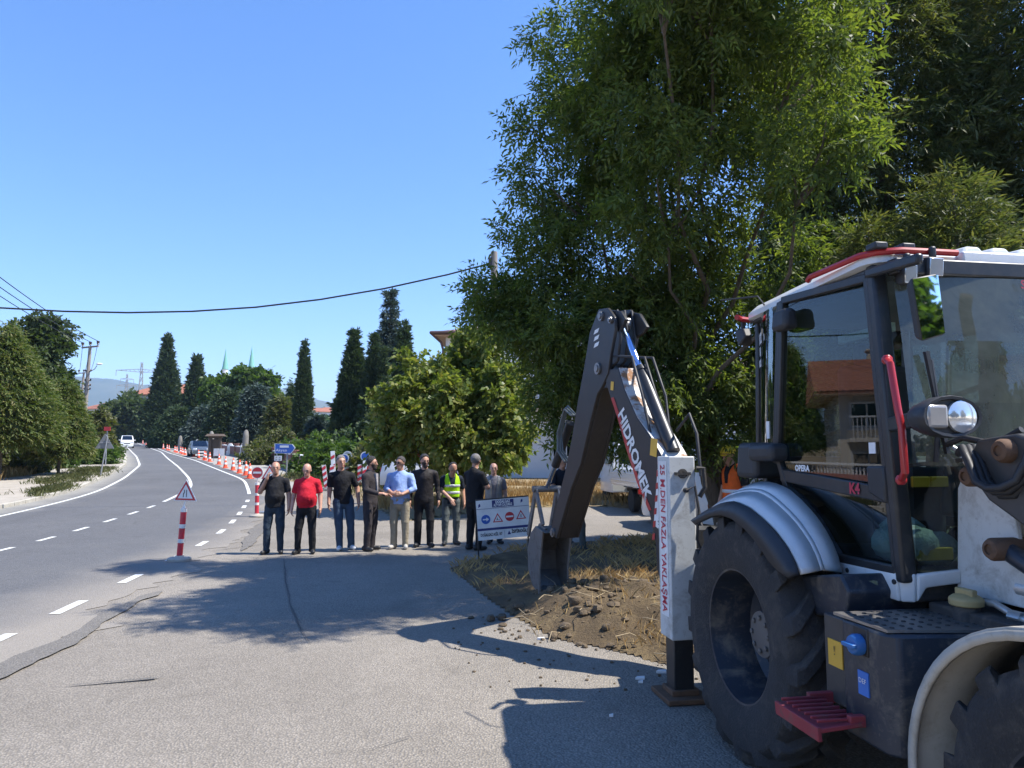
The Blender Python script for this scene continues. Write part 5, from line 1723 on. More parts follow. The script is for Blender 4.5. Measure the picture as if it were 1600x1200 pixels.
while len(P) < 1500:
    y = r.uniform(22, 60); x = float(XL(y)) - r.uniform(5.0, 9)
    if fbm(np.array([x * .4]), np.array([y * .4]), 32)[0] > .4: P.append((x, y, g(y)))
grass('straw_grass', P, ML_STRAW, .55, .02, 8, 8, .2, .6)
P = []
for (ya, yb, off, wd, nn) in ((30.5, 44, 2.2, 1.1, 900), (20.3, 21.2, 1.4, .25, 130), (24.6, 29.5, 1.5, .5, 420), (18.0, 19.4, 1.3, .35, 150)):
    for _ in range(nn):
        y = r.uniform(ya, yb); x = float(XL(y)) - off + r.normal() * wd * .5
        if fbm(np.array([x * 1.6]), np.array([y * 1.6]), 41)[0] < .44: continue
        P.append((x, y, g(y) + .12))
grass('kerb_weeds', P, ML_WEED, .20, .022, 9, 8, .14, 1.1)
P = []
for _ in range(700):
    x, y = r.uniform(-11.5, -3), r.uniform(26, 36)
    if inside(np.array([x]), np.array([y]), far_poly)[0]: P.append((x, y, g(y) + .03))
grass('roadside_weeds', P, ML_WEED, .4, .03, 10, 8, .2, .8)

# clods and stones on the dug heap
Mc = MB()
rr = random.Random(8)
for k in range(520):
    if k < 400:
        a, q = rr.uniform(0, 6.283), rr.random() ** .7
        x, y = 1.75 + math.cos(a) * q * 2.2, 8.0 + math.sin(a) * q * 1.45
        s = rr.choice((.012, .018, .025, .03, .05)) * rr.uniform(.7, 1.3)
    else:
        x, y = rr.uniform(-.6, 2.6), rr.uniform(5.6, 8); s = rr.uniform(.006, .016)
    z = zsurf(x, y) if inside(np.array([x]), np.array([y]), isl)[0] else .006
    o = len(Mc.v)
    Mc.ball((x, y, z + s * .3), s, 7, (rr.uniform(.8, 1.4), rr.uniform(.8, 1.4), rr.uniform(.6, .9)))
    for i in range(o, len(Mc.v)):
        v_ = Mc.v[i]; f_ = 1 + .35 * (rr.random() - .5)
        Mc.v[i] = (x + (v_[0] - x) * f_, y + (v_[1] - y) * f_, z + s * .3 + (v_[2] - z - s * .3) * f_)
tag(Mc.build('soil_clods', mat('clod_soil', (.115, .084, .052), .95, dirt=(.2, .15, .09), dirt_amt=.5, dirt_scale=9, bmp=1, bscale=40), smooth=60, recalc=False), kind='stuff')
# cut roots and stalks lying in the heap
Mc = MB()
for k in range(90):
    a, q = rr.uniform(0, 6.283), rr.random() ** .6
    x, y = 1.9 + math.cos(a) * q * 2.2, 7.7 + math.sin(a) * q * 1.5
    if not inside(np.array([x]), np.array([y]), isl)[0]: continue
    z = zsurf(x, y); b = rr.uniform(0, 6.28); L = rr.uniform(.1, .38)
    Mc.tube([(x, y, z + .01), (x + math.cos(b) * L * .5, y + math.sin(b) * L * .5, z + rr.uniform(.02, .07)), (x + math.cos(b + .3) * L, y + math.sin(b + .3) * L, z + rr.uniform(-.02, .10))], .004, 4)
tag(Mc.build('roots', mat('dry_root', (.36, .28, .17), .9), recalc=False), kind='stuff')

# ------------------------------------------------------------------ buildings
def wall_mat(name, col, stain=(.3, .28, .25), amt=.3):
    return mat(name, col, .85, dirt=stain, dirt_amt=amt, dirt_scale=.35, var=.05, bmp=.2, bscale=30)
def tile_mat(name, a, b):
    if name in MATS: return MATS[name]
    m, nt, bs = nodes_of(name)
    v = objvec(nt, True)
    w = N(nt, 'ShaderNodeTexWave', wave_type='BANDS', bands_direction='X', inp={'Scale': 1.5, 'Distortion': .3})
    w2 = N(nt, 'ShaderNodeTexWave', wave_type='BANDS', bands_direction='Z', inp={'Scale': 1.8, 'Distortion': .3})
    nt.links.new(v, w.inputs[0]); nt.links.new(v, w2.inputs[0])
    nt.links.new(ramp(nt, noise(nt, v, 2.5, 6, .7), [(.3, a), (.7, b)]), bs.inputs['Base Color'])
    bs.inputs['Roughness'].default_value = .85
    ad = N(nt, 'ShaderNodeMath', operation='ADD'); nt.links.new(w.outputs[1], ad.inputs[0]); nt.links.new(w2.outputs[1], ad.inputs[1])
    bump(nt, bs, ad.outputs[0], .8, .08)
    MATS[name] = m
    return m
M_TILE = tile_mat('red_roof_tile', (.27, .095, .055), (.42, .17, .10))
M_TILEB = tile_mat('brown_roof_tile', (.12, .07, .055), (.21, .12, .09))
M_WALLW = wall_mat('white_render', (.68, .68, .67))
M_WALLC = wall_mat('cream_render', (.55, .50, .42))
M_WIN = glass_mat('house_window', (.10, .12, .13), 1.7)
M_FRAME = mat('window_frame', (.55, .55, .54), .5)
M_DARKIN = mat('dark_room', (.03, .03, .035), .9)
M_SOFFIT = mat('timber_soffit', (.42, .27, .17), .8, bmp=.3)
M_GUTTER = mat('brown_gutter', (.085, .045, .038), .5)

def house(name, loc, rz, w, d, h, label, wall=None, roof=None, rh=1.6, ov=.5, storeys=2, cols=4, hip=True, cat='house', group=None, balcony=False, chimney=True, gutter=False, blind=()):
    """walls, pitched roof with eaves, real window openings set as framed panes"""
    t = thing(name, loc, rz, label, cat, group)
    LOCAL['on'] = True
    M = MB(); M.box((0, 0, h / 2 - .3), (w, d, h + .6)); M.build('wall', wall or M_WALLW, t, bevel=.02)
    M = MB()
    e = [(-w / 2 - ov, -d / 2 - ov, h), (w / 2 + ov, -d / 2 - ov, h), (w / 2 + ov, d / 2 + ov, h), (-w / 2 - ov, d / 2 + ov, h)]
    ins = min(d / 2, w / 2 - .3) if hip else 0
    r1, r2 = (-w / 2 + ins - (0 if hip else ov), 0, h + rh), (w / 2 - ins + (0 if hip else ov), 0, h + rh)
    dn = lambda p: (p[0], p[1], p[2] - .14)
    M.add(e + [r1, r2] + [dn(p) for p in e], [(0, 1, 5, 4), (1, 2, 5), (2, 3, 4, 5), (3, 0, 4), (6, 7, 1, 0), (7, 8, 2, 1), (8, 9, 3, 2), (9, 6, 0, 3)])
    rf_ = M.build('roof', roof or M_TILE, t, smooth=0)
    M = MB(); M.box((0, 0, h - .17), (w + 2 * ov - .03, d + 2 * ov - .03, .05)); M.build('soffit', M_SOFFIT, rf_)
    if chimney:
        M = MB(); M.box((w * .2, d * .12, h + rh * .9), (.6, .6, 1.3)); M.box((w * .2, d * .12, h + rh * .9 + .68), (.75, .75, .1)); M.build('chimney', M_WALLC, rf_, bevel=.02)
    if gutter:
        M = MB()
        M.tube([(-w / 2 - ov - .06, -d / 2 - ov - .06, h - .05), (w / 2 + ov, -d / 2 - ov - .06, h - .05)], .08, 8)
        M.tube([(-w / 2 - ov - .06, -d / 2 - ov - .06, h - .05), (-w / 2 - ov - .06, d / 2 + ov, h - .05)], .08, 8)
        M.tube([(-w / 2 - ov - .02, -d / 2 - ov - .05, h - .1), (-w / 2 - .2, -d / 2 - .15, h - .45), (-w / 2 - .10, -d / 2 - .10, h - .8), (-w / 2 - .10, -d / 2 - .10, .2)], .06, 8)
        M.build('gutter', M_GUTTER, rf_)
    sh = h / storeys
    faces = [((0, -1), w, d / 2), ((-1, 0), d, w / 2), ((1, 0), d, w / 2), ((0, 1), w, d / 2)]
    for fi, (nrm, L, off) in enumerate(faces):
        if fi in blind: continue
        nc = max(1, int(round(cols * L / w)))
        for s_ in range(storeys):
            for c_ in range(nc):
                a = (c_ + .5) / nc * L - L / 2
                zc = s_ * sh + sh * .52
                px_, py_ = (a, nrm[1] * off) if nrm[0] == 0 else (nrm[0] * off, a)
                ax = (1, 0) if nrm[0] == 0 else (0, 1)
                ww, wh = min(1.3, L / nc * .55), sh * .48
                M = MB()
                def bx_(da, dz, sa, sz, dep, thick):
                    M.box((px_ + ax[0] * da + nrm[0] * dep, py_ + ax[1] * da + nrm[1] * dep, zc + dz), (ax[0] * sa + abs(nrm[0]) * thick, ax[1] * sa + abs(nrm[1]) * thick, sz))
                for q in (-1, 1):
                    bx_(q * ww / 2, 0, .09, wh + .18, .02, .14)
                    bx_(0, q * wh / 2, ww - .09, .09, .02, .13)
                bx_(0, 0, .06, wh - .09, .02, .10)
                bx_(0, -wh / 2 - .12, ww + .3, .07, .06, .22)
                wo = M.build('window', M_FRAME, t, smooth=0)
                M = MB(); bx_(0, 0, ww - .09, wh - .09, .012, .02); M.build('pane', M_WIN, wo, smooth=0)
    if balcony:
        for s_ in range(1, storeys):
            M = MB(); M.box((0, -d / 2 - .75, s_ * sh), (w * .9, 1.45, .16)); bo_ = M.build('balcony', M_WALLC, t, bevel=.01)
            M = MB()
            for k in range(int(w * .9 / .16)): M.box((-w * .45 + .08 + k * .16, -d / 2 - 1.44, s_ * sh + .5), (.03, .03, .84))
            M.box((0, -d / 2 - 1.44, s_ * sh + .95), (w * .9, .07, .07)); M.build('railing', M_FRAME, bo_)
    LOCAL['on'] = False
    return t

# white house behind the plane tree
house('white_house', (2.9, 39.4, g(39)), R(-4), 11.6, 9.5, 7.55 - g(39) + .1, 'two storey white house with brown eaves half hidden behind the yellow-green plane tree', gutter=True, rh=1.5, ov=.55, cols=3, roof=M_TILEB, chimney=False, balcony=True)
# red roofed house behind the dark trees at right
house('red_roof_house', (9.8, 33.5, g(33)), R(8), 8.5, 7, 3.4, 'low house with a red tiled roof glimpsed under the dark trees beside the cab', rh=1.9, storeys=1, cols=3)
# house across the road that the cab windows mirror, with its fence
hs = house('roadside_house', (-25.2, 24.6, g(25)), R(-47 + 90), 7.0, 7.5, 4.2, 'gabled house with a balcony across the road, mirrored in the cab door', wall=M_WALLC, rh=1.8, ov=.9, cols=3, hip=False, balcony=True)
# brick fence with white balusters in front of that house
ft_ = thing('garden_fence', (-19.0, 22, g(22)), 0, 'brick garden fence with white balusters along the footpath before the gabled house', 'fence')
fx = lambda y: -18.7 - .12 * (y - 22)
M = MB(); M.loft([(fx(4), 4, -.1), (fx(26), 26, -.1), (fx(26), 26, g(26) + .75), (fx(4), 4, .75)], [(fx(4) - .2, 4, -.1), (fx(26) - .2, 26, -.1), (fx(26) - .2, 26, g(26) + .75), (fx(4) - .2, 4, .75)]); M.build('brick_base', mat('pale_red_brick', (.36, .15, .12), .85, var=.15, dirt=(.25, .2, .17), dirt_amt=.4), ft_, smooth=0)
M = MB()
for k in range(110):
    y = 4.2 + k * .198; M.lathe((fx(y) - .1, y, g(y) + .75), ZV, [(.03, 0), (.05, .08), (.03, .2), (.045, .3), (.03, .36)], 6)
M.build('baluster_row', M_WALLW, ft_)
M = MB(); M.loft([(fx(4) + .03, 4, 1.11), (fx(26) + .03, 26, g(26) + 1.11), (fx(26) + .03, 26, g(26) + 1.19), (fx(4) + .03, 4, 1.19)], [(fx(4) - .23, 4, 1.11), (fx(26) - .23, 26, g(26) + 1.11), (fx(26) - .23, 26, g(26) + 1.19), (fx(4) - .23, 4, 1.19)]); M.build('coping', M_WALLW, ft_, smooth=0)
# trees behind the photographer, seen only in the mirror and the windscreen
for k_, (x_, y_) in enumerate(((-9, -17), (0, -21), (9, -18), (17, -12))):
    bl_ = [(x_ + dx * 1.4, y_ + dy, 4.0 + dz * 1.6, 2.9, 2.9, 2.6) for dx, dy, dz in ((-1.3, 0, 0), (1.2, .3, .2), (0, -.5, 1.6), (.2, .6, .4))]
    broadleaf('garden_tree', (x_, y_, 0), bl_, ML_GREEN, ('garden tree at the far left behind the camera, seen only in mirrors', 'garden tree straight behind the camera, seen only in mirrors', 'garden tree right behind the camera, seen only in mirrors', 'garden tree at the far right behind the camera, seen only in mirrors')[k_], per=7, K=2, P=6, Lr=.5, leafL=.34, leafW=.2, trunk_r=.2, seed=300 + k_)
# red roofed long building beyond the cypresses, minarets
b = at(290, 690, 175)
house('long_building', (b[0], 178, g(178)), R(12), 26, 12, 11.0, 'building with a long red tiled roof seen between the two ragged cypresses', rh=3.0, storeys=3, cols=8, wall=M_WALLC)
M_COPPER = mat('green_copper', (.17, .40, .33), .6)
for px_, top, lab in ((353, 545, 'left of the two slender mosque minarets with a green pointed cap'), (394, 541, 'right of the two slender mosque minarets with a green pointed cap')):
    Y_ = 230
    p = at(px_, top, Y_)
    t = thing('minaret', (p[0], Y_, g(Y_)), 0, lab, 'minaret', 'minarets of the mosque')
    H_ = p[2] - g(Y_)
    LOCAL['on'] = True
    M = MB(); M.lathe((0, 0, 0), (0, 0, 1), [(1.3, 0), (1.2, H_ * .1), (.95, H_ * .12), (.9, H_ * .66), (1.5, H_ * .67), (1.5, H_ * .70), (.85, H_ * .70), (.85, H_ * .76)], 16); M.build('shaft', M_WALLW, t)
    M = MB(); M.lathe((0, 0, 0), (0, 0, 1), [(1.0, H_ * .76), (.85, H_ * .79), (.08, H_ * .985), (.05, H_)], 16); M.build('spire', M_COPPER, t)
    LOCAL['on'] = False
# far village on the rise
rv = random.Random(4)
for k, (px_, Y_, w_, hh, rfm) in enumerate(((150, 330, 12, 7, M_TILE), (166, 360, 14, 8, M_TILE), (182, 340, 10, 7, M_TILE), (176, 250, 11, 6, M_TILEB), (186, 270, 9, 5, M_TILE), (160, 255, 9, 5, M_TILE), (198, 380, 12, 8, M_TILE), (497, 300, 22, 6, M_TILE), (515, 320, 16, 6, M_TILE))):
    p = at(px_, 690, Y_)
    house('village_house', (p[0], Y_, g(Y_)), R(rv.uniform(-40, 40)), w_, w_ * .7, hh,
          ['white far house at the left end of the village above the road bend', 'far house with the highest red roof above the road bend', 'far house with a red roof near the round olive tree', 'lower white house with a brown roof above the queue of cars', 'lower house with a red roof beside the round olive tree', 'lower far house next to the concrete utility pole', 'far house mostly behind the round olive tree', 'long low house right of the slim cypress on the horizon', 'low house on the horizon left of the cypress cluster'][k],
          rh=2, storeys=2, cols=3, wall=M_WALLW if k % 3 else M_WALLC, roof=rfm, chimney=False, group='village houses on the horizon')
# far tree belt on the rise: one mass
P_, D_ = [], []
r = np.random.default_rng(77)
n_ = 5200
xx = r.uniform(-420, 240, n_); yy = r.uniform(240, 480, n_)
hh = np.clip(fbm(xx / 25, yy / 25, 5) * 9 - 1, .5, 8)
c_ = np.stack([xx, yy, gz(yy) + hh * r.random(n_)], 1)
o = raw_mesh('far_woods', sprays(c_, unit(r.normal(size=(n_, 3)) + [0, 0, .6]), 2, 6, 2.6, 2.0, 1.3, .8, .1, 50, 78).reshape(-1, 3), np.arange(n_ * 2 * 6 * 4).reshape(-1, 4), ML_GREEN)
tag(o, kind='stuff')

# ------------------------------------------------------------------ wall along the road, gate pillars, gravestones
M_BRICK = mat('red_brown_brick', (.20, .095, .075), .85, dirt=(.12, .09, .075), dirt_amt=.5, dirt_scale=2, bmp=.5)
M_STONE = mat('weathered_stone', (.22, .205, .18), .9, dirt=(.16, .15, .13), dirt_amt=.6, dirt_scale=3, bmp=.5)
M_MARBLE = mat('white_marble', (.70, .70, .67), .5)
M_TIMBER = mat('dark_timber', (.09, .065, .045), .8, bmp=.4)
wy = np.concatenate([np.arange(33.5, 60, 2.0), np.arange(60, 142, 4.0)])
def wall_run(name, y0, y1, label):
    ys = [y for y in np.arange(y0, y1 + .01, 1.0 if y1 - y0 < 30 else 2.0)]
    t = thing(name, (float(WALLX(y0)), y0, g(y0)), 0, label, 'wall')
    def run(M, xo0, xo1, z0, z1):
        M.lofts([[(float(WALLX(y)) + xo0, y, g(y) + z0), (float(WALLX(y)) + xo1, y, g(y) + z0), (float(WALLX(y)) + xo1, y, g(y) + z1), (float(WALLX(y)) + xo0, y, g(y) + z1)] for y in ys])
    M = MB(); run(M, -.02, .22, -.2, .92); M.build('wall', M_BRICK, t, smooth=0)
    M = MB(); run(M, -.07, .27, .922, 1.0); M.build('coping', M_MARBLE, t, smooth=0)
    M = MB(); run(M, -.05, .25, -.2, .18); M.build('plinth', M_STONE, t, smooth=0)
    for y in np.arange(y0 + .5, y1, 4.0):
        M = MB(); x = float(WALLX(y)); M.box((x + .1, y, g(y) + .52), (.36, .36, 1.3)); M.box((x + .1, y, g(y) + 1.19), (.46, .46, .07)); M.build('pier', M_BRICK, t, bevel=.01)
wall_run('brick_wall', 35.5, 60.5, 'low red-brown brick wall with white coping beside the blue direction sign')
wall_run('brick_wall', 66, 138, 'long dark brick wall behind the parked cars and the far cones')
for px_, py_, H_, lab in ((384, 722, 2.5, 'leaning round-topped stone pillar at the end of the brick wall near the blue sign'), (331, 708, 2.4, 'round-topped stone pillar beside the timber gate'), (283, 692, 1.9, 'pale stone pillar above the long dark wall behind the parked cars')):
    p = ground(px_, py_); 
    Y_ = {384: 60.8, 331: 66, 283: 92}[px_]
    x_ = (px_ - 800) / FPX * Y_
    t = thing('stone_pillar', (x_, Y_, g(Y_)), 0, lab, 'pillar', 'stone pillars of the old wall')
    M = MB(); rings = []
    for z_, q in ((-.2, .30), (.5, .27), (1.2, .25), (H_ - .5, .24), (H_ - .15, .18), (H_, .07)):
        lean_ = .10 * max(z_, 0) * (1 if px_ == 384 else .4)
        rings.append([(x_ + lean_ * .3 + q * math.cos(a), Y_ + q * math.sin(a), g(Y_) + z_) for a in np.linspace(0, 6.283, 11)[:-1]])
    M.lofts(rings); M.build('shaft', M_STONE, t, smooth=50)
    M = MB(); M.box((x_, Y_, g(Y_) + .1), (.7, .7, .4)); M.build('plinth', M_STONE, t, bevel=.03)
Y_ = 64.5; x_ = (338 - 800) / FPX * Y_
t = thing('timber_gate', (x_, Y_, g(Y_)), 0, 'dark roofed timber gate in the wall behind the orange cones', 'gate')
for sx in (-.42, .42):
    M = MB(); M.box((x_ + sx, Y_, g(Y_) + .95), (.22, .22, 2.0)); M.build('post', M_TIMBER, t, bevel=.02)
M = MB(); M.box((x_, Y_, g(Y_) + 1.85), (1.2, .2, .18)); M.loft([(x_ - .8, Y_ - .4, g(Y_) + 1.95), (x_ + .8, Y_ - .4, g(Y_) + 1.95), (x_ + .8, Y_ + .4, g(Y_) + 1.95), (x_ - .8, Y_ + .4, g(Y_) + 1.95)], [(x_ - .7, Y_ - .08, g(Y_) + 2.15), (x_ + .7, Y_ - .08, g(Y_) + 2.15), (x_ + .7, Y_ + .08, g(Y_) + 2.15), (x_ - .7, Y_ + .08, g(Y_) + 2.15)]); M.build('roof', M_TIMBER, t)
M = MB(); M.box((x_, Y_ + .05, g(Y_) + .85), (.62, .08, 1.7)); M.build('door', M_TIMBER, t)
gl = ['white gravestone nearest the blue sign behind the brick wall', 'white gravestone left of the leaning pillar', 'small white headstone behind the timber gate', 'white headstone above the dark wall left of the gate', 'pale headstone behind the dark parked car', 'white headstone farthest left along the wall', 'pair-topped pale gravestone behind the brick wall', 'pale lamp-shaped stone on the wall near the cypress']
for k, (px_, Y_, H_) in enumerate(((410, 52, 1.3), (372, 66, 1.3), (352, 72, 1.2), (318, 88, 1.5), (302, 95, 1.4), (276, 112, 1.7), (396, 56, 1.1), (272, 122, 1.9))):
    x_ = (px_ - 800) / FPX * Y_
    Y2 = Y_ + 1.5
    M = MB(); M.loft([(x_ - .28, Y2, g(Y2)), (x_ + .28, Y2, g(Y2)), (x_ + .28, Y2, g(Y2) + H_ * .8), (x_ + .15, Y2, g(Y2) + H_ * .97), (x_, Y2, g(Y2) + H_), (x_ - .15, Y2, g(Y2) + H_ * .97), (x_ - .28, Y2, g(Y2) + H_ * .8)], [(x_ - .28, Y2 + .15, g(Y2)), (x_ + .28, Y2 + .15, g(Y2)), (x_ + .28, Y2 + .15, g(Y2) + H_ * .8), (x_ + .15, Y2 + .15, g(Y2) + H_ * .97), (x_, Y2 + .15, g(Y2) + H_), (x_ - .15, Y2 + .15, g(Y2) + H_ * .97), (x_ - .28, Y2 + .15, g(Y2) + H_ * .8)])
    M.box((x_, Y2 + .9, g(Y2) + .2), (.8, 1.6, .5))
    tag(M.build('gravestone', M_MARBLE, None, bevel=.01), gl[k], 'gravestone', 'gravestones behind the wall')

# ------------------------------------------------------------------ poles and wires
M_POLE = mat('weathered_concrete_pole', (.27, .235, .20), .9, dirt=(.17, .15, .125), dirt_amt=.4, dirt_scale=2)
M_WIRE = mat('black_cable', (.012, .012, .013), .6)
M_INS = mat('brown_insulator', (.05, .03, .025), .3)
def util_pole(px_, pyt, Y_, label, lamp, rot):
    p = at(px_, pyt, Y_); x_, zt, zb = p[0], p[2], g(Y_)
    t = thing('utility_pole', (x_, Y_, zb), 0, label, 'utility pole', 'concrete utility poles left of the road')
    M = MB(); M.tube([(x_ - .25, Y_, zb - .2), (x_ - .1, Y_, zb + (zt - zb) * .5), (x_, Y_, zt)], [.17, .14, .10], 10); M.build('post', M_POLE, t)
    ax = Vector((math.cos(rot), math.sin(rot), 0))
    c = Vector((x_, Y_, zt - .05))
    M = MB(); bar(M, c - ax * .85, c + ax * .85, .10, .10, ZV)
    M.build('crossarm', M_POLE, t)
    tips = []
    for k in (-.8, 0, .8):
        q = c + ax * k + ZV * .05
        M = MB(); M.lathe(q, ZV, [(.03, 0), (.03, .08), (.09, .10), (.06, .16), (.10, .19), (.10, .30), (.03, .33)], 10); M.build('insulator', M_INS, t)
        tips.append(q + ZV * .3)
    for z_ in (1.75, 2.4, 2.75, 3.0):
        M = MB(); bar(M, Vector((x_ - .03, Y_, zt - z_)) - ax * .28, Vector((x_ - .03, Y_, zt - z_)) + ax * .28, .05, .05, ZV)
        for s in (-1, 1): M.lathe(Vector((x_ - .03, Y_, zt - z_)) + ax * .28 * s, ZV, [(.04, 0), (.05, .1), (.02, .14)], 8)
        M.build('bracket', M_INS, t)
    if lamp:
        a = Vector((x_ + .1, Y_, zt - 1.75)); 
        M = MB(); M.tube([a, a + Vector((.35, -.1, .15)), a + Vector((.55, -.2, .38))], .025, 6); lo = M.build('lamp_arm', M_POLE, t)
        M = MB(); M.ball(a + Vector((.75, -.28, .48)), .14, 10, (1.7, .8, .55)); M.build('lamp_head', M_MARBLE, lo, smooth=60)
    return tips
t1 = util_pole(141, 541, 50, 'tall concrete utility pole with a street lamp arm beside the cedars at left', True, R(-25))
t0_ = util_pole(-821, -184, 10.0, 'nearest utility pole beside the kerb, left outside the picture', False, R(-25))
t2 = util_pole(131, 582, 78, 'smaller utility pole peeking out behind the nearer concrete pole', False, R(-25))
def wire(a, b, sag, r_, label, group=None, n=24):
    a, b = Vector(a), Vector(b)
    M = MB(); M.tube([a.lerp(b, i / n) - ZV * sag * 4 * (i / n) * (1 - i / n) for i in range(n + 1)], r_, 6)
    return tag(M.build('overhead_wire', M_WIRE, None, smooth=60), label, 'overhead wire', group)
for k, (q, lab) in enumerate(zip(t1, ('lowest of the three thin wires running up left from the concrete pole', 'middle one of the three thin wires running up left from the concrete pole', 'highest of the three thin wires running up left from the concrete pole'))):
    wire(q, t0_[k], .7, .020, lab, 'thin power lines at left')
    wire(t2[k], q, .8, .016, ['thin wire slung between the two concrete poles on the left insulators', 'thin wire slung between the two concrete poles on the middle insulators', 'thin wire slung between the two concrete poles on the right insulators'][k], 'thin power lines at left')
# thick cable crossing the sky and the pole that carries it
pe = at(772, 408, 23.0)
tp = thing('cable_pole', (pe[0], 23.0, g(23)), 0, 'grey pole rising among the ash leaves and carrying the thick black cable', 'utility pole')
M = MB(); M.tube([(pe[0], 23.0, g(23) - .2), (pe[0], 23.0, pe[2] + .3)], [.17, .11], 12); M.build('post', M_POLE, tp)
M = MB(); M.box((pe[0] - .12, 23.0, pe[2] - .05), (.12, .2, .3)); M.build('bracket', M_INS, tp)
pa_, pb_ = at(-420, 440, 20.0), pe
pts = [Vector(at(x, y, 23.0 - 3.0 * (772 - x) / 1192)) for x, y in ((772, 410), (700, 429), (600, 451), (500, 468), (400, 480), (300, 486.5), (200, 488.5), (100, 486.5), (0, 481), (-120, 470), (-260, 452), (-420, 430))]
M = MB(); M.tube(pts, .026, 8); tag(M.build('overhead_cable', M_WIRE, None, smooth=60), 'thick black cable sagging across the whole blue sky to the ash tree', 'cable')
# lattice pylons far off
M_LAT = mat('galvanised_lattice', (.30, .31, .32), .6, .3)
def pylon(px_, pyt, Y_, label, arms, wid, lean=0):
    p = at(px_, pyt, Y_); zb = g(Y_); H_ = p[2] - zb
    t = thing('pylon', (p[0], Y_, zb), R(20), label, 'pylon')
    LOCAL['on'] = True
    M = MB()
    q = .0045 * H_
    def lv(z): return wid * (1 - z) ** 1.3 + .03 * wid + .02
    zs = np.linspace(0, 1, 10)
    cn = [[Vector((sx * lv(z) * H_ / 2, sy * lv(z) * H_ / 2, z * H_)) for sx, sy in ((-1, -1), (1, -1), (1, 1), (-1, 1))] for z in zs]
    for i in range(9):
        for k in range(4):
            M.tube([cn[i][k], cn[i + 1][k]], q, 4); M.tube([cn[i][k], cn[i + 1][(k + 1) % 4]], q * .6, 4); M.tube([cn[i][(k + 1) % 4], cn[i + 1][k]], q * .6, 4)
    M.build('tower', M_LAT, t, smooth=0)
    for z, L in arms:
        M = MB()
        for s in (-1, 1):
            tip = Vector((s * L * H_, 0, z * H_))
            for dz, dy in ((.03, .015), (.03, -.015), (-.02, .015), (-.02, -.015)): M.tube([Vector((0, dy * H_, (z + dz) * H_)), tip], q * .8, 4)
            for k in range(1, 6):
                f_ = k / 6; M.tube([Vector((tip.x * f_, .015 * H_ * (1 - f_), (z + .03 * (1 - f_)) * H_)), Vector((tip.x * (f_ - .1), -.015 * H_ * (1 - f_), (z - .02 * (1 - f_)) * H_))], q * .6, 4)
            M.tube([tip, tip - Vector((0, 0, .09 * H_))], q, 4)
        M.build('crossarm', M_LAT, t, smooth=0)
    LOCAL['on'] = False
pylon(222, 566, 330, 'lattice pylon with one wide crossarm left of the tallest cypress', [(.86, .36)], .10)
pylon(199, 584, 520, 'fainter lattice pylon with three crossarms behind the round olive tree', [(.88, .13), (.74, .20), (.60, .16)], .12)

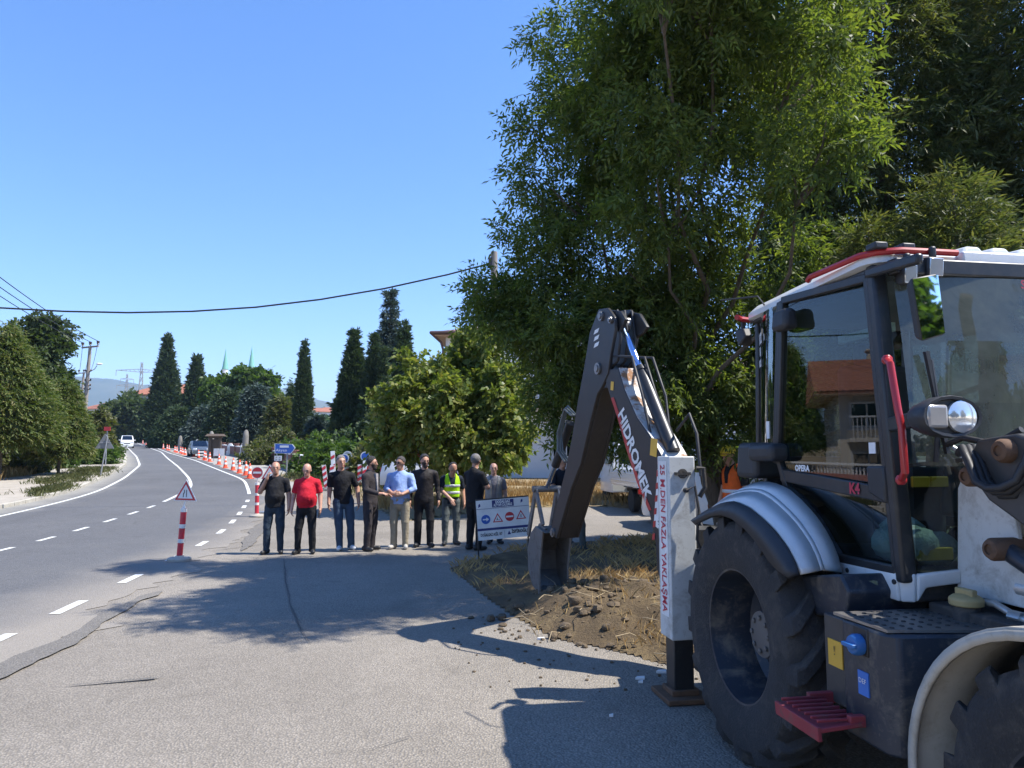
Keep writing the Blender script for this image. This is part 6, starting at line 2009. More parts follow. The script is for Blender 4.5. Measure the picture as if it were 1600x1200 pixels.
# ------------------------------------------------------------------ people
class SDF:
    """smooth union of tapered limbs on a grid, meshed with surface nets; frame: x = the person's left, y = forward, z = up"""
    def __init__(self, lo, hi, res):
        self.lo, self.res = np.array(lo, float), res
        self.n = np.ceil((np.array(hi) - self.lo) / res).astype(int) + 1
        self.d = np.full(self.n, 1.0, np.float32)
    def grid(self, lo, hi):
        a = np.clip(np.floor((np.array(lo) - self.lo) / self.res).astype(int), 0, self.n - 1)
        b = np.clip(np.ceil((np.array(hi) - self.lo) / self.res).astype(int) + 1, 1, self.n)
        ax = [self.lo[i] + np.arange(a[i], b[i]) * self.res for i in range(3)]
        return tuple(slice(a[i], b[i]) for i in range(3)), np.meshgrid(*ax, indexing='ij')
    def limb(self, a, b, ra, rb, k=.02, sq=(1, 1, 1), sub=False):
        a, b, sq = np.array(a, float), np.array(b, float), np.array(sq, float)
        m = max(ra, rb) * sq.max() + k + self.res * 3
        sl, (X, Y, Z) = self.grid(np.minimum(a, b) - m, np.maximum(a, b) + m)
        if X.size == 0: return self
        A, B = a / sq, b / sq
        e = B - A
        L = max(e @ e, 1e-9)
        x, y, z = X / sq[0] - A[0], Y / sq[1] - A[1], Z / sq[2] - A[2]
        t = np.clip((x * e[0] + y * e[1] + z * e[2]) / L, 0, 1)
        d = (np.sqrt((x - t * e[0]) ** 2 + (y - t * e[1]) ** 2 + (z - t * e[2]) ** 2) - (ra + (rb - ra) * t)) * sq.min() ** .5
        o = self.d[sl]
        if sub:
            self.d[sl] = np.maximum(o, -d)
        else:
            h = np.clip(.5 + .5 * (o - d) / k, 0, 1)
            self.d[sl] = o * (1 - h) + d * h - k * h * (1 - h)
        return self
    def ball(self, c, r, k=.02, sq=(1, 1, 1), sub=False):
        return self.limb(c, (c[0], c[1], c[2] + 1e-4), r, r, k, sq, sub)
    def cut(self, f):
        ax = [self.lo[i] + np.arange(self.n[i]) * self.res for i in range(3)]
        X, Y, Z = np.meshgrid(*ax, indexing='ij')
        self.d = np.maximum(self.d, f(X, Y, Z).astype(np.float32))
        return self
    def wrinkle(self, amp, sc, seed):
        ax = [self.lo[i] + np.arange(self.n[i]) * self.res for i in range(3)]
        X, Y, Z = np.meshgrid(*ax, indexing='ij')
        near = np.abs(self.d) < .05
        u = (X + Y * .6)[near] * sc; v = (Z + (X - Y) * .7)[near] * sc * .8
        self.d[near] += (amp * (fbm(u + 50, v + 50, seed, 3) - .45)).astype(np.float32)
        return self
    def mesh(self):
        d = self.d
        s = d < 0
        n = np.array(d.shape)
        acc = np.zeros(tuple(n - 1) + (3,)); cnt = np.zeros(tuple(n - 1))
        C = [(i, j, k) for i in (0, 1) for j in (0, 1) for k in (0, 1)]
        sl = lambda c: tuple(slice(c[i], n[i] - 1 + c[i]) for i in range(3))
        for p in C:
            for ax in range(3):
                if p[ax]: continue
                q = list(p); q[ax] = 1
                A, Bv = d[sl(p)], d[sl(q)]
                x = (A < 0) != (Bv < 0)
                t = np.where(x, A / np.where(A - Bv == 0, 1, A - Bv), 0)
                for i in range(3): acc[..., i] += np.where(x, p[i] + (t if i == ax else 0), 0)
                cnt += x
        idx = np.full(cnt.shape, -1); on = cnt > 0
        idx[on] = np.arange(on.sum())
        base = np.stack(np.nonzero(on), 1)
        v = (base + acc[on] / cnt[on][:, None]) * self.res + self.lo
        F = []
        for ax in range(3):
            b, c = (ax + 1) % 3, (ax + 2) % 3
            lo = [slice(1, n[i] - 1) for i in range(3)]
            lo[ax] = slice(0, n[ax] - 1)
            hi = list(lo); hi[ax] = slice(1, n[ax])
            x = s[tuple(lo)] != s[tuple(hi)]
            P = np.stack(np.nonzero(x), 1) + np.array([lo[i].start for i in range(3)])
            fl = s[tuple(lo)][x]
            def at_(db, dc):
                Q = P.copy(); Q[:, b] -= db; Q[:, c] -= dc
                return idx[Q[:, 0], Q[:, 1], Q[:, 2]]
            q = np.stack([at_(1, 1), at_(0, 1), at_(0, 0), at_(1, 0)], 1)
            q[~fl] = q[~fl][:, ::-1]
            F.append(q)
        f = np.concatenate(F)
        f = f[(f >= 0).all(1)]
        return v, f
    def build(self, name, m, parent):
        v, f = self.mesh()
        o = raw_mesh(name, v, f, m, True)
        o.parent = parent
        return o

def cloth(name, col, rough=.85):
    return mat(name, col, rough, var=.18, dirt_scale=7, bmp=.6, bscale=22, spec=.2)
M_SKIN = mat('tanned_skin', (.44, .235, .155), .5, var=.12, dirt_scale=9)
M_SKINL = mat('pale_skin', (.50, .275, .195), .5, var=.12, dirt_scale=9)
M_HAIRK = mat('black_hair', (.022, .018, .015), .5, bmp=.8, bscale=120)
M_HAIRG = mat('grey_hair', (.17, .16, .155), .6, bmp=.8, bscale=120)
M_HAIRS = mat('short_grizzled_hair', (.07, .06, .055), .7, bmp=.8, bscale=120)
M_BEARD = mat('dark_brown_beard', (.045, .032, .025), .8, bmp=.8, bscale=120)
M_EYE = mat('dark_eye', (.02, .015, .012), .2)
M_LIP = mat('lip', (.28, .10, .08), .5)

def hand(S_, w, d, side, n, k=.008, curl=.5, sc=1.0):
    """palm from the wrist w along d, thumb on side 'side', palm facing n; five fingers"""
    w, d, side, n = [np.array(x, float) for x in (w, d, side, n)]
    d = unit(d); n = unit(n - d * (n @ d)); side = np.cross(d, n) * np.sign(np.cross(d, n) @ side)
    pe = w + d * .085 * sc
    S_.limb(w, w + d * .03 * sc, .026 * sc, .028 * sc, .015)
    for o in (-.026, -.009, .009, .026):
        S_.limb(w + d * .02 + side * o * .7, pe + side * o, .017 * sc, .015 * sc, .010)
    for o, L in ((.028, .070), (.0095, .080), (-.0095, .074), (-.028, .058)):
        a = pe + side * o
        m_ = a + (d * math.cos(curl * .6) + n * math.sin(curl * .6)) * L * .5 * sc + side * o * .10
        e = m_ + (d * math.cos(curl * 1.6) + n * math.sin(curl * 1.6)) * L * .5 * sc
        S_.limb(a, m_, .0095 * sc, .009 * sc, .004); S_.limb(m_, e, .009 * sc, .0075 * sc, .004)
    t0 = w + d * .025 * sc + side * .024
    t1 = t0 + (d * .55 + side * .75 + n * .2) * .04 * sc
    S_.limb(t0, t1, .014 * sc, .011 * sc, .008); S_.limb(t1, t1 + (d * .85 + side * .2 + n * .35) * .036 * sc, .011 * sc, .0085 * sc, .004)

def person(label, px_, feet_py, head_py, face, top, legs, shoe, hair='short', hairm=None, skin=None, beard=False, belly=0.0, sleeve='short', collar=False, jacket=False, vest=None, helmet=None,
           L=None, Rr=None, footL=(.11, .02), footR=(-.11, 0), toes=None, lean=(0, 0), headturn=0, nod=0.0, group=None, Y=None, slim=1.06, zbase=None, hem=.86, glasses=False):
    gp_ = ground(px_, feet_py)
    if Y is not None:
        p = at(px_, 700, Y); gp_ = np.array([p[0], Y, zbase if zbase is not None else g(Y)])
    topz = at(px_, head_py, gp_[1])[2]
    sc = (topz - gp_[2]) / 1.76
    t = thing('person', gp_, math.pi + face, label, 'person', group)
    t.scale = (sc, sc, sc)
    skin = skin or M_SKIN
    lx, ly = lean
    hipz, shz = .93, 1.43
    P = dict(hip=np.array([0, 0, hipz]), waist=np.array([lx * .4, ly * .4, 1.08]), chest=np.array([lx * .8, ly * .8, 1.30]), neck=np.array([lx, ly, 1.47]))
    head = np.array([lx * 1.15, ly * 1.25 + .03 + nod * .06, 1.64 - nod * .03])
    shL, shR = P['chest'] + [.186 * slim, -.01, .085], P['chest'] + [-.186 * slim, -.01, .085]
    defL = dict(e=(.255, -.03, 1.14), w=(.275, .05, .895), d=(.0, .12, -1), n=(-1, .0, 0), s=(0, 1, 0), c=.5)
    defR = dict(e=(-.255, -.03, 1.14), w=(-.275, .05, .895), d=(0, .12, -1), n=(1, 0, 0), s=(0, 1, 0), c=.5)
    L = {**defL, **(L or {})}; Rr = {**defR, **(Rr or {})}
    hL, hR = np.array([.095, 0, .90]), np.array([-.095, 0, .90])
    aL, aR = np.array([footL[0], footL[1] - .03, .085]), np.array([footR[0], footR[1] - .03, .085])
    kL, kR = (hL + aL) / 2 + [.01, .035, .02], (hR + aR) / 2 + [-.01, .035, .02]
    toeL, toeR = toes or ((.06, .20), (-.06, .20))
    lo, hi = (-.62, -.52, -.02), (.62, .72, 1.86)
    cs, sn = math.cos(headturn), math.sin(headturn)
    HS = 1.07
    def hp(x, y, z):                                      # head space
        x, y, z = x * HS, y * HS, z * HS
        y2, z2 = y * math.cos(nod * .5) + z * math.sin(nod * .5), z * math.cos(nod * .5) - y * math.sin(nod * .5)
        return head + np.array([x * cs - y2 * sn, x * sn + y2 * cs, z2])
    # body: one continuous surface
    B = SDF(lo, hi, .0115)
    tq = (1, .66, 1)
    B.limb(P['hip'], P['waist'], .135 * slim, .125 * slim, .03, tq); B.limb(P['waist'], P['chest'], .125 * slim, .15 * slim, .03, tq)
    B.limb(P['neck'] - [0, .01, .01], shL - [.03, 0, 0], .055, .055, .03); B.limb(P['neck'] - [0, .01, .01], shR + [.03, 0, 0], .055, .055, .03)
    B.limb(P['neck'] - [0, 0, .07], head - [0, .015, .06], .062, .055, .03)
    for s_, sh_, A_, h_, k_, a_, tz in ((1, shL, L, hL, kL, aL, toeL), (-1, shR, Rr, hR, kR, aR, toeR)):
        e_, w_ = np.array(A_['e']), np.array(A_['w'])
        B.limb(sh_, e_, .054, .046, .02); B.limb(e_, w_, .047, .031, .012)
        hand(B, w_, A_['d'], np.array(A_['s']), A_['n'], curl=A_['c'], sc=1.08)
        B.limb(h_, k_, .080, .055, .03); B.limb(k_, a_, .054, .036, .015)
        B.limb(a_, a_ + [tz[0] * .5, tz[1] * .6, -.045], .036, .03, .015)
    # head: skull, jaw, nose, brow, ears
    B.limb(hp(0, -.018, .035), hp(0, -.006, .02), .083 * HS, .083 * HS, .02, (.90, 1.0, 1.0))
    B.limb(hp(0, .02, -.01), hp(0, .038, -.075), .066, .043, .02)
    B.limb(hp(-.03, .066, .022), hp(.03, .066, .022), .014, .014, .015)
    B.ball(hp(.032, .086, .003), .0125, sub=True); B.ball(hp(-.032, .086, .003), .0125, sub=True)
    B.limb(hp(0, .078, .008), hp(0, .098, -.026), .009, .013, .008)
    B.ball(hp(.076, -.012, -.008), .019, .006, (.5, 1, 1.5)); B.ball(hp(-.076, -.012, -.008), .019, .006, (.5, 1, 1.5))
    B.limb(hp(-.018, .078, -.052), hp(.018, .078, -.052), .008, .008, .008); B.ball(hp(0, .07, -.082), .016, .015)
    B.build('body', skin, t)
    M = MB()
    for s_ in (-1, 1): M.ball(hp(.031 * s_, .073, .004), .0085, 8)
    e = M.build('eyes', M_EYE, t); adopt_local(e, t)
    M = MB(); M.tube([hp(-.024, .084, -.053), hp(-.008, .089, -.051), hp(.008, .089, -.051), hp(.024, .084, -.053)], .0035, 5)
    adopt_local(M.build('mouth', M_LIP, t), t)
    M = MB()
    for s_ in (-1, 1): M.tube([hp(.014 * s_, .084, .028), hp(.03 * s_, .083, .032), hp(.046 * s_, .072, .027)], .0045, 5)
    adopt_local(M.build('eyebrows', hairm or M_HAIRK, t), t)
    if glasses:
        M = MB()
        for s_ in (-1, 1): M.ball(hp(.032 * s_, .086, .006), .022, 10, (1, .35, .8))
        M.tube([hp(-.078, -.01, .012), hp(-.05, .082, .012), hp(.05, .082, .012), hp(.078, -.01, .012)], .004, 5)
        adopt_local(M.build('sunglasses', M_EYE, t), t)
    # hair and beard
    hm = hairm or M_HAIRK
    inv = lambda X, Y, Z: ((X - head[0]) * cs + (Y - head[1]) * sn, -(X - head[0]) * sn + (Y - head[1]) * cs, Z - head[2])
    hb = ((-.14 + head[0], -.16 + head[1], 1.46), (.14 + head[0], .16 + head[1], 1.84))
    if hair != 'none' and not helmet:
        Hh = SDF(*hb, .009)
        th = {'short': .006, 'full': .011, 'bald': .004}[hair]
        Hh.limb(hp(0, -.02, .04), hp(0, -.008, .025), .084 * HS + th, .084 * HS + th, .02, (.91, 1.0, 1.0))
        if hair == 'bald':
            Hh.cut(lambda X, Y, Z: (lambda q: np.maximum(np.maximum(q[2] - .035, q[1] - .015), -.055 - q[2]))(inv(X, Y, Z)))
        else:
            Hh.cut(lambda X, Y, Z: (lambda q: np.maximum(np.minimum(q[1] - .05, .074 - q[2]) , -.055 - q[2] + np.clip(q[1] + .055, 0, 1) * 1.25))(inv(X, Y, Z)))
        Hh.wrinkle(.008, 60, 3)
        Hh.build('hair', hm, t)
    if beard:
        Hh = SDF(*hb, .009)
        Hh.limb(hp(0, .02, -.02), hp(0, .038, -.078), .0715, .049, .02)
        Hh.cut(lambda X, Y, Z: (lambda q: np.maximum(q[2] + .040 + np.where(np.abs(q[0]) < .030, -.012, -.03), -q[1] - .01))(inv(X, Y, Z)))
        Hh.build('beard', M_BEARD, t)
    if helmet:
        Hh = SDF(*hb, .009)
        Hh.limb(hp(0, -.015, .055), hp(0, -.01, .04), .112, .112, .01, (.95, 1.08, .9))
        Hh.cut(lambda X, Y, Z: (lambda q: .03 - q[2])(inv(X, Y, Z)))
        Hh.limb(hp(-.03, .09, .036), hp(.03, .09, .036), .012, .012, .01); Hh.limb(hp(-.06, .075, .036), hp(.06, .075, .036), .012, .012, .01)
        Hh.build('helmet', helmet, t)
    # top garment
    G = SDF(lo, hi, .0115)
    g_ = .018 + (.012 if jacket else 0)
    bl = belly
    G.limb(P['hip'] + [0, 0, -.02], P['waist'], .155 * slim + g_, .14 * slim + g_ + bl * .3, .03, (1, .70, 1)); G.limb(P['waist'], P['chest'], .14 * slim + g_ + bl * .3, .155 * slim + g_, .03, (1, .70, 1))
    if bl: G.limb(P['waist'] + [0, .03 + bl * .4, .03], P['waist'] + [0, .02 + bl * .3, .15], .12 + bl * .5, .11 + bl * .4, .05)
    G.limb(P['neck'] - [0, .015, .03], shL - [.01, 0, .01], .062 + g_ * .4, .060 + g_ * .4, .05); G.limb(P['neck'] - [0, .015, .03], shR + [.01, 0, -.01], .062 + g_ * .4, .060 + g_ * .4, .05)
    G.limb(P['neck'] - [0, .02, .045], P['neck'] - [0, .02, .01], .085, .066, .03)
    for s_, sh_, A_ in ((1, shL, L), (-1, shR, Rr)):
        e_, w_ = np.array(A_['e']), np.array(A_['w'])
        if sleeve == 'long':
            G.limb(sh_, e_, .060 + g_ * .5, .052, .025); G.limb(e_, e_ + (w_ - e_) * .95, .052, .040, .015)
        elif sleeve == 'rolled':
            G.limb(sh_, e_, .060 + g_ * .5, .054, .025); G.limb(e_, e_ + (w_ - e_) * .35, .054, .050, .015)
        else:
            G.limb(sh_, sh_ + (e_ - sh_) * .74, .060 + g_ * .4, .062, .025)
    if sleeve == 'short':                                 # open sleeve ends cut square
        for sh_, A_ in ((shL, L), (shR, Rr)):
            e_ = np.array(A_['e']); ax = unit(e_ - sh_); c0 = sh_ + (e_ - sh_) * .82
            G.cut(lambda X, Y, Z, c0=c0, ax=ax: np.where(np.sqrt((X - c0[0]) ** 2 + (Y - c0[1]) ** 2 + (Z - c0[2]) ** 2) < .10, (X - c0[0]) * ax[0] + (Y - c0[1]) * ax[1] + (Z - c0[2]) * ax[2], -1))
    G.cut(lambda X, Y, Z: np.where(np.abs(X) < .26, hem - Z, -1))
    G.wrinkle(.026, 12, int(px_))
    go = G.build('jacket' if jacket else 'shirt', top, t)
    if collar:
        K = SDF(lo, hi, .010)
        K.limb(P['neck'] - [0, .015, .01], P['neck'] + [0, -.02, .03], .074, .068, .01)
        K.cut(lambda X, Y, Z: np.maximum(Z - P['neck'][2] - .028 + (Y - P['neck'][1]) * .35, -(np.hypot(X - P['neck'][0], Y - P['neck'][1] + .015) - .052)))
        K.build('collar', top, t)
    if jacket:                                            # pale shirt showing in the open front
        M = MB(); c = P['chest']; M.loft([(c[0] - .045, c[1] + .135, 1.45), (c[0] + .045, c[1] + .135, 1.45), (c[0] + .01, c[1] + .16, 1.12), (c[0] - .01, c[1] + .16, 1.12)], [(c[0] - .045, c[1] + .10, 1.45), (c[0] + .045, c[1] + .10, 1.45), (c[0] + .01, c[1] + .10, 1.12), (c[0] - .01, c[1] + .10, 1.12)])
        adopt_local(M.build('shirt_front', cloth('grey_shirt', (.30, .29, .30)), t), t)
    if vest:
        V = SDF(lo, hi, .0115)
        gv = g_ + .012
        V.limb(P['hip'] + [0, 0, -.02], P['waist'], .155 * slim + gv, .14 * slim + gv + bl * .3, .03, (1, .72, 1)); V.limb(P['waist'], P['chest'], .14 * slim + gv + bl * .3, .155 * slim + gv, .03, (1, .72, 1))
        V.limb(P['neck'] - [0, .015, .03], shL - [.05, 0, .01], .076, .074, .05); V.limb(P['neck'] - [0, .015, .03], shR + [.05, 0, -.01], .076, .074, .05)
        vh = vest.get('hem', 1.0)
        V.cut(lambda X, Y, Z: np.maximum(vh - Z, Z - 1.50))
        V.cut(lambda X, Y, Z: np.where((Y > P['chest'][1]) & (Z > 1.22), vest.get('open', .035) + (Z - 1.22) * .16 - np.abs(X - P['chest'][0]), -1))
        if vest.get('wide'): V.cut(lambda X, Y, Z: np.where((Y > P['chest'][1]), .055 - np.abs(X - P['chest'][0]), -1))
        vo = V.build('vest', vest['m'], t)
        if vest.get('band'):
            for z_ in vest['band']:
                Q = SDF(lo, hi, .0115)
                gv2 = gv + .007
                Q.limb(P['hip'] + [0, 0, -.02], P['waist'], .155 * slim + gv2, .14 * slim + gv2 + bl * .3, .03, (1, .72, 1)); Q.limb(P['waist'], P['chest'], .14 * slim + gv2 + bl * .3, .155 * slim + gv2, .03, (1, .72, 1))
                Q.cut(lambda X, Y, Z: np.abs(Z - z_) - .028)
                Q.build('reflective_band', mat('reflective_band', (.62, .64, .66), .35), vo).parent = vo
    # trousers and shoes
    G = SDF(lo, hi, .0115)
    G.limb(P['hip'] + [0, 0, .10], P['hip'], .145 * slim + .012, .15 * slim + .012, .03, (1, .72, 1))
    for h_, k_, a_ in ((hL, kL, aL), (hR, kR, aR)):
        G.limb(h_, k_, .099, .076, .035); G.limb(k_, a_ + [0, .01, .0], .075, .060, .015); G.limb(a_ + [0, .01, .02], a_ + [0, .012, -.02], .058, .060, .01)
    G.cut(lambda X, Y, Z: np.maximum(Z - 1.02, .045 - Z))
    G.wrinkle(.030, 10, int(px_) + 5)
    G.build('trousers', legs, t)
    for a_, tz in ((aL, toeL), (aR, toeR)):
        K = SDF((a_[0] - .22, a_[1] - .2, -.03), (a_[0] + .22, a_[1] + .34, .16), .009)
        f_ = unit(np.array([tz[0], tz[1], 0]))
        b0 = np.array([a_[0], a_[1], .05]) - f_ * .05
        K.limb(b0, b0 + f_ * .20, .042, .040, .015, (1, 1, .95)); K.limb(b0 + [0, 0, .02], b0 + f_ * .10 + [0, 0, .025], .042, .036, .02)
        K.cut(lambda X, Y, Z: .004 - Z)
        so = K.build('shoe', shoe, t)
        if shoe.name.startswith('white') or shoe.name.startswith('light'):
            pass
    return t

def adopt_local(o, t):
    o.parent = t
    o.matrix_parent_inverse = Matrix.Identity(4)

PG = 'group of men standing by the road works'
BLK = cloth('black_cotton', (.018, .018, .020)); NVY = cloth('dark_navy_cotton', (.020, .026, .040)); CHA = cloth('charcoal_suit', (.042, .036, .038)); BLS = cloth('black_silky_shirt', (.024, .021, .022), .6)
JEAN = cloth('blue_denim', (.050, .080, .125)); JEAND = cloth('dark_denim', (.030, .045, .065)); JEANG = cloth('grey_denim', (.10, .115, .115)); KHAKI = cloth('khaki_cotton', (.30, .26, .19)); REDP = cloth('red_polo', (.52, .018, .035)); SKY_ = cloth('light_blue_linen', (.30, .42, .72)); HIV = cloth('hi_vis_fabric', (.42, .78, .02)); GREYT = cloth('grey_tee', (.22, .21, .23)); GREYV = cloth('grey_waistcoat', (.33, .33, .32)); ORV = cloth('orange_hi_vis', (.85, .15, .03))
SHK = mat('black_shoe', (.02, .02, .021), .5); SHW = mat('white_sneaker', (.62, .64, .66), .6); SHG = mat('light_grey_sneaker', (.40, .38, .35), .7)
YELH = mat('yellow_helmet', (.80, .55, .03), .35)

person('man in black tee and blue jeans holding one hand to his cheek', 427, 866, 722, .10, BLK, JEAND, SHK, hair='bald', hairm=M_HAIRG, belly=.05, group=PG,
       L=dict(e=(.27, .07, 1.19), w=(.13, .17, 1.44), d=(-.25, -.1, .9), n=(-.8, -.4, 0), s=(-.3, -.8, .2), c=.9), footL=(.13, .04), footR=(-.12, -.02), headturn=.25, hem=.89)
person('bald man in a bright red polo shirt and black trousers holding a phone', 477, 866, 724, .08, REDP, BLK, SHK, hair='bald', hairm=M_HAIRG, skin=M_SKINL, belly=.10, collar=True, group=PG, footL=(.15, .03), footR=(-.12, -.03), nod=.5, headturn=-.1, hem=.90)
person('man in black polo shirt, slim blue jeans and white sneakers', 535, 860, 712, .35, BLK, JEAN, SHW, hair='short', hairm=M_HAIRG, collar=True, group=PG, footL=(.05, .04), footR=(-.16, -.02), lean=(.06, .03), headturn=.2, slim=1.0)
person('bearded man in a dark charcoal suit standing sideways', 577, 861, 714, 1.25, CHA, CHA, SHK, hair='full', beard=True, sleeve='long', jacket=True, group=PG, hem=.80, headturn=.2, slim=.97,
       L=dict(e=(.24, .03, 1.15), w=(.16, .26, 1.08), d=(-.2, 1, .05), n=(-.3, 0, -1), s=(-.5, 0, .8), c=.5), Rr=dict(e=(-.25, .0, 1.14), w=(-.16, .25, 1.04), d=(.2, 1, 0), n=(.5, 0, -.8), s=(.6, 0, .7), c=.5))
person('man in a light blue shirt and khaki trousers with his hands clasped', 624, 858, 714, -.10, SKY_, KHAKI, SHG, hair='short', hairm=M_HAIRS, sleeve='rolled', collar=True, group=PG, belly=.03, headturn=-.45, glasses=True,
       L=dict(e=(.27, .02, 1.15), w=(.09, .24, 1.07), d=(-1, .25, -.05), n=(0, -1, -.2), s=(0, .1, 1), c=.7), Rr=dict(e=(-.27, .02, 1.15), w=(-.09, .22, 1.05), d=(1, .25, -.02), n=(0, -1, -.2), s=(0, .1, 1), c=.7))
person('bearded man in a long sleeved black shirt and black trousers', 662, 855, 710, .15, BLS, BLK, SHK, hair='full', beard=True, sleeve='long', collar=True, group=PG, headturn=.35, nod=.3, hem=.84, footL=(.12, .0), footR=(-.12, .05))
person('man in a yellow-green hi-vis vest looking down and pointing at the ground', 704, 852, 720, .25, NVY, JEANG, SHK, hair='short', hairm=M_HAIRK, group=PG, vest=dict(m=HIV, hem=1.0, band=(1.10, 1.24)), nod=1.4, lean=(0, .08), slim=.97,
       L=dict(e=(.24, .12, 1.16), w=(.06, .30, .98), d=(-.35, .55, -.75), n=(-.3, -.4, -.6), s=(-.8, .3, .2), c=.25), footL=(.13, .06), footR=(-.12, -.03))
person('grey haired man in a black tee seen from behind beside the sign board', 741, 860, 710, 2.35, BLK, BLK, SHK, hair='short', hairm=M_HAIRG, belly=.05, group=PG, headturn=.5,
       L=dict(e=(.27, .08, 1.16), w=(.06, .27, 1.18), d=(-1, .3, .1), n=(0, -1, 0), s=(0, .2, 1), c=.8), Rr=dict(e=(-.27, .08, 1.16), w=(-.06, .25, 1.20), d=(1, .3, .1), n=(0, -1, 0), s=(0, .2, 1), c=.8))
person('man in a grey waistcoat over a grey tee behind the sign board', 771, 850, 724, .10, GREYT, JEAND, SHK, hair='bald', hairm=M_HAIRS, skin=M_SKINL, group=PG, vest=dict(m=GREYV, hem=.86, open=.05, wide=True), footL=(.08, 0), footR=(-.14, .02))
person('worker in an orange vest and jeans half hidden behind the dipper arm', 899, 863, 716, 1.9, NVY, JEANG, SHK, hair='short', vest=dict(m=ORV, hem=.95, band=(1.12,)), footL=(.12, .12), footR=(-.10, -.10), headturn=-.3)
person('worker in a dark navy tee left of the dipper arm', 878, 862, 712, .5, NVY, JEAND, SHK, hair='short', L=dict(e=(.26, .08, 1.15), w=(.2, .28, 1.0), d=(0, 1, -.4), n=(-1, 0, 0), s=(0, .3, 1), c=.8), Y=14.6)
person('worker in a yellow helmet and orange-white vest behind the stabiliser leg', 1131, 860, 705, -.9, NVY, JEAND, SHK, helmet=YELH, vest=dict(m=ORV, hem=.95, band=(1.10, 1.25)), Y=11.9, nod=.6, zbase=.12)
person('nearer worker in a larger looking yellow helmet beside the cab', 1144, 860, 697, -1.2, BLK, JEAND, SHK, helmet=YELH, vest=dict(m=ORV, hem=.95, band=(1.10,)), Y=11.0, nod=.7, zbase=.12)
person('distant man in white standing among the far cones', 238, 698, 686, .2, cloth('white_cotton', (.6, .6, .6)), JEAN, SHK, hair='short', Y=115)
# phone in the hand of the man in red

# ------------------------------------------------------------------ vehicles
def car_paint(name, col):
    return mat(name, col, .25, dirt=(.3, .27, .22), dirt_amt=.15, dirt_scale=3, var=.02, coat=.6)
P_WHITE = car_paint('white_car_paint', (.70, .71, .71)); P_DARK = car_paint('dark_grey_car_paint', (.035, .038, .043)); P_RED = car_paint('red_car_paint', (.45, .03, .03)); P_BLUEG = car_paint('blue_grey_car_paint', (.07, .085, .10))
M_CGLASS = glass_mat('car_glass', (.06, .07, .08), 1.6)
M_CTYRE = mat('car_tyre', (.02, .02, .02), .9)
M_ALLOY = mat('alloy_rim', (.45, .46, .47), .35, .8)
M_TAIL = mat('red_tail_lamp', (.45, .02, .02), .25)
M_HEADG = mat('clear_head_lamp', (.75, .77, .8), .1, .3)
M_PLATE = mat('number_plate_white', (.75, .75, .75), .5)

def wheel_part(t, x, y, r_, w_):
    M = MB(); s = 1 if y > 0 else -1
    M.lathe((x, y - s * w_ / 2, r_), (0, s, 0), [(r_ * .62, 0), (r_ * .95, 0), (r_, w_ * .15), (r_, w_ * .85), (r_ * .95, w_), (r_ * .64, w_)], 22)
    wo = M.build('wheel', M_CTYRE, t, smooth=35)
    M = MB(); M.lathe((x, y - s * w_ * .1, r_), (0, s, 0), [(r_ * .64, 0), (r_ * .64, w_ * .55), (r_ * .5, w_ * .5), (r_ * .2, w_ * .58), (.005, w_ * .6)], 14); M.build('rim', M_ALLOY, wo, smooth=35)

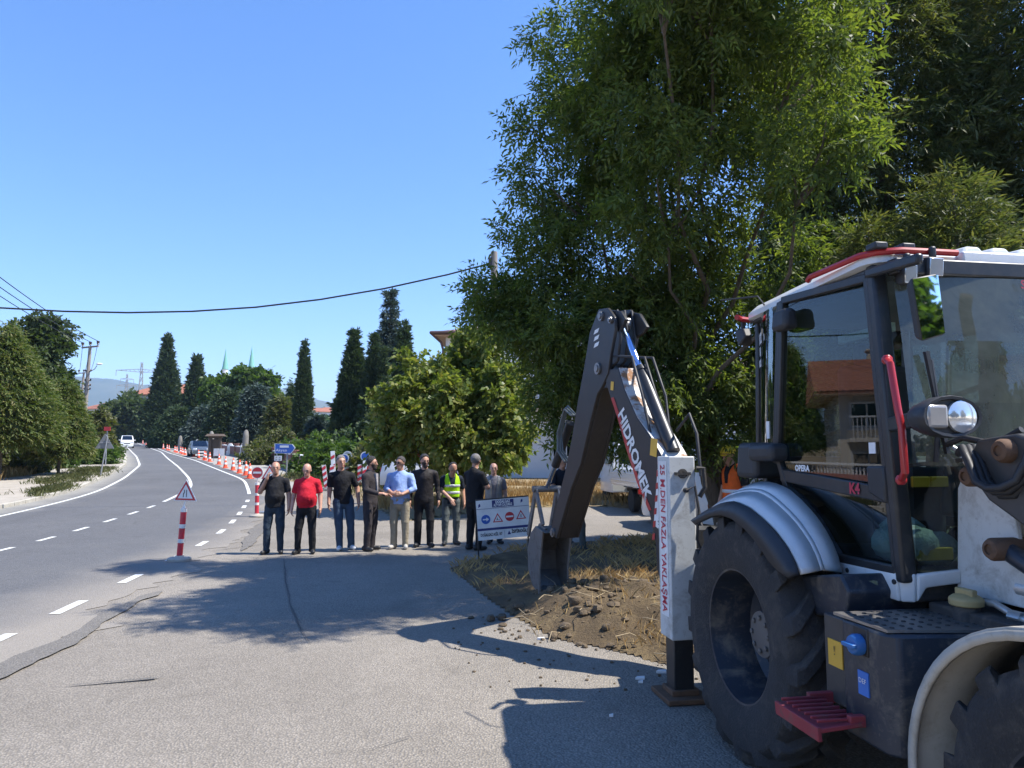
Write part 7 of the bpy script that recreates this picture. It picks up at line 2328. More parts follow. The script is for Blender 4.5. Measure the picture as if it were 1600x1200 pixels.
def car(name, loc, rz, paint, label, L=4.2, Wd=1.76, H_=1.5, cat='car', van=False, group=None, pickup=False):
    t = thing(name, loc, rz, label, cat, group)
    LOCAL['on'] = True
    h = Wd / 2
    zb = H_ * .60
    if van:   st = [(-.5, .62, .62, .9), (-.49, zb, H_ * .96, .92), (-.40, zb, H_, .96), (.12, zb, H_, .97), (.20, zb, H_ * .97, .97), (.335, zb * 1.01, zb * 1.05, .97), (.46, zb * .86, zb * .88, .92), (.50, .50, .52, .86)]
    else:     st = [(-.5, .62, .64, .86), (-.48, zb, zb * 1.08, .90), (-.34, zb, H_ * .97, .95), (-.22, zb, H_, .97), (.02, zb, H_ * .985, .98), (.20, zb * .98, zb * 1.03, .98), (.42, zb * .84, zb * .86, .93), (.50, .50, .52, .84)]
    rings = []
    for f, b, rf_, wf in st:
        x, w_ = f * L, h * wf
        wr = w_ * (.80 if rf_ > b + .15 else .95)
        rings.append([(x, -w_ * .94, .22), (x, -w_, .36), (x, -w_, b * .8), (x, -w_ * .975, b), (x, -wr, rf_ - .03), (x, -wr * .85, rf_), (x, wr * .85, rf_), (x, wr, rf_ - .03), (x, w_ * .975, b), (x, w_, b * .8), (x, w_, .36), (x, w_ * .94, .22)])
    M = MB(); M.lofts(rings); M.build('body', paint, t, smooth=42)
    V = lambda r_, i: Vector(rings[r_][i])
    cab = [i for i, s in enumerate(st) if s[2] > s[1] + .15]
    i0, i1 = cab[0], cab[-1]
    def pane(nm, a, b, c, d, off, ins=.10):
        ce = (a + b + c + d) / 4
        q = [ce + (p - ce) * (1 - ins) for p in (a, b, c, d)]
        n = (q[1] - q[0]).cross(q[3] - q[0]).normalized() if (q[1] - q[0]).cross(q[3] - q[0]).length > 1e-6 else off.normalized()
        if n.dot(off) < 0: n = -n
        M = MB(); M.loft([p - n * .01 for p in q], [p + n * .006 for p in q]); M.build(nm, M_CGLASS, t, smooth=0)
    for sd, (bi, ri) in ((-1, (3, 4)), (1, (8, 7))):
        xs_ = [i0, (i0 + i1) // 2 if i1 - i0 > 1 else i0, i1]
        for a, b in zip(xs_[:-1], xs_[1:]):
            if a != b: pane('side_window', V(a, bi), V(b, bi), V(b, ri), V(a, ri), Vector((0, sd, 0)), .13)
        pane('side_window', V(i1, bi), V(i1 + 1, bi) * .7 + V(i1, bi) * .3, V(i1, ri) * .8 + V(i1 + 1, ri) * .2, V(i1, ri), Vector((0, sd, 0)), .2)
    pane('windscreen', V(i1 + 1, 5), V(i1 + 1, 6), V(i1, 6), V(i1, 5), Vector((1, 0, .5)), .03)
    pane('rear_window', V(i0 - 1, 5) if not van else V(i0, 3) * .9 + V(i0, 8) * .1, V(i0 - 1, 6) if not van else V(i0, 8) * .9 + V(i0, 3) * .1, V(i0, 6), V(i0, 5), Vector((-1, 0, .3)), .12)
    r_ = .31 if H_ < 1.7 else .33
    for x in (-.31 * L, .31 * L):
        for s in (-1, 1): wheel_part(t, x, s * (h - .10), r_, .2)
    for s in (-1, 1):
        M = MB(); M.box((.475 * L, s * h * .66, zb * .74), (.10, .34, .15)); M.build('headlight', M_HEADG, t, bevel=.03)
        M = MB(); M.box((-.492 * L, s * h * .74, zb * .82), (.05, .20, .26)); M.build('tail_light', M_TAIL, t, bevel=.02)
        M = MB(); M.box((.17 * L, s * (h + .08), zb * 1.04), (.10, .20, .14)); M.build('wing_mirror', paint, t, bevel=.03)
    M = MB(); M.box((.497 * L, 0, zb * .60), (.04, Wd * .42, .12)); M.box((.493 * L, 0, .32), (.05, Wd * .62, .13)); M.build('grille', M_PLAST, t, bevel=.01)
    M = MB(); M.box((.507 * L, 0, .42), (.02, .50, .11)); M.build('number_plate', M_PLATE, t)
    M = MB(); M.box((-.505 * L, 0, .62), (.02, .50, .11)); M.build('number_plate', M_PLATE, t)
    LOCAL['on'] = False
    return t
def road_dir(f, y):                                       # heading of the road, away from the camera
    return math.atan2(1.0, float(f(y + 1) - f(y - 1)) / 2)
def on_road(px_, py_): p = ground(px_, py_); return p
p = on_road(198, 700)
car('oncoming_van', (p[0], p[1], p[2]), road_dir(XL, p[1]) + math.pi, P_WHITE, 'white family van driving towards the camera on the left lane', L=4.3, Wd=1.85, H_=1.84, cat='van', van=True)
for px_, Y_, pa, lab, dr, kw in ((184, 172, P_RED, 'red car in the far queue just behind the white van', 1, {}), (176, 185, P_DARK, 'dark car in the far queue left of the red car', 1, {}), (186, 198, P_WHITE, 'white van at the far end of the queue above the red car', 1, dict(van=True, H_=2.1, L=4.9)), (171, 205, P_DARK, 'dark car farthest away at the left end of the queue', 1, {})):
    x_ = (px_ - 800) / FPX * Y_
    car('queued_car', (x_, Y_, g(Y_)), road_dir(XL, min(Y_, 180)) + math.pi, pa, lab, group='cars queueing where the road disappears', **kw)
Y_ = 70; car('parked_car', ((313 - 800) / FPX * Y_, Y_, g(Y_)), road_dir(XR, Y_) + math.pi, P_BLUEG, 'dark blue-grey car parked by the timber gate behind the cones')
Y_ = 112; car('parked_car', ((254 - 800) / FPX * Y_, Y_, g(Y_)), road_dir(XR, Y_) + math.pi, P_WHITE, 'white pickup-like car parked by the wall behind the distant cones', H_=1.75, L=4.6)
Y_ = 116; car('parked_car', ((243 - 800) / FPX * Y_, Y_, g(Y_)), road_dir(XR, Y_) + math.pi, P_DARK, 'black car parked behind the white one at the distant cones')
Y_ = 27.5; car('parked_car', ((690 - 800) / FPX * Y_, Y_, g(Y_) + .12), R(6), P_WHITE, 'white car parked under the plane tree behind the men in black', L=4.4, H_=1.52)

# flatbed truck on the side road
tk_ = thing('flatbed_truck', (4.1, 21.6, g(21.6)), R(97), 'small white flatbed truck seen from behind between the boom and dipper', 'truck')
LOCAL['on'] = True
M = MB()
for zz in (0,):
    M.box((-1.55, 0, .98), (.05, 1.86, .46)); 
    for k in (-.6, 0, .6): M.box((-1.58, k, .98), (.02, .5, .34))
tg = M.build('tailgate', P_WHITE, tk_, bevel=.01)
for s in (-1, 1):
    M = MB(); M.box((-.2, s * .92, .98), (2.7, .04, .42)); M.box((-.2, s * .945, .86), (2.7, .02, .03)); M.box((-.2, s * .945, 1.08), (2.7, .02, .03)); M.build('side_board', P_WHITE, tk_, bevel=.008)
M = MB(); M.box((-.2, 0, .735), (2.72, 1.86, .06)); M.build('load_bed', P_WHITE, tk_)
M = MB(); M.box((-.1, 0, .58), (3.4, .8, .18)); M.box((-1.45, 0, .52), (.12, 1.6, .12)); M.build('chassis', M_GRIME, tk_)
M = MB()
rr_ = lambda x, z0, z1, w0, w1: [(x, -w0, z0), (x, -w0, 1.15), (x, -w1, z1), (x, w1, z1), (x, w0, 1.15), (x, w0, z0)]
M.lofts([rr_(1.2, .45, 1.90, .86, .74), rr_(1.35, .45, 1.98, .88, .76), rr_(2.2, .45, 1.95, .88, .76), rr_(2.75, .45, 1.25, .86, .80), rr_(2.95, .45, .95, .80, .78)]); M.build('cab', P_WHITE, tk_, smooth=40)
M = MB(); M.box((1.19, 0, 1.55), (.02, 1.3, .45)); M.build('rear_window', M_CGLASS, tk_, smooth=0)
for s in (-1, 1):
    M = MB(); M.box((1.72, s * .835, 1.52), (.8, .03, .42), Matrix.Rotation(R(9) * s, 3, 'X')); M.build('side_window', M_CGLASS, tk_, smooth=0)
    for x in (-.75, 2.2): wheel_part(tk_, x, s * .76, .32, .2)
    M = MB(); M.box((-1.56, s * .76, .60), (.05, .26, .12)); M.build('tail_light', M_TAIL, tk_, bevel=.01)
    M = MB(); M.box((-.75, s * .80, .70), (.8, .3, .03)); M.build('mudguard', M_PLAST, tk_)
M = MB(); M.box((-1.58, -.12, .56), (.015, .50, .11)); pl_ = M.build('number_plate', M_PLATE, tk_)
text('lettering', '54 UY 31', .10, (-1.588, -.12, .56), (0, -1, 0), (0, 0, 1), M_INKK, pl_, off=.003)
text('lettering', 'KIA', .14, (-1.592, .55, 1.0), (0, -1, 0), (0, 0, 1), mat('grey_lettering', (.3, .3, .3), .5), tg, off=.004)
LOCAL['on'] = False
tm = Matrix.Translation((4.1, 21.6, g(21.6))) @ Matrix.Rotation(R(97), 4, 'Z')
bz = .77
M = MB(); c = tm @ Vector((-1.0, .35, bz)); M.lathe(c, ZV, [(.30, 0), (.34, .12), (.35, .28), (.34, .44), (.30, .54), (.02, .54)], 18)
for z_ in (.10, .42): M.lathe(c + ZV * z_, ZV, [(.345, 0), (.36, .015), (.345, .03)], 18, cap=False)
tag(M.build('wooden_drum', mat('worn_timber_drum', (.33, .20, .10), .8, dirt=(.15, .1, .06), dirt_amt=.5), smooth=35), 'round brown wooden drum standing in the back of the flatbed truck', 'drum')
M = MB(); c = tm @ Vector((-.1, -.15, bz)); M.lathe(c, ZV, [(.38, 0), (.40, .05), (.40, .85), (.36, .95), (.12, 1.0), (.12, 1.06), (.02, 1.06)], 18)
tag(M.build('blue_tank', mat('blue_plastic_tank', (.03, .09, .26), .5), smooth=35), 'dark blue plastic tank on the truck bed behind the wooden drum', 'tank')
M = MB(); c = tm @ Vector((-1.0, .62, bz + .05))
for k in range(5): M.ball(c + Vector((rr.uniform(-.15, .15), rr.uniform(-.1, .1), .35 + k * .05)), .13, 9, (1.2, 1, .7))
tag(M.build('white_sack', mat('dirty_white_sack', (.52, .50, .46), .8, bmp=1, bscale=18), smooth=60), 'crumpled white sacks on the wooden drum in the truck', 'sack')
# white van behind the helmeted workers
car('delivery_van', (4.95, 16.9, g(16.9)), R(112), P_WHITE, 'sunlit white van parked behind the two workers in yellow helmets', L=4.8, Wd=1.9, H_=2.15, cat='van', van=True)

# ------------------------------------------------------------------ traffic cones
M_CONE = mat('orange_cone_plastic', (.80, .10, .035), .5, dirt=(.3, .2, .15), dirt_amt=.2)
M_CONEW = mat('white_cone_band', (.75, .74, .70), .4)
cone0 = thing('traffic_cone', (0, 0, 0))
LOCAL['on'] = True
M = MB(); M.box((0, 0, .02), (.38, .38, .04)); M.build('base', M_CONE, cone0, bevel=.01)
rc = lambda z: .135 - .108 * (z - .04) / .70
M = MB(); M.lathe((0, 0, 0), (0, 0, 1), [(rc(.04), .04), (rc(.74), .74), (.018, .75), (.002, .75)], 20); M.build('cone_body', M_CONE, cone0)
for z0_, z1_ in ((.24, .36), (.50, .60)):
    M = MB(); M.lathe((0, 0, 0), (0, 0, 1), [(rc(z0_) + .004, z0_), (rc(z1_) + .004, z1_)], 20, cap=False); M.build('white_band', M_CONEW, cone0)
LOCAL['on'] = False
cones = [(390, 748), (384, 743), (374, 739.5), (364, 735), (352, 731.5), (342, 726), (327.5, 721.5), (321, 719.5), (319, 718.5), (310, 716), (303, 714), (296, 712.5), (289, 711), (285, 710), (282, 708.7), (276, 707.5), (273, 706.5), (264, 704), (261, 703.3), (255, 701.6), (250, 700.3), (243, 698.8), (232, 695.8), (228, 694.6), (223, 693)]
for k, (x, y) in enumerate(cones):
    p = ground(x, y)
    c = cone0 if k == 0 else dup(cone0)
    c.location = tuple(map(float, p)); c.rotation_euler = (0, 0, rr.uniform(0, 1.5))
    ords = ['nearest orange cone of the long row, right of its close neighbour', 'second orange cone, standing just behind the nearest cone of the row', 'third orange cone of the row, on its own left of the nearest pair', 'fourth orange cone of the row, level with the tip of the triangle sign', 'wider looking orange cone right of the white boards', 'orange cone standing directly in front of the white boards']
    c['label'] = ords[k] if k < 6 else 'small orange and white cone in the long row curving away beside the road'
    c['category'] = 'traffic cone'
    c['group'] = 'orange cones along the road' if k < 6 else 'small far cones along the road'

# ------------------------------------------------------------------ road signs
M_SIGNW = mat('sign_white', (.72, .72, .70), .4); M_SIGNR = mat('sign_red', (.50, .025, .035), .4); M_SIGNB = mat('sign_blue', (.015, .10, .42), .4); M_SIGNK = mat('sign_black', (.02, .02, .022), .5); M_SIGNG = mat('galvanised_grey', (.36, .37, .38), .45, .5)
M_SIGNY = mat('sign_navy', (.02, .035, .16), .4)
def disc(M, c, xd, yd, r_, n=28):
    M.add([c + (xd * math.cos(a) + yd * math.sin(a)) * r_ for a in np.linspace(0, 2 * math.pi, n + 1)[:-1]], [tuple(range(n))])
def plate(M, pts, nd, th):
    M.loft([Vector(p) for p in pts], [Vector(p) - nd * th for p in pts])
def tri(c, xd, yd, s):                                    # equilateral, centroid c, side s
    h_ = s * .866
    return [c + yd * h_ * 2 / 3, c - xd * s / 2 - yd * h_ / 3, c + xd * s / 2 - yd * h_ / 3]
def poly2(M, c, xd, yd, pts, nd, off):
    M.add([c + xd * x + yd * y + nd * off for x, y in pts], [tuple(range(len(pts)))])
def warn_face(parent, c, xd, yd, nd, s, sym):
    """red bordered warning triangle with a black symbol, as thin layers"""
    M = MB(); plate(M, [p + nd * .0 for p in tri(c, xd, yd, s)], nd, .012); pl = M.build('panel', M_SIGNW, parent, bevel=.002)
    M = MB(); M.add([p + nd * .003 for p in tri(c, xd, yd, s * .90)], [(0, 1, 2)]); M.build('red_border', M_SIGNR, pl, smooth=0)
    M = MB(); M.add([p + nd * .005 for p in tri(c, xd, yd, s * .66)], [(0, 1, 2)]); M.build('white_field', M_SIGNW, pl, smooth=0)
    M = MB()
    for pts in sym: poly2(M, c, xd, yd, [(x * s, y * s) for x, y in pts], nd, .007)
    M.build('symbol', M_SIGNK, pl, smooth=0)
    return pl
NARROW = [[(.03, -.14), (.065, -.14), (.065, .16), (.03, .16)], [(-.10, -.14), (-.065, -.14), (-.065, -.02), (-.03, .04), (-.03, .16), (-.065, .16), (-.065, .06), (-.10, -.0)]]
WORKS = [[(-.16, -.12), (-.11, -.12), (-.06, -.02), (-.02, -.12), (.03, -.12), (-.02, .03), (-.03, .10), (-.08, .06)], [(.02, .02), (.0, .05), (-.05, .08), (-.03, .04)], [(.05, -.12), (.18, -.12), (.115, -.03)]]
def ncirc(cx, cy, r_, n=14): return [(cx + r_ * math.cos(a), cy + r_ * math.sin(a)) for a in np.linspace(0, 6.283, n + 1)[:-1]]
WORKS.append(ncirc(-.045, .135, .028))
M_POSTR = mat('red_flexible_post', (.55, .03, .05), .45, dirt=(.35, .25, .2), dirt_amt=.3, dirt_scale=6)
M_BASE = mat('grey_rubber_base', (.38, .35, .30), .8, dirt=(.25, .22, .18), dirt_amt=.4)
def post(t, c, top, r_=.047):
    M = MB(); M.lathe(c, ZV, [(.19, 0), (.19, .035), (.17, .055), (.08, .06), (.06, .085)], 24); M.build('base', M_BASE, t)
    c, top = Vector(c), Vector(top)
    M = MB(); M.tube([c + ZV * .05, top], r_, 16); po = M.build('post', M_POSTR, t)
    for f_ in (.34, .62, .93):
        a, b = c.lerp(top, f_), c.lerp(top, f_ + .075)
        M = MB(); M.tube([a, b], r_ + .004, 16, cap=False); M.build('white_band', M_CONEW, po)
    return po
# triangle sign on a red post, nearest
p0 = Vector(ground(280, 877)) + ZV * .012
t = thing('warning_post', p0, 0, 'red flexible post on a round base carrying a road-narrows triangle in the lay-by edge', 'road sign')
tp = Vector(at(287.5, 794, p0.y - .02)); post(t, p0, tp)
cs = Vector(at(290, 771.5, p0.y - .05))
xd = Vector((1, -.12, -.02)).normalized(); yd = Vector((.04, 0, 1)); yd = (yd - xd * yd.dot(xd)).normalized(); nd = xd.cross(yd)
M = MB(); M.tube([tp, tp + ZV * .05, cs - yd * .08 - nd * .03], [.03, .014, .012], 8); M.build('bracket', M_SIGNW, t)
warn_face(t, cs, xd, yd, nd, .41, NARROW)
# no-entry disc on a red post
p0 = Vector(ground(401, 808)) + ZV * .012
t = thing('no_entry_post', p0, 0, 'red flexible post with a round no-entry sign left of the man in black tee', 'road sign')
tp = Vector(at(402, 754, p0.y - .02)); post(t, p0, tp, .052)
cs = Vector(at(402, 738.5, p0.y - .06)); xd = Vector((1, 0, 0)); yd = ZV.copy(); nd = xd.cross(yd)
M = MB(); M.tube([tp, cs - yd * .05 + Vector((0, .03, 0))], .015, 8); M.build('bracket', M_SIGNW, t)
M = MB(); M.lathe(cs - nd * .012, nd, [(.158, 0), (.158, .012)], 28); pl = M.build('panel', M_SIGNW, t)
M = MB(); disc(M, cs + nd * .003, xd, yd, .142); M.build('red_disc', M_SIGNR, pl, smooth=0)
M = MB(); poly2(M, cs, xd, yd, [(-.11, -.027), (.11, -.027), (.11, .027), (-.11, .027)], nd, .006); M.build('white_bar', M_SIGNW, pl, smooth=0)
# white triangle behind it
Y_ = 20.8; cs = Vector(at(421, 741, Y_))
t = thing('warning_triangle', (cs.x, Y_, g(Y_)), 0, 'white triangular warning sign on a low stand behind the no-entry post', 'road sign')
warn_face(t, cs, Vector((1, 0, 0)), ZV.copy(), Vector((0, -1, 0)), .48, [[(-.03, -.12), (.03, -.12), (.03, .04), (.10, .04), (0, .14), (-.10, .04), (-.03, .04)]])
M = MB(); M.tube([cs - ZV * .1 + Vector((0, .03, 0)), (cs.x, Y_ + .03, g(Y_))], .02, 6); M.box((cs.x, Y_ + .03, g(Y_) + .02), (.5, .3, .04)); M.build('stand', M_SIGNG, t)
# white boards among the cones
Y_ = 58; x_ = (344 - 800) / FPX * Y_
t = thing('site_board', (x_, Y_, g(Y_)), 0, 'white two panel board standing among the orange cones', 'board')
for s in (-.22, .22):
    M = MB(); M.box((x_ + s, Y_, g(Y_) + .72), (.40, .03, .58)); M.build('panel', M_SIGNW, t, bevel=.005)
for s in (-.4, .4):
    M = MB(); M.tube([(x_ + s, Y_ + .04, g(Y_)), (x_ + s, Y_ + .04, g(Y_) + 1.0)], .02, 6); M.build('leg', M_SIGNG, t)
# grey back of a triangular sign at the left kerb
p0 = Vector(ground(156, 748)); p0.z += .12
t = thing('triangle_sign', p0, 0, 'triangular road sign seen from its grey back on a slanted pole by the left kerb', 'road sign')
tp = Vector(at(168, 682, p0.y))
M = MB(); M.tube([p0 - ZV * .15, tp], .035, 10); M.build('pole', M_SIGNG, t)
cs = Vector(at(164, 693, p0.y + .06)); xd = Vector((1, .25, 0)).normalized(); yd = (tp - p0).normalized(); yd = (yd - xd * yd.dot(xd)).normalized(); nd = xd.cross(yd)
M = MB(); plate(M, tri(cs, xd, yd, .86), -nd, .02); plr = M.build('panel', mat('grey_sign_back', (.22, .23, .24), .5, .4), t, bevel=.004)
M = MB(); bar(M, cs - xd * .2 - nd * -.03 + yd * .05, cs + xd * .2 + yd * .05 - nd * -.03, .04, .02); M.build('bracket', M_SIGNG, plr)
p2 = at(167.5, 670, p0.y + 12)
t = thing('red_sign', (p2[0], p2[1], g(p2[1])), 0, 'small red roadside sign board above the grey triangle sign', 'road sign')
M = MB(); M.box((p2[0], p2[1], p2[2]), (.42, .03, .26)); plr = M.build('panel', M_SIGNR, t)
M = MB(); M.tube([(p2[0], p2[1] + .03, g(p2[1])), (p2[0], p2[1] + .03, p2[2])], .03, 6); M.build('pole', M_SIGNG, t)
# blue direction sign
Y_ = 36.0
TL, TR, TIP, BR, BL_ = [Vector(at(x, y, Y_)) for x, y in ((429, 693), (457, 694), (461.5, 700), (455, 708.5), (429, 708.5))]
t = thing('direction_sign', (TL.x, Y_, g(Y_)), 0, 'blue arrow-ended direction sign above a small white plate by the brick wall', 'road sign')
nd = Vector((0, -1, 0))
M = MB(); plate(M, [TL, TR, TIP, BR, BL_], nd, .03); plr = M.build('panel', M_SIGNW, t)
ce = (TL + TR + TIP + BR + BL_) / 5
M = MB(); M.add([ce + (p - ce) * .93 + nd * .006 for p in (TL, TR, TIP, BR, BL_)], [(0, 1, 2, 3, 4)]); M.build('blue_field', M_SIGNB, plr, smooth=0)
wv = (TR - TL).length
M = MB(); c1 = TL + Vector((wv * .55, 0, -.15)); poly2(M, c1, Vector((1, 0, 0)), ZV, [(-.22, -.05), (.22, -.05), (.22, .055), (-.22, .055)], nd, .010); M.build('white_field', M_SIGNW, plr, smooth=0)
text('lettering', 'Akyazı', .19, TL + Vector((wv * .40, 0, -.33)), (1, 0, 0), (0, 0, 1), M_INKW, plr, off=.012, sx=1.1)
M = MB(); c2 = Vector(at(434.5, 716, Y_)); M.box(c2, (.36, .02, .24)); pw = M.build('lower_plate', M_SIGNW, t)
M = MB()
for dx in (-.08, .08):
    for dz in (-.05, .05): M.box(c2 + Vector((dx, -.012, dz)), (.09, .004, .05))
M.build('marking', mat('grey_lettering', (.3, .3, .3), .5), pw)
for q in (TL.x + .12, TL.x + .62):
    M = MB(); M.tube([(q, Y_ + .05, g(Y_) - .1), (q, Y_ + .05, TL.z - .05)], .035, 8); M.build('pole', M_SIGNG, t)
# board on a stand with the site signs
Y_ = 12.35
cr = [Vector(at(x, y, yy)) for (x, y, yy) in ((742.5, 783, Y_), (825, 776, Y_ + .12), (831, 837, Y_ + .12), (748.5, 845, Y_))]
t = thing('site_sign_board', Vector(ground(751, 872)), 0, 'white site board with four traffic symbols on black legs in front of the men', 'sign board')
xd = (cr[1] - cr[0]).normalized(); yd = (cr[0] - cr[3]); yd = (yd - xd * yd.dot(xd)).normalized(); nd = xd.cross(yd)
bw, bhh = (cr[1] - cr[0]).length, (cr[0] - cr[3]).length
org = (cr[0] + cr[1] + cr[2] + cr[3]) / 4
def bp2(x, y): return org + xd * (x - .5) * bw + yd * (.5 - y) * bhh
M = MB(); plate(M, [bp2(0, 0), bp2(0, 1), bp2(1, 1), bp2(1, 0)], nd, .012); pb_o = M.build('panel', M_SIGNW, t, smooth=0)
def rect(nm, x0, y0, x1, y1, m_, off): 
    M = MB(); M.add([bp2(a, b) + nd * off for a, b in ((x0, y0), (x0, y1), (x1, y1), (x1, y0))], [(0, 1, 2, 3)]); return M.build(nm, m_, pb_o, smooth=0)
rect('navy_field', .30, .02, .71, .20, M_SIGNY, .003); rect('navy_band', .0, .705, 1.0, .765, M_SIGNY, .003); rect('rule_line', .0, .215, 1.0, .225, M_SIGNY, .003)
def tx(s_, x, y, h_, m_, sx=1.0, bold=.0): text('lettering', s_, h_ * bhh, bp2(x, y), xd, yd, m_, pb_o, off=.006, sx=sx, bold=bold * bhh)
tx('DOĞALGAZ', .505, .07, .095, M_INKW, .72, .004); tx('ALTYAPI ÇALIŞMASI', .505, .15, .095, M_INKW, .56, .003)
tx('DOĞALGAZ ACİL 187', .25, .875, .10, M_INKK, .56, .003); tx('İSPİROĞLU', .80, .845, .11, M_INKK, .80, .004)
rect('rule_line', .495, .80, .502, .96, M_SIGNG, .003)
M = MB()
poly2(M, bp2(.585, .86), xd, yd, [(-.03, -.03), (.0, .035), (.012, .0), (.03, -.03)], nd, .005)
poly2(M, bp2(.06, .13), xd, yd, [(-.02, -.035), (.02, -.01), (.012, .035), (-.012, .02)], nd, .005)
poly2(M, bp2(.86, .09), xd, yd, [(-.018, -.03), (.018, -.01), (.014, .035), (-.012, .015)], nd, .005)
M.build('emblem', M_SIGNY, pb_o, smooth=0)
rr_c = .085 * bw
c = bp2(.165, .485)
M = MB(); disc(M, c + nd * .003, xd, yd, rr_c); M.build('blue_disc', M_SIGNB, pb_o, smooth=0)
M = MB(); poly2(M, c, xd, yd, [(-.05, -.011), (.008, -.011), (.008, -.034), (.056, 0), (.008, .034), (.008, .011), (-.05, .011)], nd, .006); M.build('white_arrow', M_SIGNW, pb_o, smooth=0)
for x_, y_, sym in ((.39, .50, WORKS), (.83, .47, NARROW)):
    c = bp2(x_, y_); s = .195 * bw
    M = MB(); M.add([p + nd * .003 for p in tri(c, xd, yd, s)], [(0, 1, 2)]); M.build('red_border', M_SIGNR, pb_o, smooth=0)
    M = MB(); M.add([p + nd * .005 for p in tri(c, xd, yd, s * .68)], [(0, 1, 2)]); M.build('white_field', M_SIGNW, pb_o, smooth=0)
    M = MB()
    for pts in sym: poly2(M, c, xd, yd, [(x * s, y * s) for x, y in pts], nd, .007)
    M.build('symbol', M_SIGNK, pb_o, smooth=0)
c = bp2(.615, .46)
M = MB(); disc(M, c + nd * .003, xd, yd, rr_c); M.build('red_disc', M_SIGNR, pb_o, smooth=0)
M = MB(); poly2(M, c, xd, yd, [(-.062, -.014), (.062, -.014), (.062, .014), (-.062, .014)], nd, .006); M.build('white_bar', M_SIGNW, pb_o, smooth=0)
for a, b in ((0, 0), (1, 0)):
    top_ = bp2(.03 if a == 0 else .975, .0) - nd * .025
    lowz = g(top_.y) + .01 if a == 0 else .04
    M = MB(); bar(M, top_, Vector((top_.x + (.03 if a == 0 else .03), top_.y, lowz)), .025, .025, nd); bar(M, Vector((top_.x + .03 - .09, top_.y - .1, lowz + .012)), Vector((top_.x + .03 + .09, top_.y + .1, lowz + .012)), .03, .025, ZV)
    M.build('leg', M_BLACK, t)
M = MB(); bar(M, bp2(0, -.01) - nd * .02, bp2(1, -.01) - nd * .02, .03, .03, nd); M.build('frame', M_BLACK, t)
# leaning white board with a red arrow
Y_ = 23.5
cr = [Vector(at(x, y, Y_)) for x, y in ((639, 695), (668, 695), (666, 728), (637, 727))]
t = thing('arrow_board', (cr[3].x, Y_, g(Y_)), 0, 'white board with a bent red arrow standing under the plane tree', 'sign board')
nd = Vector((0, -1, 0)); M = MB(); plate(M, cr, nd, .03); ab = M.build('panel', M_SIGNW, t, bevel=.004)
M = MB(); M.add([Vector(at(x, y, Y_ - .012)) for x, y in ((643, 711), (652, 705), (664, 722), (666, 727), (660, 727), (652, 717))], [(0, 1, 2, 3, 4, 5)]); M.add([Vector(at(x, y, Y_ - .012)) for x, y in ((641, 709), (641, 716), (647, 714))], [(0, 1, 2)]); M.add([Vector(at(x, y, Y_ - .012)) for x, y in ((645, 703), (653, 702), (650, 708))], [(0, 1, 2)]); M.build('red_arrow', M_SIGNR, ab, smooth=0)
for x in (642, 664):
    a = Vector(at(x, 726, Y_ + .05)); M = MB(); M.tube([a + ZV * .5, (a.x, a.y + .1, g(Y_))], .025, 6); M.build('leg', M_SIGNG, t)
# stacked striped barriers and small signs left by the verge
def barrier(px_, py_, Y_, tilt, label, disc_m=None, H_=.95):
    p = at(px_, py_, Y_); z = g(Y_) + .04
    t = thing('barrier_post', (p[0], Y_, z), 0, label, 'barrier', 'red and white site barriers on the verge')
    up = Vector((math.sin(tilt), .12, math.cos(tilt))); xd = Vector((math.cos(tilt), 0, -math.sin(tilt))); o_ = Vector((p[0], Y_, z))
    M = MB(); bar(M, o_, o_ + up * H_, .16, .03, Vector((0, 1, 0))); bo_ = M.build('board', M_SIGNW, t)
    M = MB()
    for k in range(4):
        a = o_ + up * H_ * (.06 + .24 * k); poly2(M, a, xd, up, [(-.08, 0), (.08, .07), (.08, .19), (-.08, .12)], Vector((0, -1, 0)), .024)
    M.build('red_stripe', M_SIGNR, bo_, smooth=0)
    M = MB(); M.box(o_ + ZV * .03, (.4, .3, .06)); M.build('base', M_BASE, t)
    if disc_m is not None:
        c = o_ + up * (H_ + .18); M = MB(); M.lathe(c, (0, -1, 0), [(.19, 0), (.19, .02)], 20); dd = M.build('sign_disc', M_SIGNW, t); M = MB(); disc(M, c + Vector((0, -.024, 0)), Vector((1, 0, 0)), ZV.copy(), .15); M.build('disc_face', disc_m, dd, smooth=0)
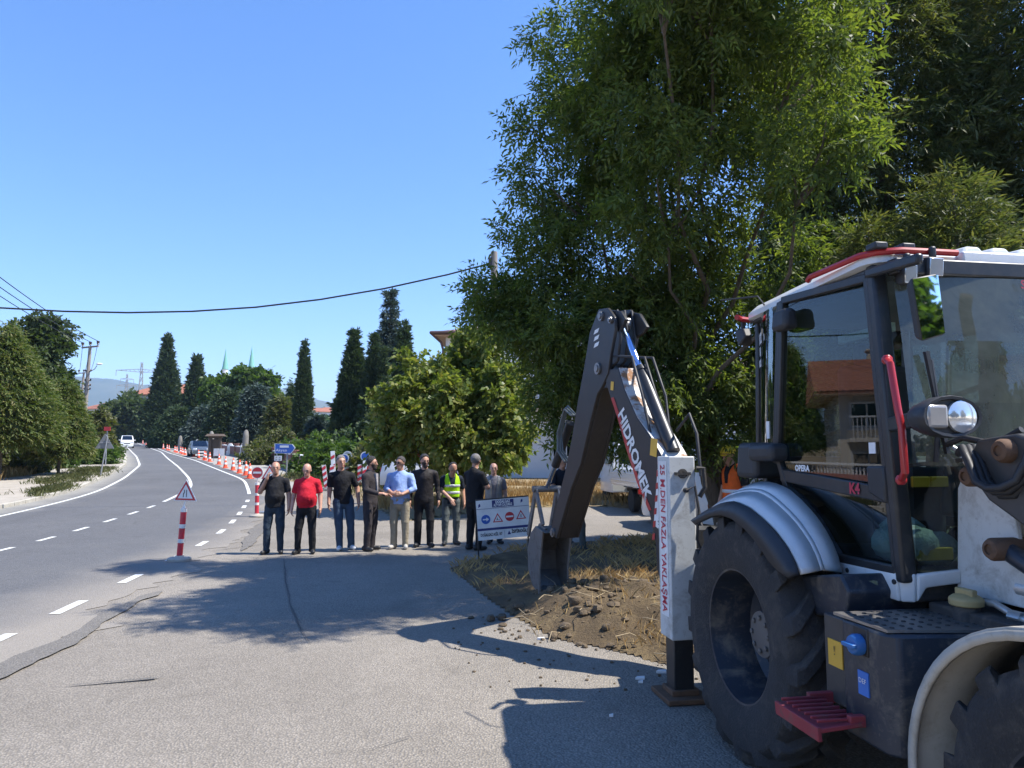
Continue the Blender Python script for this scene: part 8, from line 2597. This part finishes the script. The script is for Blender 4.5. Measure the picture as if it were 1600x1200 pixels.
for a in ((511, 742, 29, -.18, 'striped barrier leaning left, at the left end of the stack'), (516, 742, 28.6, .05, 'striped barrier upright beside the leaning left one'), (523, 742, 28.8, -.10, 'tall striped barrier leaning left in front of the green bush', None, 1.5), (534, 742, 29.4, .05, 'striped barrier with a blue round sign at the man in white sneakers', M_SIGNB, 1.0), (541, 742, 29.8, 0, 'striped barrier with a grey round sign right behind the white-sneakered man', M_SIGNG, 1.1), (569, 740, 29, .0, 'striped barrier with a blue disc left of the bearded suit man', M_SIGNB, 1.1), (574, 740, 29.3, .03, 'striped barrier hidden behind the suit man shoulder'), (562, 740, 29.3, -.03, 'striped barrier left of the one with the blue disc'), (579, 740, 29.1, .08, 'rightmost striped barrier behind the bearded suit man')):
    barrier(*a)
# phone held by the man in red
pm = [o for o in bpy.data.objects if o.get('label', '').startswith('bald man in a bright red')][0]
pc = Vector(pm.location) + Vector((.275, -.10, .79)) * pm.scale[0]
M = MB(); M.box(pc, (.012, .075, .15), Euler((R(-15), 0, 0)).to_matrix()); tag(M.build('phone', M_SIGNK, bevel=.006), 'dark phone held low by the man in the red polo', 'phone')
# bits of litter on the asphalt
for k, (x, y) in enumerate(((1033, 1052), (1000, 1062), (1001, 1068), (955, 1121), (751, 905), (741, 910), (845, 1000))):
    p = ground(x, y); s = (.045, .04, .02, .015, .05, .04, .035)[k]
    M = MB(); M.loft([Vector(p) + Vector((s * a, s * b, .006)) for a, b in ((-1, -.5), (.8, -.7), (1, .5), (-.4, .8))], [Vector(p) + Vector((s * a, s * b, .014 + .01 * abs(a))) for a, b in ((-1, -.5), (.8, -.7), (1, .5), (-.4, .8))])
    tag(M.build('litter', M_STKW), 'small pale scrap of litter lying on the shaded asphalt', 'litter', 'scraps of litter on the ground')

# ------------------------------------------------------------------ haze
hz, nt, bs = nodes_of('pale_haze')
nt.nodes.remove(bs)
pvn = N(nt, 'ShaderNodeVolumePrincipled')
pvn.inputs['Color'].default_value = (.50, .70, 1.0, 1)
pvn.inputs['Density'].default_value = .00016
pvn.inputs['Anisotropy'].default_value = .2
nt.links.new(pvn.outputs[0], nt.nodes['Material Output'].inputs['Volume'])
M = MB(); M.box((0, 7980, 258), (32000, 16200, 520))
ho_ = M.build('haze', hz, smooth=0)
tag(ho_, kind='stuff')
